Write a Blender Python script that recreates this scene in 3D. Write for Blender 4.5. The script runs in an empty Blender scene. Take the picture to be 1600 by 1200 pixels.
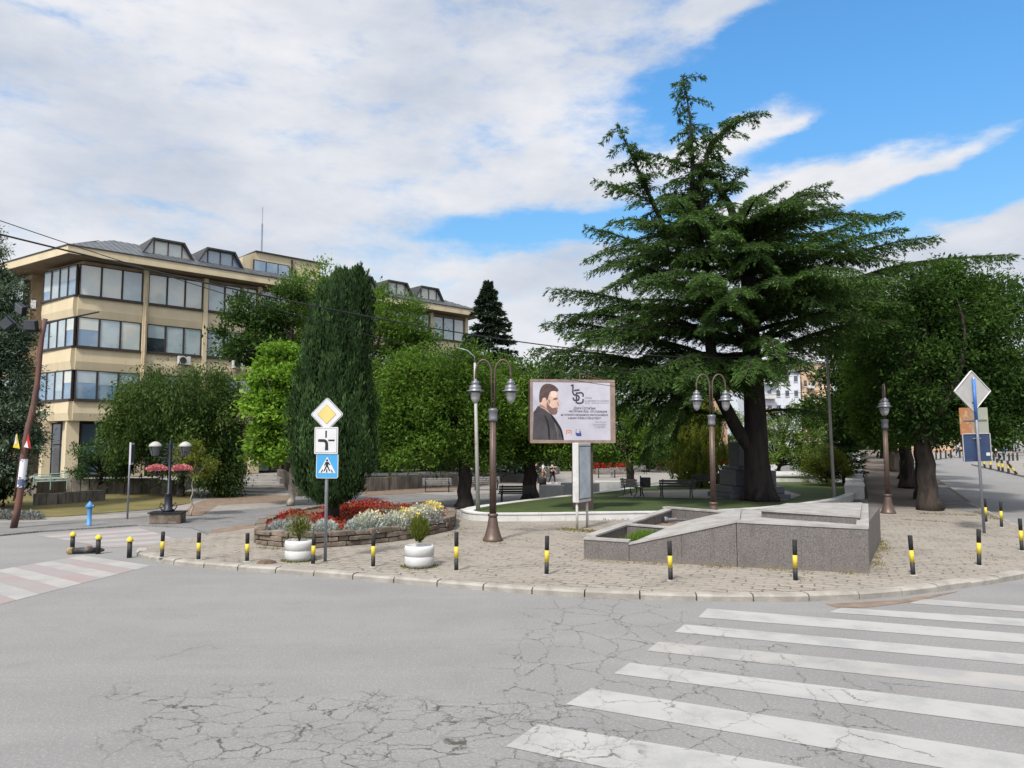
import bpy, bmesh, math, random
import numpy as np
from mathutils import Vector, Matrix, Euler
random.seed(7)
RNG = np.random.default_rng(11)
R = math.radians
PI = math.pi
S = bpy.context.scene
COL = S.collection

# ------------------------------------------------------------------ camera
F, HZ, CH = 1186.0, 697.0, 2.9
PIT = math.atan((HZ - 600) / F)
cp, sp = math.cos(PIT), math.sin(PIT)
cam = bpy.data.cameras.new('camera')
camo = bpy.data.objects.new('camera', cam)
COL.objects.link(camo)
cam.sensor_width = 36
cam.lens = 36 * F / 1600
cam.clip_end = 3000
camo.location = (0, 0, CH)
camo.rotation_euler = (R(90) + PIT, 0, 0)
S.camera = camo

def ray(x, y):
    u = (x - 800) / F
    v = (600 - y) / F
    return (u, cp - v * sp, sp + v * cp)
def G(x, y, z=0.0):
    r = ray(x, y)
    t = (z - CH) / r[2]
    return (r[0] * t, r[1] * t)
def D(x, y, Y):
    r = ray(x, y)
    t = Y / r[1]
    return (r[0] * t, Y, CH + r[2] * t)
def rise(Y):
    return min(max((Y - 38) * 0.033, 0), 2.112)
def T(X, Y):
    s = X - 0.45 * Y
    k = min(max((s - 0.2) / 0.4, 0), 1)
    return rise(Y) * k
def GT(x, y, dz=0.0):
    z = 0
    for i in range(60):
        X, Y = G(x, y, z + dz) if z + dz < CH - .05 else (0, 0)
        z = z * .5 + .5 * min(rise(Y), 2.1)
    return (X, Y, z + dz)

# ------------------------------------------------------------------ light
SUN_EL, SUN_AZ = R(52), R(205)      # azimuth clockwise from +Y
sd = Vector((math.sin(SUN_AZ) * math.cos(SUN_EL), math.cos(SUN_AZ) * math.cos(SUN_EL), math.sin(SUN_EL)))
sl = bpy.data.lights.new('sun', 'SUN')
sl.energy = 2.9
sl.angle = R(6)
sl.color = (1.0, 0.94, 0.84)
so = bpy.data.objects.new('sun', sl)
so.rotation_euler = (-sd).to_track_quat('-Z', 'Y').to_euler()
COL.objects.link(so)
S.view_settings.view_transform = 'Standard'
S.view_settings.look = 'None'
S.view_settings.exposure = 0.8
S.view_settings.gamma = 1

W = bpy.data.worlds.new('World')
S.world = W
W.use_nodes = True
nt = W.node_tree
nt.nodes.clear()
def wn(t, **k):
    n = nt.nodes.new(t)
    for a, b in k.items(): setattr(n, a, b)
    return n
def wl(a, b): nt.links.new(a, b)
def wm(op, a, b=None, c=None, clamp=False):
    n = wn('ShaderNodeMath', operation=op)
    n.use_clamp = clamp
    for i, v in enumerate((a, b, c)):
        if v is None: continue
        if isinstance(v, (int, float)): n.inputs[i].default_value = v
        else: wl(v, n.inputs[i])
    return n.outputs[0]
tc = wn('ShaderNodeTexCoord')
sep = wn('ShaderNodeSeparateXYZ')
wl(tc.outputs['Generated'], sep.inputs[0])
AZ = wm('ARCTAN2', sep.outputs[0], sep.outputs[1])
EL = wm('ARCSINE', sep.outputs[2])
# wispy distortion of the sky coordinates
cm = wn('ShaderNodeCombineXYZ')
wl(AZ, cm.inputs[0]); wl(wm('MULTIPLY', EL, 2.4), cm.inputs[1])
ns = wn('ShaderNodeTexNoise'); ns.inputs['Scale'].default_value = 3.2; ns.inputs['Detail'].default_value = 8; ns.inputs['Roughness'].default_value = .6
wl(cm.outputs[0], ns.inputs['Vector'])
ns2 = wn('ShaderNodeTexNoise'); ns2.inputs['Scale'].default_value = 9; ns2.inputs['Detail'].default_value = 9; ns2.inputs['Roughness'].default_value = .62
wl(cm.outputs[0], ns2.inputs['Vector'])
sc_ = wn('ShaderNodeSeparateColor'); wl(ns.outputs['Color'], sc_.inputs[0])
AZd = wm('ADD', AZ, wm('MULTIPLY', wm('SUBTRACT', sc_.outputs[0], .5), .17))
ELd = wm('ADD', EL, wm('MULTIPLY', wm('SUBTRACT', sc_.outputs[1], .5), .085))
def blob(x, y, rx, ry, rot, wgt):
    r = Vector(ray(x, y)).normalized()
    a0 = math.atan2(r.x, r.y); e0 = math.asin(r.z)
    k = 1 / F * math.cos(e0)
    rx *= k; ry *= k
    c_, s_ = math.cos(R(rot)), math.sin(R(rot))
    dx = wm('SUBTRACT', AZd, a0); dy = wm('SUBTRACT', ELd, e0)
    u = wm('DIVIDE', wm('ADD', wm('MULTIPLY', dx, c_), wm('MULTIPLY', dy, s_)), rx)
    v = wm('DIVIDE', wm('SUBTRACT', wm('MULTIPLY', dy, c_), wm('MULTIPLY', dx, s_)), ry)
    d = wm('ADD', wm('MULTIPLY', u, u), wm('MULTIPLY', v, v))
    g = wm('POWER', 2.718, wm('MULTIPLY', d, -1))
    return wm('MULTIPLY', g, wgt)
# blue openings (negative) and cloud streaks (positive)
BL = [(1420, 40, 330, 170, -12, -1.5), (1130, 120, 200, 62, 20, -1.15), (1600, 150, 220, 90, 0, -.9), (1250, 215, 120, 30, 15, -.5),
      (830, 362, 190, 26, 6, -1.5), (1100, 330, 200, 45, 8, -.5), (1400, 325, 170, 30, 12, -1.0), (1560, 300, 120, 30, 14, -.9), (1330, 250, 60, 30, 20, -.3),
      (1150, 205, 190, 24, 14, .95), (1270, 172, 60, 10, 14, .5), (1310, 268, 150, 26, 14, 1.35), (1500, 228, 140, 16, 12, 1.0), (1545, 350, 170, 34, 20, .8),
      (1120, 20, 120, 40, 25, .8), (1180, 5, 80, 30, 10, .5),
      (270, 312, 80, 9, 0, -.35), (90, 10, 70, 14, 5, -.6), (790, 382, 90, 8, 4, .5)]
acc = wm('ADD', .78, 0.0)
for b in BL: acc = wm('ADD', acc, blob(*b))
acc = wm('ADD', acc, wm('MULTIPLY', wm('SUBTRACT', ns.outputs[0], .5), .75))
acc = wm('ADD', acc, wm('MULTIPLY', wm('SUBTRACT', ns2.outputs[0], .5), 1.7))
mr = wn('ShaderNodeMapRange', interpolation_type='SMOOTHSTEP')
mr.inputs['From Min'].default_value = -.06; mr.inputs['From Max'].default_value = .84
wl(acc, mr.inputs['Value'])
cloud = mr.outputs[0]
sky = wn('ShaderNodeTexSky', sky_type='NISHITA', sun_disc=False)
sky.sun_elevation = SUN_EL; sky.sun_rotation = SUN_AZ
sky.air_density = 1.0; sky.dust_density = .4; sky.ozone_density = 2.0
hs = wn('ShaderNodeHueSaturation'); hs.inputs['Saturation'].default_value = 1.12; hs.inputs['Value'].default_value = 0.88
hs.inputs['Hue'].default_value = .497
wl(sky.outputs[0], hs.inputs['Color'])
ge = wn('ShaderNodeMapRange', interpolation_type='SMOOTHSTEP'); ge.inputs['From Min'].default_value = .15; ge.inputs['From Max'].default_value = .48
wl(EL, ge.inputs['Value'])
gm = wn('ShaderNodeMix', data_type='RGBA'); wl(ge.outputs[0], gm.inputs[0]); gm.inputs[6].default_value = (1.15, 1.35, 1.3, 1); gm.inputs[7].default_value = (1.13, 1.68, 1.88, 1)
gv = wn('ShaderNodeVectorMath', operation='MULTIPLY'); wl(hs.outputs[0], gv.inputs[0]); wl(gm.outputs[2], gv.inputs[1])
# clouds: lit body and greyer undersides (in units of the sky texture, scaled by the Background strength)
cr = wn('ShaderNodeValToRGB')
cr.color_ramp.elements[0].position = .34; cr.color_ramp.elements[0].color = (3.75, 4.15, 4.9, 1)
cr.color_ramp.elements[1].position = .66; cr.color_ramp.elements[1].color = (6.2, 6.2, 6.35, 1)
ns3 = wn('ShaderNodeTexNoise'); ns3.inputs['Scale'].default_value = 2.6; ns3.inputs['Detail'].default_value = 7; ns3.inputs['Roughness'].default_value = .58
mp = wn('ShaderNodeMapping'); mp.inputs['Location'].default_value = (3.3, 1.2, 0)
wl(cm.outputs[0], mp.inputs[0]); wl(mp.outputs[0], ns3.inputs['Vector'])
wl(ns3.outputs[0], cr.inputs[0])
# added glow: unseen cloud behind the viewer brightened round the sun to light the ground
dt = wn('ShaderNodeVectorMath', operation='DOT_PRODUCT'); wl(tc.outputs['Generated'], dt.inputs[0]); dt.inputs[1].default_value = sd
gl = wn('ShaderNodeMapRange', interpolation_type='SMOOTHSTEP')
gl.inputs['From Min'].default_value = .45; gl.inputs['From Max'].default_value = 1.0
gl.inputs['To Min'].default_value = 1.0; gl.inputs['To Max'].default_value = 3.1
wl(dt.outputs['Value'], gl.inputs['Value'])
vm = wn('ShaderNodeVectorMath', operation='SCALE'); wl(cr.outputs[0], vm.inputs[0]); wl(gl.outputs[0], vm.inputs['Scale'])
mx = wn('ShaderNodeMix', data_type='RGBA'); wl(cloud, mx.inputs[0]); wl(gv.outputs[0], mx.inputs[6]); wl(vm.outputs[0], mx.inputs[7])
bg = wn('ShaderNodeBackground'); bg.inputs['Strength'].default_value = .085
wl(mx.outputs[2], bg.inputs[0])
wo = wn('ShaderNodeOutputWorld'); wl(bg.outputs[0], wo.inputs[0])

# ------------------------------------------------------------------ materials
MATS = {}
class NT:
    def __init__(s, m): s.t = m.node_tree; s.n = s.t.nodes; s.l = s.t.links
    def new(s, t, **k):
        n = s.n.new(t)
        for a, b in k.items(): setattr(n, a, b)
        return n
    def link(s, a, b): s.l.new(a, b)
    def m(s, op, a, b=None, c=None, clamp=False):
        n = s.new('ShaderNodeMath', operation=op); n.use_clamp = clamp
        for i, v in enumerate((a, b, c)):
            if v is None: continue
            if isinstance(v, (int, float)): n.inputs[i].default_value = v
            else: s.link(v, n.inputs[i])
        return n.outputs[0]
    def noise(s, vec, scale, det=4, rough=.55, out=0, dist=0):
        n = s.new('ShaderNodeTexNoise'); n.inputs['Scale'].default_value = scale; n.inputs['Detail'].default_value = det
        n.inputs['Roughness'].default_value = rough; n.inputs['Distortion'].default_value = dist
        if vec is not None: s.link(vec, n.inputs['Vector'])
        return n.outputs[out]
    def mix(s, f, a, b, bt='MIX'):
        n = s.new('ShaderNodeMix', data_type='RGBA', blend_type=bt)
        for i, v in ((0, f), (6, a), (7, b)):
            if isinstance(v, (int, float)): n.inputs[i].default_value = v
            elif isinstance(v, tuple): n.inputs[i].default_value = v + (1,) if len(v) == 3 else v
            else: s.link(v, n.inputs[i])
        return n.outputs[2]
    def rng(s, v, a, b, c=0.0, d=1.0, smooth=True):
        n = s.new('ShaderNodeMapRange', interpolation_type='SMOOTHSTEP' if smooth else 'LINEAR')
        s.link(v, n.inputs[0])
        for i, q in enumerate((a, b, c, d)): n.inputs[i + 1].default_value = q
        return n.outputs[0]
    def obj(s, scale=None, rot=None):
        t = s.new('ShaderNodeTexCoord').outputs['Object']
        if scale or rot:
            mp = s.new('ShaderNodeMapping'); s.link(t, mp.inputs[0])
            if scale: mp.inputs['Scale'].default_value = scale
            if rot: mp.inputs['Rotation'].default_value = rot
            t = mp.outputs[0]
        return t
    def bump(s, h, st, dist=.02):
        b = s.new('ShaderNodeBump'); b.inputs['Strength'].default_value = st; b.inputs['Distance'].default_value = dist
        s.link(h, b.inputs['Height']); s.link(b.outputs[0], s.bs.inputs['Normal'])
def base(name, rough=.8, metal=0, spec=.3):
    m = bpy.data.materials.new(name); m.use_nodes = True
    N = NT(m); N.bs = N.n['Principled BSDF']
    N.bs.inputs['Roughness'].default_value = rough; N.bs.inputs['Metallic'].default_value = metal
    N.bs.inputs['Specular IOR Level'].default_value = spec
    MATS[name] = m
    return m, N
def mat(name, c1, c2=None, scale=3, rough=.8, metal=0, bump=0, bscale=None, spec=.3, stretch=None, c3=None, lo=.35, hi=.65):
    """two-tone noise material with optional third (stain) colour and bump"""
    if name in MATS: return MATS[name]
    m, N = base(name, rough, metal, spec)
    v = N.obj(stretch)
    if c2 is None: c2 = tuple(x * .8 for x in c1)
    f = N.rng(N.noise(v, scale, 6, .6), lo, hi)
    c = N.mix(f, c1, c2)
    if c3:
        g = N.rng(N.noise(v, scale * .43, 5, .65, dist=.5), .55, .72)
        c = N.mix(g, c, c3)
    N.link(c, N.bs.inputs['Base Color'])
    if bump: N.bump(N.noise(v, bscale or scale * 6, 5, .6), bump)
    return m
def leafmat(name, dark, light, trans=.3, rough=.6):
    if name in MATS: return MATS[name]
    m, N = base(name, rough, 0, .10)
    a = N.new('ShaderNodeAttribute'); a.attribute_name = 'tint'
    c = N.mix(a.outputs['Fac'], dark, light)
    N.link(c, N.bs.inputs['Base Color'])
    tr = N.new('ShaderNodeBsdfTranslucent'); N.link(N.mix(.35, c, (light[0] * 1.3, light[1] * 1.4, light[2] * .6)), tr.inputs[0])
    ms = N.new('ShaderNodeMixShader'); ms.inputs[0].default_value = trans
    N.link(N.bs.outputs[0], ms.inputs[1]); N.link(tr.outputs[0], ms.inputs[2])
    N.link(ms.outputs[0], N.n['Material Output'].inputs[0])
    return m

def crack_mask(N, v):
    """1 inside a crack; two families of cracks, each only in its own damaged area"""
    d = N.new('ShaderNodeVectorMath', operation='ADD')
    sc = N.new('ShaderNodeVectorMath', operation='SCALE'); sc.inputs['Scale'].default_value = .55
    sb = N.new('ShaderNodeVectorMath', operation='SUBTRACT'); sb.inputs[1].default_value = (.5, .5, .5)
    N.link(N.noise(v, 1.9, 8, .72, out='Color'), sb.inputs[0]); N.link(sb.outputs[0], sc.inputs[0])
    N.link(v, d.inputs[0]); N.link(sc.outputs[0], d.inputs[1])
    def vor(scale, wd, sx=1):
        mp = N.new('ShaderNodeMapping'); mp.inputs['Scale'].default_value = (sx, 1, 0); N.link(d.outputs[0], mp.inputs[0])
        q = N.new('ShaderNodeTexVoronoi', feature='DISTANCE_TO_EDGE'); q.inputs['Scale'].default_value = scale
        N.link(mp.outputs[0], q.inputs['Vector'])
        return N.rng(q.outputs['Distance'], wd * .25, wd, 1, 0)
    s3 = N.new('ShaderNodeSeparateXYZ'); N.link(v, s3.inputs[0])
    def area(x, y, rx, ry, rot=0):
        c_, s_ = math.cos(R(rot)), math.sin(R(rot))
        dx = N.m('SUBTRACT', s3.outputs[0], x); dy = N.m('SUBTRACT', s3.outputs[1], y)
        u = N.m('DIVIDE', N.m('ADD', N.m('MULTIPLY', dx, c_), N.m('MULTIPLY', dy, s_)), rx)
        w = N.m('DIVIDE', N.m('SUBTRACT', N.m('MULTIPLY', dy, c_), N.m('MULTIPLY', dx, s_)), ry)
        q = N.m('ADD', N.m('MULTIPLY', u, u), N.m('MULTIPLY', w, w))
        return N.m('POWER', 2.718, N.m('MULTIPLY', q, -1))
    a1 = N.m('ADD', area(-2.2, 8.0, 2.7, 1.35, -28), area(0.1, 7.2, 1.3, 2.0))
    n1 = N.noise(v, .9, 4, .6)
    m1 = N.rng(N.m('ADD', a1, N.m('MULTIPLY', N.m('SUBTRACT', n1, .5), 1.1)), .42, .60)
    a2 = N.m('ADD', area(.9, 10.8, 1.5, 3.6, -8), N.m('ADD', area(3.0, 9.5, 1.6, 3), area(1.6, 13.2, 1.2, 1.6)))
    m2 = N.rng(N.m('ADD', a2, N.m('MULTIPLY', N.m('SUBTRACT', N.noise(v, 1.3, 4, .6), .5), 1.0)), .5, .62)
    vary = N.rng(N.noise(v, 2.6, 4, .6), .36, .56, .22, 1)
    c1 = N.m('MULTIPLY', N.m('MULTIPLY', N.m('MAXIMUM', vor(2.9, .021, .8), N.m('MULTIPLY', vor(5.2, .022, 1.3), N.rng(N.noise(v, 1.1, 4), .52, .6))), m1), vary)
    c2 = N.m('MULTIPLY', N.m('MULTIPLY', vor(1.15, .011, 1.5), m2), vary)
    m3 = N.rng(N.noise(v, .33, 3, .5), .60, .68)
    c3 = N.m('MULTIPLY', N.m('MULTIPLY', vor(.45, .0045), m3), .6)
    return N.m('MAXIMUM', N.m('MAXIMUM', c1, c2), c3)

m, N = base('asphalt', .85, 0, .25)
v = N.obj()
c = N.mix(N.rng(N.noise(v, .35, 6, .6), .35, .68), (.218, .214, .21), (.182, .179, .176))
c = N.mix(N.rng(N.noise(N.obj((.5, 2.6, 1), (0, 0, R(-20))), .5, 4, .55), .45, .7, 0, .55), c, (.25, .243, .237))
c = N.mix(N.rng(N.noise(v, 95, 3, .6), .3, .75, 0, .6), c, (.13, .13, .135))
c = N.mix(N.rng(N.noise(v, 130, 2, .5), .62, .8, 0, .6), c, (.4, .39, .38))
c = N.mix(N.rng(N.noise(v, 38, 2, .8), .44, .62, 0, .62), c, (.135, .132, .129))
c = N.mix(N.rng(N.noise(v, 27, 3, .8), .52, .66, 0, .6), c, (.28, .275, .27))
c = N.mix(N.rng(N.noise(v, 1.9, 7, .7), .5, .75, 0, .35), c, (.14, .135, .13))
c = N.mix(N.rng(N.noise(N.obj((.35, 5, 1), (0, 0, R(-24))), 1.1, 5, .6), .58, .70, 0, .30), c, (.15, .147, .143))
ck = crack_mask(N, v)
c = N.mix(N.m('MULTIPLY', ck, .92), c, (.05, .042, .034))
N.link(c, N.bs.inputs['Base Color'])
N.bump(N.m('SUBTRACT', N.noise(v, 110, 3, .6), N.m('MULTIPLY', ck, 3)), .45, .01)

def paintmat(name, col, wear):
    m, N = base(name, .7, 0, .3)
    v = N.obj()
    w = N.rng(N.m('ADD', N.noise(v, 1.2, 6, .62), N.m('MULTIPLY', N.noise(v, 60, 3, .6), .35)), wear, wear + .25)
    sx = N.noise(N.obj((.6, 9, 1), (0, 0, R(22))), 2.0, 5, .6)
    w = N.m('MAXIMUM', w, N.m('MULTIPLY', N.rng(sx, .55, .75), .45))
    c = N.mix(N.m('MULTIPLY', w, .75), col, (.22, .22, .222))
    c = N.mix(N.m('MULTIPLY', crack_mask(N, v), .85), c, (.07, .06, .05))
    N.link(c, N.bs.inputs['Base Color'])
    N.bump(N.noise(v, 110, 3, .6), .25, .006)
paintmat('road_paint', (.305, .302, .294), .60)
paintmat('road_paint_worn', (.29, .277, .265), .56)
paintmat('red_paint', (.245, .19, .183), .52)

def pavemat(name, ca, cb, cj, bw, bh, rot, warp=.12, moss=(.16, .13, .085), gap=.02):
    m, N = base(name, .88, 0, .25)
    v = N.obj(None, (0, 0, R(rot)))
    d = N.new('ShaderNodeVectorMath', operation='ADD')
    sc = N.new('ShaderNodeVectorMath', operation='SCALE'); sc.inputs['Scale'].default_value = warp
    sb = N.new('ShaderNodeVectorMath', operation='SUBTRACT'); sb.inputs[1].default_value = (.5, .5, .5)
    N.link(N.noise(v, 2.2, 3, .5, out='Color'), sb.inputs[0]); N.link(sb.outputs[0], sc.inputs[0])
    N.link(v, d.inputs[0]); N.link(sc.outputs[0], d.inputs[1])
    b = N.new('ShaderNodeTexBrick'); b.inputs['Scale'].default_value = 1
    b.inputs['Brick Width'].default_value = bw; b.inputs['Row Height'].default_value = bh
    b.inputs['Mortar Size'].default_value = gap; b.inputs['Mortar Smooth'].default_value = .4; b.inputs['Bias'].default_value = 0
    b.inputs['Color1'].default_value = ca + (1,); b.inputs['Color2'].default_value = cb + (1,); b.inputs['Mortar'].default_value = cj + (1,)
    N.link(d.outputs[0], b.inputs['Vector'])
    c = N.mix(N.rng(N.noise(v, .5, 6, .62), .4, .7, 0, .55), b.outputs[0], tuple(x * .66 for x in cb))
    # joints partly silted up: mortar shows only in patches
    c = N.mix(N.rng(N.noise(v, 1.1, 4, .6), .42, .58, 0, .75), c, tuple(x * .93 for x in ca))
    c = N.mix(N.m('MULTIPLY', N.rng(N.noise(v, 1.7, 5, .7), .58, .72), N.rng(b.outputs['Fac'], .1, .8, .15, 1)), c, moss)
    c = N.mix(N.rng(N.noise(v, 28, 4, .65), .35, .7, 0, .35), c, tuple(x * .6 for x in ca))
    N.link(c, N.bs.inputs['Base Color'])
    h = N.m('SUBTRACT', N.noise(v, 14, 4, .6), N.m('MULTIPLY', b.outputs['Fac'], 1.4))
    N.bump(h, .7, .03)
pavemat('paving', (.275, .245, .210), (.22, .198, .172), (.085, .072, .055), .44, .25, 22, .42)
pavemat('setts', (.205, .20, .198), (.165, .165, .165), (.09, .08, .07), .16, .11, -20, .05, gap=.012)
pavemat('light_pave', (.265, .245, .225), (.225, .21, .195), (.13, .115, .10), .5, .5, 10, .03, gap=.012)
pavemat('alley_pave', (.155, .125, .105), (.12, .10, .083), (.09, .07, .055), .3, .3, -24, .05, gap=.015)  # brown slabs, darkened further so their colour holds the trees' shade
mat('kerb_stone', (.285, .268, .24), (.20, .185, .165), 2.2, .85, bump=.5, bscale=25, c3=(.22, .20, .17))
mat('white_stone', (.50, .495, .485), (.43, .425, .415), 1.5, .7, bump=.15, bscale=20, c3=(.34, .33, .315))
m, N = base('granite', .6, 0, .35)
v = N.obj()
c = N.mix(N.rng(N.noise(v, 38, 3, .7), .38, .6), (.07, .063, .060), (.14, .126, .12))
c = N.mix(N.rng(N.noise(v, 75, 2, .5), .58, .72), c, (.19, .175, .17))
c = N.mix(N.rng(N.noise(N.obj((1, 1, .25)), 5, 5, .65), .5, .7, 0, .5), c, (.07, .06, .055))
c = N.mix(N.rng(N.noise(v, 1.3, 5, .6), .5, .72, 0, .4), c, (.085, .075, .07))
s3 = N.new('ShaderNodeSeparateXYZ'); N.link(v, s3.inputs[0])
c = N.mix(N.rng(N.m('ADD', s3.outputs[2], N.m('MULTIPLY', N.noise(v, 2.6, 5, .7), .5)), .38, .22, 0, .6), c, (.14, .115, .085))
N.link(c, N.bs.inputs['Base Color'])
mat('coping', (.30, .29, .28), (.22, .21, .20), 2.5, .6, bump=.2, bscale=30, c3=(.27, .24, .22))
mat('soil', (.12, .085, .055), (.075, .055, .04), 5, .95, bump=.8, bscale=20)
mat('dirt', (.19, .14, .105), (.13, .095, .07), 2.5, .95, bump=.6, bscale=12)
mat('grass_green', (.046, .070, .018), (.034, .052, .014), 1.2, .9, bump=1.0, bscale=60, c3=(.075, .07, .022))
mat('grass_dry', (.15, .125, .045), (.095, .088, .03), .8, .95, bump=1.0, bscale=50, c3=(.12, .07, .035))
mat('stone_wall', (.17, .135, .105), (.085, .068, .054), 2.6, .9, bump=1.0, bscale=10, c3=(.26, .22, .18))
mat('concrete_block', (.17, .15, .125), (.085, .075, .062), 2.5, .9, bump=.6, bscale=10, stretch=(1, 1, .35))
mat('concrete_step', (.26, .25, .235), (.19, .18, .17), 1.5, .9, bump=.3)
mat('facade', (.50, .425, .29), (.455, .38, .255), .9, .8, bump=.12, bscale=12, c3=(.36, .29, .19), stretch=(1, 1, .35))
mat('facade_trim', (.46, .37, .245), (.34, .26, .17), 1.5, .8)
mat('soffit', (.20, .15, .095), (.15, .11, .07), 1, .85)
mat('window_frame', (.045, .036, .032), (.03, .025, .024), 4, .5)
mat('red_frame', (.11, .05, .035), (.08, .04, .03), 4, .6)
m, N = base('roof_metal', .42, .6, .5)
v = N.obj()
c = N.mix(N.rng(N.noise(v, 1.5, 5), .4, .65), (.13, .14, .155), (.085, .092, .10))
N.link(c, N.bs.inputs['Base Color'])
mat('roof_trim', (.04, .042, .046), (.06, .058, .056), 3, .5, .4)
def glassmat(name, c1, c2, wavy=False):
    m, N = base(name, .06, 0, .9)
    v = N.obj()
    c = N.mix(N.rng(N.noise(v, .7, 3), .4, .6), c1, c2)
    if wavy:
        w = N.new('ShaderNodeTexWave', bands_direction='Z'); w.inputs['Scale'].default_value = 6.5; N.link(v, w.inputs[0])
        c = N.mix(N.rng(w.outputs[0], .5, 1, 0, .25), c, tuple(x * .55 for x in c1))
    N.link(c, N.bs.inputs['Base Color'])
    N.bs.inputs['Coat Weight'].default_value = .6; N.bs.inputs['Coat Roughness'].default_value = .02; N.bs.inputs['Coat IOR'].default_value = 1.9
glassmat('glass_blind', (.34, .40, .42), (.26, .33, .36), True)
glassmat('glass_pale', (.46, .47, .42), (.38, .43, .43))
glassmat('glass_dark', (.018, .024, .032), (.03, .04, .05))
glassmat('glass_blue', (.12, .20, .30), (.20, .27, .33))
mat('bark', (.030, .024, .021), (.015, .012, .011), 6, .95, bump=1.0, bscale=12, stretch=(1, 1, .25))
mat('bark_red', (.045, .034, .028), (.02, .016, .014), 5, .95, bump=1.0, bscale=10, stretch=(1, 1, .25), c3=(.075, .045, .033))
mat('bark_pale', (.34, .30, .25), (.20, .17, .14), 5, .9, bump=.5)
mat('lamp_brown', (.105, .073, .06), (.08, .056, .047), 4, .45, .3)
mat('lamp_grey', (.17, .175, .19), (.13, .135, .15), 4, .4, .4)
mat('lamp_glass', (.30, .30, .31), (.20, .20, .21), 6, .15, spec=.8)
mat('pole_grey', (.27, .285, .33), (.22, .23, .265), 3, .4, .5)
mat('pole_white', (.36, .35, .34), (.34, .32, .30), 3, .6, c3=(.20, .15, .12))
mat('black_paint', (.016, .016, .018), (.035, .034, .034), 8, .6, c3=(.09, .08, .07))
mat('yellow_paint', (.56, .44, .04), (.46, .35, .04), 6, .6, c3=(.25, .19, .08))
mat('white_paint', (.47, .47, .47), (.41, .41, .40), 3, .6, c3=(.33, .315, .29))
mat('sign_white', (.50, .50, .51), (.46, .46, .47), 3, .45)
mat('sign_yellow', (.56, .43, .15), (.53, .40, .14), 3, .45)
mat('sign_blue', (.045, .24, .46), (.05, .26, .50), 4, .4)
mat('sign_black', (.012, .012, .013), (.02, .02, .02), 4, .5)
mat('sign_back', (.33, .325, .31), (.29, .285, .275), 3, .6)
m, N = base('rusty_sheet', .7, 0, .3)
v = N.obj()
s3 = N.new('ShaderNodeSeparateXYZ'); N.link(v, s3.inputs[0])
f = N.rng(N.m('ADD', N.m('MULTIPLY', s3.outputs[0], -1.6), N.m('MULTIPLY', N.noise(v, 4, 6, .7), 1.0)), .45, .85)
c = N.mix(f, (.24, .25, .21), (.29, .125, .06)); c = N.mix(N.rng(N.noise(v, 7, 5), .5, .7, 0, .7), c, (.33, .31, .17))
N.link(c, N.bs.inputs['Base Color'])
mat('navy_panel', (.028, .048, .105), (.022, .036, .08), 3, .5)
mat('blue_tape', (.03, .11, .34), (.05, .15, .40), 8, .5)
mat('board_frame', (.055, .040, .033), (.04, .029, .025), 3, .55)
mat('board_frame_light', (.24, .175, .14), (.17, .125, .10), 3, .55)
mat('paper', (.40, .39, .45), (.35, .345, .40), 1.6, .55, c3=(.30, .30, .36))
mat('rust_pipe', (.14, .06, .045), (.07, .045, .04), 5, .7, c3=(.20, .13, .10), stretch=(1, 1, .3))
mat('hydrant_blue', (.07, .24, .50), (.06, .20, .43), 5, .45)
mat('iron_dark', (.018, .022, .032), (.03, .03, .04), 6, .45, .5)
mat('wood_dark', (.03, .027, .027), (.05, .045, .042), 5, .6, stretch=(.2, 1, 1))
mat('wood_grey', (.11, .105, .10), (.17, .165, .16), 5, .8)
mat('monument_stone', (.045, .05, .065), (.065, .068, .08), 3, .35, spec=.5)
mat('wire', (.015, .015, .018), None, 3, .6)
mat('plaster_orange', (.36, .225, .165), (.32, .20, .145), 1.2, .85)
mat('plaster_beige', (.52, .36, .24), (.45, .32, .215), 1.2, .85)
mat('plaster_white', (.50, .51, .55), (.44, .45, .49), 1, .85)
mat('red_petals', (.42, .012, .018), (.20, .008, .012), 14, .6)

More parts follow.
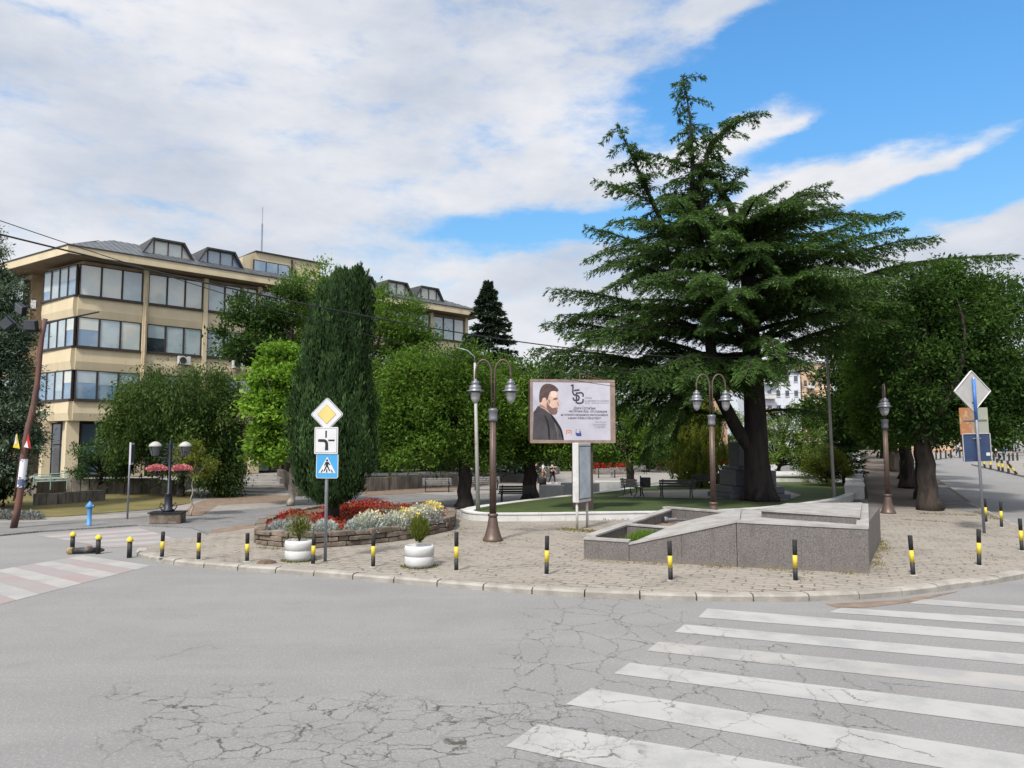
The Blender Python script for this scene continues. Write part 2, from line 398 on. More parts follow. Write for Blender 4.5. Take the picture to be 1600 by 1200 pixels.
# ------------------------------------------------------------------ mesh helpers
class MB:
    def __init__(s): s.v = []; s.f = []; s.m = []; s.mats = []
    def mi(s, mt):
        mt = MATS[mt] if isinstance(mt, str) else mt
        if mt not in s.mats: s.mats.append(mt)
        return s.mats.index(mt)
    def add(s, vs, fs, mt=None):
        o = len(s.v); s.v += [tuple(q) for q in vs]
        k = s.mi(mt) if mt else 0
        for f in fs: s.f.append(tuple(i + o for i in f)); s.m.append(k)
        return s
    def box(s, c, d, rz=0, mt=None, M=None):
        x, y, z = (q / 2 for q in d)
        vs = [Vector(q) for q in ((-x, -y, -z), (x, -y, -z), (x, y, -z), (-x, y, -z), (-x, -y, z), (x, -y, z), (x, y, z), (-x, y, z))]
        mm = Matrix.Translation(c) @ (M if M else Matrix.Rotation(rz, 4, 'Z'))
        return s.add([mm @ q for q in vs], [(0, 3, 2, 1), (4, 5, 6, 7), (0, 1, 5, 4), (1, 2, 6, 5), (2, 3, 7, 6), (3, 0, 4, 7)], mt)
    def prism(s, poly, z0, z1, mt=None):
        n = len(poly)
        a = sum(poly[i][0] * poly[(i + 1) % n][1] - poly[(i + 1) % n][0] * poly[i][1] for i in range(n))
        if a < 0: poly = poly[::-1]
        g0 = z0 if callable(z0) else (lambda x, y: z0)
        g1 = z1 if callable(z1) else (lambda x, y: z1)
        vs = [(p[0], p[1], g0(*p[:2])) for p in poly] + [(p[0], p[1], g1(*p[:2])) for p in poly]
        return s.add(vs, [tuple(range(n))[::-1], tuple(range(n, 2 * n))] + [(i, (i + 1) % n, n + (i + 1) % n, n + i) for i in range(n)], mt)
    def slab(s, a, b, th, zr0, zr1, mt=None):
        """vertical board from a to b (xy), thickness th, bottom/top heights may differ at the ends"""
        a = Vector(a); b = Vector(b); d = (b - a).normalized(); n = Vector((-d.y, d.x)) * th / 2
        vs = []
        for z in (zr0, zr1):
            for p, k in ((a - n, 0), (b - n, 1), (b + n, 1), (a + n, 0)): vs.append((p.x, p.y, z[k]))
        return s.add(vs, [(0, 3, 2, 1), (4, 5, 6, 7), (0, 1, 5, 4), (1, 2, 6, 5), (2, 3, 7, 6), (3, 0, 4, 7)], mt)
    def tube(s, pts, rad, seg=10, mt=None, cap=True):
        pts = [Vector(p) for p in pts]; n = len(pts)
        if isinstance(rad, (int, float)): rad = [rad] * n
        o = []; up = None
        for i, p in enumerate(pts):
            t = (pts[min(i + 1, n - 1)] - pts[max(i - 1, 0)]).normalized()
            if up is None: up = Vector((0, 0, 1)) if abs(t.z) < .9 else Vector((1, 0, 0))
            a = (up - t * up.dot(t)).normalized(); up = a; b = t.cross(a)
            for k in range(seg):
                g = 2 * PI * k / seg
                o.append(p + (a * math.cos(g) + b * math.sin(g)) * rad[i])
        fs = [(i * seg + k, i * seg + (k + 1) % seg, (i + 1) * seg + (k + 1) % seg, (i + 1) * seg + k) for i in range(n - 1) for k in range(seg)]
        if cap: fs += [tuple(range(seg))[::-1], tuple(range((n - 1) * seg, n * seg))]
        return s.add(o, fs, mt)
    def lathe(s, prof, c=(0, 0, 0), seg=20, mt=None, M=None):
        vs = []; n = len(prof)
        for r, z in prof:
            for k in range(seg):
                g = 2 * PI * k / seg; q = Vector((r * math.cos(g), r * math.sin(g), z))
                if M: q = M @ q
                vs.append(q + Vector(c))
        fs = [(i * seg + k, i * seg + (k + 1) % seg, (i + 1) * seg + (k + 1) % seg, (i + 1) * seg + k) for i in range(n - 1) for k in range(seg)]
        if prof[0][0] > 1e-4: fs.append(tuple(range(seg))[::-1])
        if prof[-1][0] > 1e-4: fs.append(tuple(range((n - 1) * seg, n * seg)))
        return s.add(vs, fs, mt)
    def build(s, name, mt=None, parent=None, smooth=False, bevel=0):
        me = bpy.data.meshes.new(name)
        me.from_pydata([tuple(v) for v in s.v], [], s.f)
        mats = s.mats if s.mats else [MATS[mt] if isinstance(mt, str) else mt]
        for q in mats: me.materials.append(q)
        if len(s.mats) > 1: me.polygons.foreach_set('material_index', s.m)
        if smooth:
            me.polygons.foreach_set('use_smooth', [len(f) <= 4 for f in s.f])
        me.update()
        o = bpy.data.objects.new(name, me)
        COL.objects.link(o)
        if parent: o.parent = parent
        if bevel:
            b = o.modifiers.new('bevel', 'BEVEL'); b.width = bevel; b.segments = 2; b.limit_method = 'ANGLE'
        return o
def tag(o, label=None, cat=None, group=None, kind=None):
    if label: o['label'] = label
    if cat: o['category'] = cat
    if group: o['group'] = group
    if kind: o['kind'] = kind
    return o
def thing(name, label, cat, loc=(0, 0, 0), rz=0, group=None):
    o = bpy.data.objects.new(name, None); COL.objects.link(o)
    o.empty_display_size = .2
    o.location = loc; o.rotation_euler = (0, 0, rz)
    return tag(o, label, cat, group)
def struct(o): return tag(o, kind='structure')
def dup(root, loc=None, rz=None, label=None, group=None, scale=None):
    def cp_(o, par):
        c = o.copy(); COL.objects.link(c)
        if par: c.parent = par
        for ch in KIDS.get(o.name, []): cp_(ch, c)
        return c
    global KIDS
    KIDS = {}
    for o in COL.objects:
        if o.parent: KIDS.setdefault(o.parent.name, []).append(o)
    r = cp_(root, None)
    if loc is not None: r.location = loc
    if rz is not None: r.rotation_euler = (0, 0, rz)
    if label: r['label'] = label
    if group: r['group'] = group
    if scale: r.scale = scale
    return r

def leaves(name, mt, parent, C, Dr, Nn, L, Wd, tint):
    """N leaf-shaped quads; C base, Dr direction, Nn approx normal, arrays (N,3); L, Wd, tint (N,)"""
    Dr = Dr / (np.linalg.norm(Dr, axis=1, keepdims=True) + 1e-9)
    sd_ = np.cross(Dr, Nn); sd_ /= (np.linalg.norm(sd_, axis=1, keepdims=True) + 1e-9)
    n = len(C)
    L = L[:, None]; Wd = Wd[:, None]
    v = np.empty((n, 4, 3), np.float32)
    v[:, 0] = C; v[:, 1] = C + Dr * L * .45 + sd_ * Wd * .5; v[:, 2] = C + Dr * L; v[:, 3] = C + Dr * L * .45 - sd_ * Wd * .5
    me = bpy.data.meshes.new(name)
    me.vertices.add(n * 4); me.vertices.foreach_set('co', v.ravel())
    me.loops.add(n * 4); me.loops.foreach_set('vertex_index', np.arange(n * 4, dtype=np.int32))
    me.polygons.add(n); me.polygons.foreach_set('loop_start', np.arange(0, n * 4, 4, dtype=np.int32))
    at = me.attributes.new('tint', 'FLOAT', 'FACE'); at.data.foreach_set('value', np.clip(tint, 0, 1).astype(np.float32))
    me.materials.append(MATS[mt]); me.update(calc_edges=True)
    o = bpy.data.objects.new(name, me); COL.objects.link(o)
    if parent: o.parent = parent
    return o
def unit(n, rg=RNG):
    u = rg.normal(size=(n, 3)); return u / np.linalg.norm(u, axis=1, keepdims=True)
# ------------------------------------------------------------------ ground, roads, pavements
def frange(a, b, st):
    r = []; x = a
    while x < b - 1e-6: r.append(x); x += st
    return r + [b]
svals = [-900, -300, -120, -60, -30, -10, -3, 0.2, .3, .4, .5, .6, 2, 5.7, 9, 15, 30, 60, 120, 400, 1200]
yvals = [-60, -20, 0, 10, 20, 30, 38, 45, 60, 80, 102, 140, 200, 320, 600, 1500]
mb = MB(); n = len(svals)
vs = [(s + .45 * max(y, 0), y, T(s + .45 * max(y, 0), y)) for y in yvals for s in svals]
mb.add(vs, [(j * n + i, j * n + i + 1, (j + 1) * n + i + 1, (j + 1) * n + i) for j in range(len(yvals) - 1) for i in range(n - 1)])
struct(mb.build('road', 'asphalt'))

def smooth_path(pts, it=2):
    for _ in range(it):
        q = [pts[0]]
        for a, b in zip(pts, pts[1:]):
            q += [(a[0] * .75 + b[0] * .25, a[1] * .75 + b[1] * .25), (a[0] * .25 + b[0] * .75, a[1] * .25 + b[1] * .75)]
        q.append(pts[-1]); pts = q
    return pts
def resample(pts, st):
    out = [Vector(pts[0][:2])]; acc_ = 0
    for a, b in zip(pts, pts[1:]):
        a = Vector(a[:2]); b = Vector(b[:2]); L = (b - a).length; t = st - acc_
        while t <= L: out.append(a + (b - a) * (t / L)); t += st
        acc_ = (acc_ + L) % st
    return out
kpx = [(217, 871), (250, 880), (300, 886), (380, 893), (450, 897), (600, 910), (730, 921), (900, 934), (1100, 940), (1280, 941), (1400, 933), (1500, 920), (1600, 905)]
kerb = [G(215, 862), G(212, 868)] + [G(*q) for q in kpx] + [(13.9, 18.9), (15.9, 21.4), (16.9, 24.2), (5.7 + .45 * 27, 27), (5.7 + .45 * 38, 38)]
kerb = smooth_path(kerb, 2)
def offs(pts, d):
    out = []
    for i, p in enumerate(pts):
        a = Vector(pts[max(i - 1, 0)]); b = Vector(pts[min(i + 1, len(pts) - 1)])
        t = (b - a).normalized(); out.append((p[0] - t.y * d, p[1] + t.x * d))
    return out
def kerbstones(path, name='kerb', w=.24, h=.13, L=1.05, base=lambda x, y: 0, rnd=.012, mt='kerb_stone'):
    q = resample(path, .21); mb = MB(); k = int(L / .21)
    i = 0
    while i < len(q) - 2:
        seg = q[i:i + k + 1]
        if len(seg) < 2: break
        seg = [Vector(p) for p in seg]
        d0 = (seg[1] - seg[0]).normalized(); seg[0] = seg[0] + d0 * .014; seg[-1] = seg[-1] - (seg[-1] - seg[-2]).normalized() * .014
        dz = random.uniform(-rnd, rnd)
        inn = offs(seg, w); out_ = offs(seg, .05)
        n = len(seg); vs = []
        for a, m_, c in zip(seg, out_, inn):
            b0 = base(a.x, a.y)
            vs += [(a.x, a.y, b0 - .02), (a.x, a.y, b0 + h * .72 + dz), (m_[0], m_[1], b0 + h + dz), (c[0], c[1], b0 + h + dz + .004), (c[0], c[1], b0 - .02)]
        fs = []
        for j in range(n - 1):
            for e in range(4): fs.append((j * 5 + e, (j + 1) * 5 + e, (j + 1) * 5 + e + 1, j * 5 + e + 1))
        fs += [(0, 1, 2, 3, 4), tuple((n - 1) * 5 + e for e in (4, 3, 2, 1, 0))]
        mb.add(vs, fs); i += k
    return struct(mb.build(name, mt))
kerbstones(kerb)
ki = offs(kerb, .22)
def fill(poly, z, name, mt, thick=.1):
    """flat sheet with a side skirt; z number or function"""
    g = z if callable(z) else (lambda x, y: z)
    bm = bmesh.new()
    vs = [bm.verts.new((p[0], p[1], g(p[0], p[1]))) for p in poly]
    es = [bm.edges.new((vs[i], vs[(i + 1) % len(vs)])) for i in range(len(vs))]
    r = bmesh.ops.triangle_fill(bm, edges=es, use_beauty=True)
    bmesh.ops.recalc_face_normals(bm, faces=bm.faces)
    if sum(f.normal.z for f in bm.faces) < 0: bmesh.ops.reverse_faces(bm, faces=bm.faces)
    if thick:
        lo = [bm.verts.new((v.co.x, v.co.y, v.co.z - thick)) for v in vs]
        for i in range(len(vs)):
            j = (i + 1) % len(vs); bm.faces.new((vs[i], vs[j], lo[j], lo[i]))
    me = bpy.data.meshes.new(name); bm.to_mesh(me); bm.free(); me.materials.append(MATS[mt])
    o = bpy.data.objects.new(name, me); COL.objects.link(o)
    return o
PZ = .125
isl = list(ki)[:-1] + [(5.5 + .45 * 38, 38), (.7 + .45 * 38, 38), (13, 36.5), (5, 34), (-2, 34), (-5, 31.5), (-7.2, 29), (-8.75, 26.3), G(262, 851), G(236, 858)]
struct(fill(isl, PZ, 'pavement', 'paving'))
# alley pavement climbing beside the park wall
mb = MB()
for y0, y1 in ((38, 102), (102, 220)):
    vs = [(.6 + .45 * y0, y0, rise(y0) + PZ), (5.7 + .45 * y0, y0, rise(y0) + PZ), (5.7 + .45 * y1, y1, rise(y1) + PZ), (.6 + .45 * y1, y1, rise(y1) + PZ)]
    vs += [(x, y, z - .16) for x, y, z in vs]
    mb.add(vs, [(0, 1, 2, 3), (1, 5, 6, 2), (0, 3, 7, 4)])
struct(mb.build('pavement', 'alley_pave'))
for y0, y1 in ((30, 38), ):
    # brown alley strip nearest the corner: same slabs, tree shade in their colour, flush sheet
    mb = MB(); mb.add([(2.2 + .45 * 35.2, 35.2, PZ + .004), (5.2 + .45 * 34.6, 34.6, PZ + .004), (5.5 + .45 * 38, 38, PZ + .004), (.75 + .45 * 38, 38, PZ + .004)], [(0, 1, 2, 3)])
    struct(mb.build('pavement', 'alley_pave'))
# park promenade and left-hand cobbled ground (almost flush with the road)
prom = [(-60, 27.2), (-25, 27.0), G(0, 838), G(60, 832), G(215, 822), G(300, 826), G(330, 838), (-8.9, 25.6), (-7.4, 28.9), (-5, 31.4), (-2, 33.9), (5, 33.9), (13, 36.4), (17.3, 37.9), (.1 + .45 * 200, 200), (-60, 200)]
struct(fill(prom, .05, 'promenade', 'setts', .08))
# lighter paved walks
struct(fill([G(700, 774, .05), G(830, 768, .05), G(900, 757, .05), G(1000, 750, .05), G(1010, 726, .05), G(880, 730, .05), G(820, 745, .05), G(760, 756, .05), G(600, 768, .05)], .054, 'path', 'light_pave', 0))
struct(fill([G(1000, 757, .05), G(1120, 742, .05), G(1040, 730, .05), G(930, 730, .05), G(900, 755, .05)], .058, 'path', 'light_pave', 0))
# left footway lighter
struct(fill([(-60, 30.6), G(-20, 818, .05), G(100, 814, .05), G(300, 803, .05), G(460, 790, .05), G(460, 780, .05), G(320, 780, .05), G(240, 801, .05), G(0, 812, .05), (-60, 32)], .055, 'footway', 'light_pave', 0))
# dirt strips
struct(fill([G(332, 836, .05), G(400, 829, .05), G(425, 822, .05), G(410, 817, .05), G(370, 822, .05), G(330, 829, .05)], .06, 'dirt_strip', 'dirt', 0))
struct(fill([G(455, 783, .05), G(455, 772, .05), G(330, 778, .05), G(300, 788, .05), G(285, 806, .05), G(315, 806, .05), G(340, 790, .05)], .062, 'dirt_strip', 'dirt', 0))
struct(fill([G(570, 775, .05), G(700, 768, .05), G(770, 756, .05), G(760, 751, .05), G(680, 757, .05), G(565, 765, .05)], .062, 'dirt_strip', 'dirt', 0))
# lawns
struct(fill([G(-40, 812, .05), G(90, 808, .05), G(240, 796, .05), G(300, 786, .05), G(300, 768, .05), (-21.5, 46), (-45, 44), (-45, 36)], .075, 'dry_lawn', 'grass_dry', .05))
struct(fill([G(560, 767, .05), G(700, 758, .05), G(760, 750, .05), G(740, 741, .05), G(640, 744, .05), G(560, 749, .05)], .075, 'dry_lawn', 'grass_dry', .05))
# far ground behind the park: planted
# ---- zebra crossings
def quads(lst, name, mt, z=.005):
    mb = MB()
    for q in lst:
        vs = [(G(*p) if len(p) == 2 else p[:2]) + (z,) for p in q]
        mb.add(vs, [(0, 1, 2, 3)])
    o = mb.build(name, mt)
    a = o.data.polygons[0].normal.z
    if a < 0: o.data.flip_normals()
    return struct(o)
Z = [((1105, 951), (1091, 965), (1600, 1005), (1600, 991)), ((1070, 976), (1054, 988), (1600, 1039), (1600, 1023)),
     ((984, 1036), (959, 1053), (1600, 1137), (1600, 1109)), ((840, 1132), (790, 1167), (1230, 1260), (1500, 1240)), ((924, 1076), (884, 1101), (1600, 1222), (1600, 1180)), ((1315, 950), (1295, 957), (1600, 979), (1600, 967))]
Zf = [((1029, 1003), (1010, 1017), (1600, 1081), (1600, 1057)), ((1440, 936), (1420, 943), (1600, 956), (1600, 947))]
def ext(q):
    # carry the stripe on past the right of the view, keeping its width
    a, b, c, d = [Vector(G(*p)) for p in q]
    k = 1.6
    return (tuple(a), tuple(b), tuple(b + (c - b) * k), tuple(a + (d - a) * k))
def q2(lst, name, mt, z=.005):
    mb = MB()
    for q in lst: mb.add([tuple(p) + (z,) for p in ext(q)], [(0, 1, 2, 3)])
    return struct(mb.build(name, mt))
q2(Z, 'zebra_crossing', 'road_paint'); q2(Zf, 'zebra_crossing', 'road_paint_worn')
# near left crossing, alternating worn red and white
P0, P1 = Vector(G(240, 876)), Vector(G(60, 862)); 
def stripes(A, B, C, Dd, n, name_w, first=0, fr=.5):
    """A-B left ends, Dd-C right ends of the crossing; n bands alternate"""
    A, B, C, Dd = map(Vector, (A, B, C, Dd)); w = MB(); r = MB()
    for i in range(n):
        t0, t1 = i / n, (i + 1) / n - .0008
        q = [A.lerp(B, t0), Dd.lerp(C, t0), Dd.lerp(C, t1), A.lerp(B, t1)]
        (w if (i + first) % 2 == 0 else r).add([tuple(p) + (.005,) for p in q], [(0, 1, 2, 3)])
    for mb_, mt in ((w, 'road_paint_worn'), (r, 'red_paint')):
        o = mb_.build('zebra_crossing', mt)
        if o.data.polygons[0].normal.z < 0: o.data.flip_normals()
        struct(o)
stripes(G(130, 868), G(-150, 916), G(-60, 960), G(236, 884), 9, 'a')
stripes(G(55, 836), G(170, 856), G(300, 850), G(215, 824), 9, 'b', 1)
# puddle of sand in the gutter, leaf litter
struct(fill([G(1290, 944), G(1400, 938), G(1500, 924), G(1430, 940), G(1360, 949), G(1310, 950)], .006, 'dirt_strip', 'dirt', 0))

# ---- right-hand street furniture platforms
def onT(poly, dz, name, mt, thick=.12):
    o = fill([p[:2] for p in poly], lambda x, y: rise(y) + dz, name, mt, thick); return struct(o)
ri = [GT(1518, 727), GT(1545, 733), GT(1600, 746), GT(1700, 764), GT(1750, 735), GT(1600, 719), GT(1530, 721)]
onT(ri, .12, 'traffic_island', 'light_pave', .14)
ff = [(GT(1440, 722)), GT(1480, 716.5), GT(1540, 713.5), GT(1640, 711)]
FP = [Vector(p[:2]) for p in ff]
far = [tuple(p) for p in FP] + [(80, 98), (70, 101), (48, 101), (42, 96)]
onT(far, .12, 'pavement', 'light_pave', .14)
kerbstones([tuple(p[:2]) for p in (GT(1518, 727), GT(1545, 733.5), GT(1600, 746.5), GT(1690, 764))][::-1], 'kerb', .2, .14, 1.05, lambda x, y: rise(y), mt='kerb_stone') if False else None

mb = MB(); mb.add([(4.3 + .45 * 34, 34, PZ + .006), (5.4 + .45 * 30, 30, PZ + .006), (5.45 + .45 * 38, 38, PZ + .006), (4.2 + .45 * 38, 38, PZ + .006)], [(0, 1, 2, 3)]); mb.add([(4.2 + .45 * 38, 38, PZ + .006), (5.45 + .45 * 38, 38, PZ + .006), (5.45 + .45 * 100, 100, rise(100) + PZ + .006), (4.2 + .45 * 100, 100, rise(100) + PZ + .006)], [(0, 1, 2, 3)]); struct(mb.build('verge', 'setts'))
# ---- retaining ring of white stone round the raised lawn
LZ = .42
rg_o = [G(719, 795, LZ), G(727, 799.5, LZ), G(745, 801.5, LZ), G(775, 802.5, LZ), G(850, 802, LZ), G(937, 800.5, LZ), G(1025, 799.5, LZ), G(1110, 798, LZ), G(1192, 794, LZ), G(1267, 786, LZ), G(1310, 779.5, LZ), G(1332, 773.5, LZ), G(1338, 766.5, LZ), G(1336, 759, LZ)]
def ribbon(path, w, z0, z1, mb, close=False):
    inn = offs(path, w); n = len(path); vs = []
    for a, b in zip(path, inn):
        zz = z1(a[0], a[1]) if callable(z1) else z1
        vs += [(a[0], a[1], z0), (a[0], a[1], zz), (b[0], b[1], zz), (b[0], b[1], z0)]
    fs = []
    for i in range(n - 1):
        for e in range(3): fs.append((i * 4 + e, (i + 1) * 4 + e, (i + 1) * 4 + e + 1, i * 4 + e + 1))
    fs += [(0, 1, 2, 3), tuple((n - 1) * 4 + e for e in (3, 2, 1, 0))]
    mb.add(vs, fs)
front = smooth_path(rg_o, 2)
front = front[:-1]
wall = thing('park_wall', 'low curved white stone wall round the front of the raised lawn', 'wall')
q = resample(front, .3); mbw = MB(); mbc = MB(); i = 0
while i < len(q) - 1:
    seg = [tuple(p) for p in q[i:i + 4]]
    if len(seg) > 1:
        a, b = Vector(seg[0]), Vector(seg[-1]); d = (b - a).normalized() * .004
        seg[0] = tuple(a + d); seg[-1] = tuple(b - d)
        ribbon(offs(seg, .03), .34, 0, LZ - .05, mbw)
        ribbon(seg, .40, LZ - .048, LZ + random.uniform(-.002, .003), mbc)
    i += 3
mbw.build('wall_body', 'white_stone', wall); mbc.build('coping', 'white_stone', wall)
back = [G(1330, 752, LZ), G(1265, 751, LZ), G(1120, 752, LZ), G(1050, 755, LZ), G(1000, 758, LZ), G(935, 767.5, LZ), G(850, 776, LZ), G(790, 783, LZ), G(735, 790, LZ), G(719, 795, LZ)]
bw = thing('park_wall', 'low white stone border along the promenade side of the raised lawn', 'wall')
mb = MB(); ribbon(smooth_path(back[1:], 1), .55, .02, LZ - .03, mb); mb.build('wall_body', 'white_stone', bw)
lawn = offs(front, .36) + [G(1322, 753, LZ)] + [(p[0], p[1]) for p in offs(back, .3)[1:]]
struct(fill(lawn, LZ - .04, 'lawn', 'grass_green', .2))
struct(fill([G(965, 776, .4), G(1135, 778.5, .4), G(1230, 781, .4), G(1252, 773, .4), G(1225, 765.5, .4), G(1120, 763.5, .4), G(1000, 767, .4)], LZ - .034, 'path', 'light_pave', 0))
# taller end wall stepping up the slope beside the alley
ew = thing('park_wall', 'stepped taller white stone wall running back between lawn and tree alley', 'wall')
yy = 41.0; k = 0
mb = MB(); mc = MB()
while yy < 84:
    y1 = yy + 4.2
    z1 = max(.72, rise(yy) + .62) + (.0 if k else 0)
    x0, x1 = -.62 + .45 * yy, -.62 + .45 * y1
    mb.prism([(x0, yy), (x0 + 1.05, yy), (x1 + 1.05, y1 - .02), (x1, y1 - .02)], 0, z1)
    mc.prism([(x0 - .03, yy - .02), (x0 + 1.08, yy - .02), (x1 + 1.08, y1 - .03), (x1 - .03, y1 - .03)], z1 + .001, z1 + .06)
    yy = y1; k += 1
mb.build('wall_body', 'white_stone', ew); mc.build('coping', 'white_stone', ew)

# ------------------------------------------------------------------ the long beige office building
C0 = Vector((-28.96, 50, 0)); BA = math.atan2(.688, .7255)
bld = thing('office_building', 'long beige four storey office building with dark ribbon windows and grey metal roof', 'building', C0, BA)
Lx, Ly = -.227, .974
def LP(t, o=0):  # point on the slanted left face, o = outward
    return (Lx * t - Ly * o, Ly * t + Lx * o)
LEN = 33.6
ring = [LP(12), LP(7.2), (LP(7.2)[0] + 1.2, LP(7.2)[1] + .3), (LP(4.9)[0] + 1.2, LP(4.9)[1] + .3), LP(4.9), (0, 0), (LEN, 0), (LEN + 1.5, 14), (LP(12)[0], 18)]
FL = [(4.58, 5.98, 7.95), (7.95, 9.52, 11.5), (11.5, 12.95, 15.06)]   # spandrel bottom, sill, head
core = MB()
core.prism([(p[0] + (.35 if i not in (6, 7) else -.3), p[1] + .35) for i, p in enumerate(ring)], 4.6, 15.4)
core.build('wall', 'facade_trim', bld)
spn = MB(); sill = MB()
def panel(a, b, z0, z1, o0, o1, mb_, th=.3):
    """sloping spandrel panel from a to b in plan, outward offsets o0 at the bottom, o1 at the top"""
    a = Vector(a); b = Vector(b); d = (b - a).normalized(); nn = Vector((d.y, -d.x))
    vs = []
    for z, o in ((z0, o0), (z1, o1)):
        for p in (a, b): vs.append(((p + nn * o).x, (p + nn * o).y, z))
        for p in (b, a): vs.append(((p - nn * th).x, (p - nn * th).y, z))
    mb_.add(vs, [(0, 3, 2, 1), (4, 5, 6, 7), (0, 1, 5, 4), (1, 2, 6, 5), (2, 3, 7, 6), (3, 0, 4, 7)])
cols = []
for (zb, zs, zh) in FL:
    a0, a1 = LP(4.6), (0, 0)
    for k in range(8):
        x0, x1 = .0 + k * 4.2 + (.17 if k else 0), (k + 1) * 4.2 - .17
        zm = zb + (zs - zb) * .35
        sp1 = MB(); panel((x0, 0), (x1, 0), zb, zm, .04, .13, sp1); panel((x0, 0), (x1, 0), zm + .002, zs - .13, .13, .10, sp1); so_ = sp1.build('spandrel', 'facade', bld)
        si1 = MB(); panel((x0, 0), (x1, 0), zs - .128, zs, .24, .24, si1); si1.build('sill', 'window_frame', so_)
    zm = zb + (zs - zb) * .35
    sp1 = MB(); panel(a0, (-.16, 0), zb, zm, .04, .13, sp1); panel(a0, (-.16, 0), zm + .002, zs - .13, .13, .10, sp1); so_ = sp1.build('spandrel', 'facade', bld)
    si1 = MB(); panel(a0, (-.06, 0), zs - .127, zs - .003, .24, .24, si1); si1.build('sill', 'window_frame', so_)
    sp1 = MB(); panel(LP(12), LP(7.2), zb, zs - .13, .1, .1, sp1); so_ = sp1.build('spandrel', 'facade', bld)
    si1 = MB(); panel(LP(12), LP(7.2), zs - .127, zs - .003, .22, .22, si1); si1.build('sill', 'window_frame', so_)
# windows
glz = ['glass_pale', 'glass_blind', 'glass_pale', 'glass_blue', 'glass_blind', 'glass_dark']
def window(a, b, zs, zh, g):
    a = Vector(a); b = Vector(b); d = (b - a).normalized(); nn = Vector((d.y, -d.x)); ang = math.atan2(d.y, d.x); w = (b - a).length
    mb_ = MB(); c_ = (a + b) / 2
    fr = .055
    for p, ww in ((a + d * fr / 2, fr), (b - d * fr / 2, fr)): mb_.box((p.x, p.y, (zs + zh) / 2), (ww, .14, zh - zs), ang)
    for z in (zs + fr / 2, zh - fr / 2): mb_.box((c_.x, c_.y, z), (w - 2 * fr, .136, fr), ang)
    fo = mb_.build('window', 'window_frame', bld)
    pm = MB(); 
    pb = c_ - nn * -.0
    pm.box((pb.x, pb.y, (zs + zh) / 2), (w - 2 * fr - .002, .03, zh - zs - 2 * fr - .002), ang)
    pm.build('pane', g, fo)
    if g in ('glass_dark', 'glass_blue') and rw.random() < .7:
        fr_ = rw.uniform(.25, .75); hh_ = (zh - zs - 2 * fr - .02); bl_ = MB(); q_ = c_ + nn * .022
        bl_.box((q_.x, q_.y, zh - fr - .01 - hh_ * fr_ / 2), (w - 2 * fr - .04, .008, hh_ * fr_), ang); bl_.build('blind', 'glass_pale' if rw.random() < .4 else 'glass_blind', fo)
rw = random.Random(5)
for r_, (zb, zs, zh) in enumerate(FL):
    for k in range(8):
        x0, x1 = .05 + k * 4.2 + (.15 if k else 0), (k + 1) * 4.2 - .2
        for j in range(3):
            g = rw.choice(['glass_pale'] * 3 + ['glass_blind']) if r_ == 2 and k < 3 else rw.choice(['glass_blind'] * 3 + ['glass_pale', 'glass_blue'] + (['glass_dark'] if k > 0 else []))
            window((x0 + (x1 - x0) * j / 3, -.06), (x0 + (x1 - x0) * (j + 1) / 3 - .005, -.06), zs, zh, g)
    for j in range(4):
        a, b = LP(4.55 - 1.12 * j, .06), LP(4.55 - 1.12 * (j + 1) + .005, .06)
        window(a, b, zs, zh, rw.choice(['glass_blind', 'glass_blue', 'glass_blue']))
    for j in range(3):
        a, b = LP(11.6 - 1.4 * j, .06), LP(11.6 - 1.4 * (j + 1) + .005, .06)
        window(a, b, zs, zh, rw.choice(['glass_blind', 'glass_blue']))
# piers between the bays
for k in range(1, 9):
    mb = MB(); x = k * 4.2
    mb.box((x, -.12, 9.95), (.3, .36, 10.7)); mb.build('pier', 'facade', bld)
mb = MB(); mb.tube([(4.2 + .0, -.36, 4.7), (4.2, -.36, 15.2)], .06, 8); mb.build('drain_pipe', 'facade_trim', bld)
# window-head strip under the soffit, ground floor
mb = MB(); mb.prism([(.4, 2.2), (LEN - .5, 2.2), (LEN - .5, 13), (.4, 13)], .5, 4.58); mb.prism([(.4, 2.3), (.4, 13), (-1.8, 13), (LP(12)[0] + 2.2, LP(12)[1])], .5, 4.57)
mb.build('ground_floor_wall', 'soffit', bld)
for k in range(9):
    mb = MB(); x = .15 + k * 4.2
    mb.box((x, .55, 2.7), (.75, .42, 3.75)); mb.box((x, 1.5, 2.7), (.40, 1.2, 3.74)); mb.build('column', 'facade', bld)
mb = MB(); mb.box((-.75, 3.4, 2.7), (.5, .8, 3.75)); mb.build('column', 'facade', bld)
mb = MB(); mb.box((-1.8, 8.4, 2.7), (.8, 2.2, 3.75)); mb.build('column', 'facade', bld)
for k in range(8):
    for j in range(2):
        x0 = .6 + k * 4.2 + j * 1.75
        fm = MB()
        for x in (x0, x0 + 1.7): fm.box((x, 2.12, 2.7), (.08, .12, 3.7))
        for z in (.9, 3.0, 4.45): fm.box((x0 + .85, 2.12, z), (1.62, .11, .09))
        fo = fm.build('shop_window', 'window_frame', bld)
        pm = MB(); pm.box((x0 + .85, 2.14, 2.65), (1.6, .03, 3.5)); pm.build('pane', 'glass_dark' if (k + j) % 3 else 'glass_blue', fo)
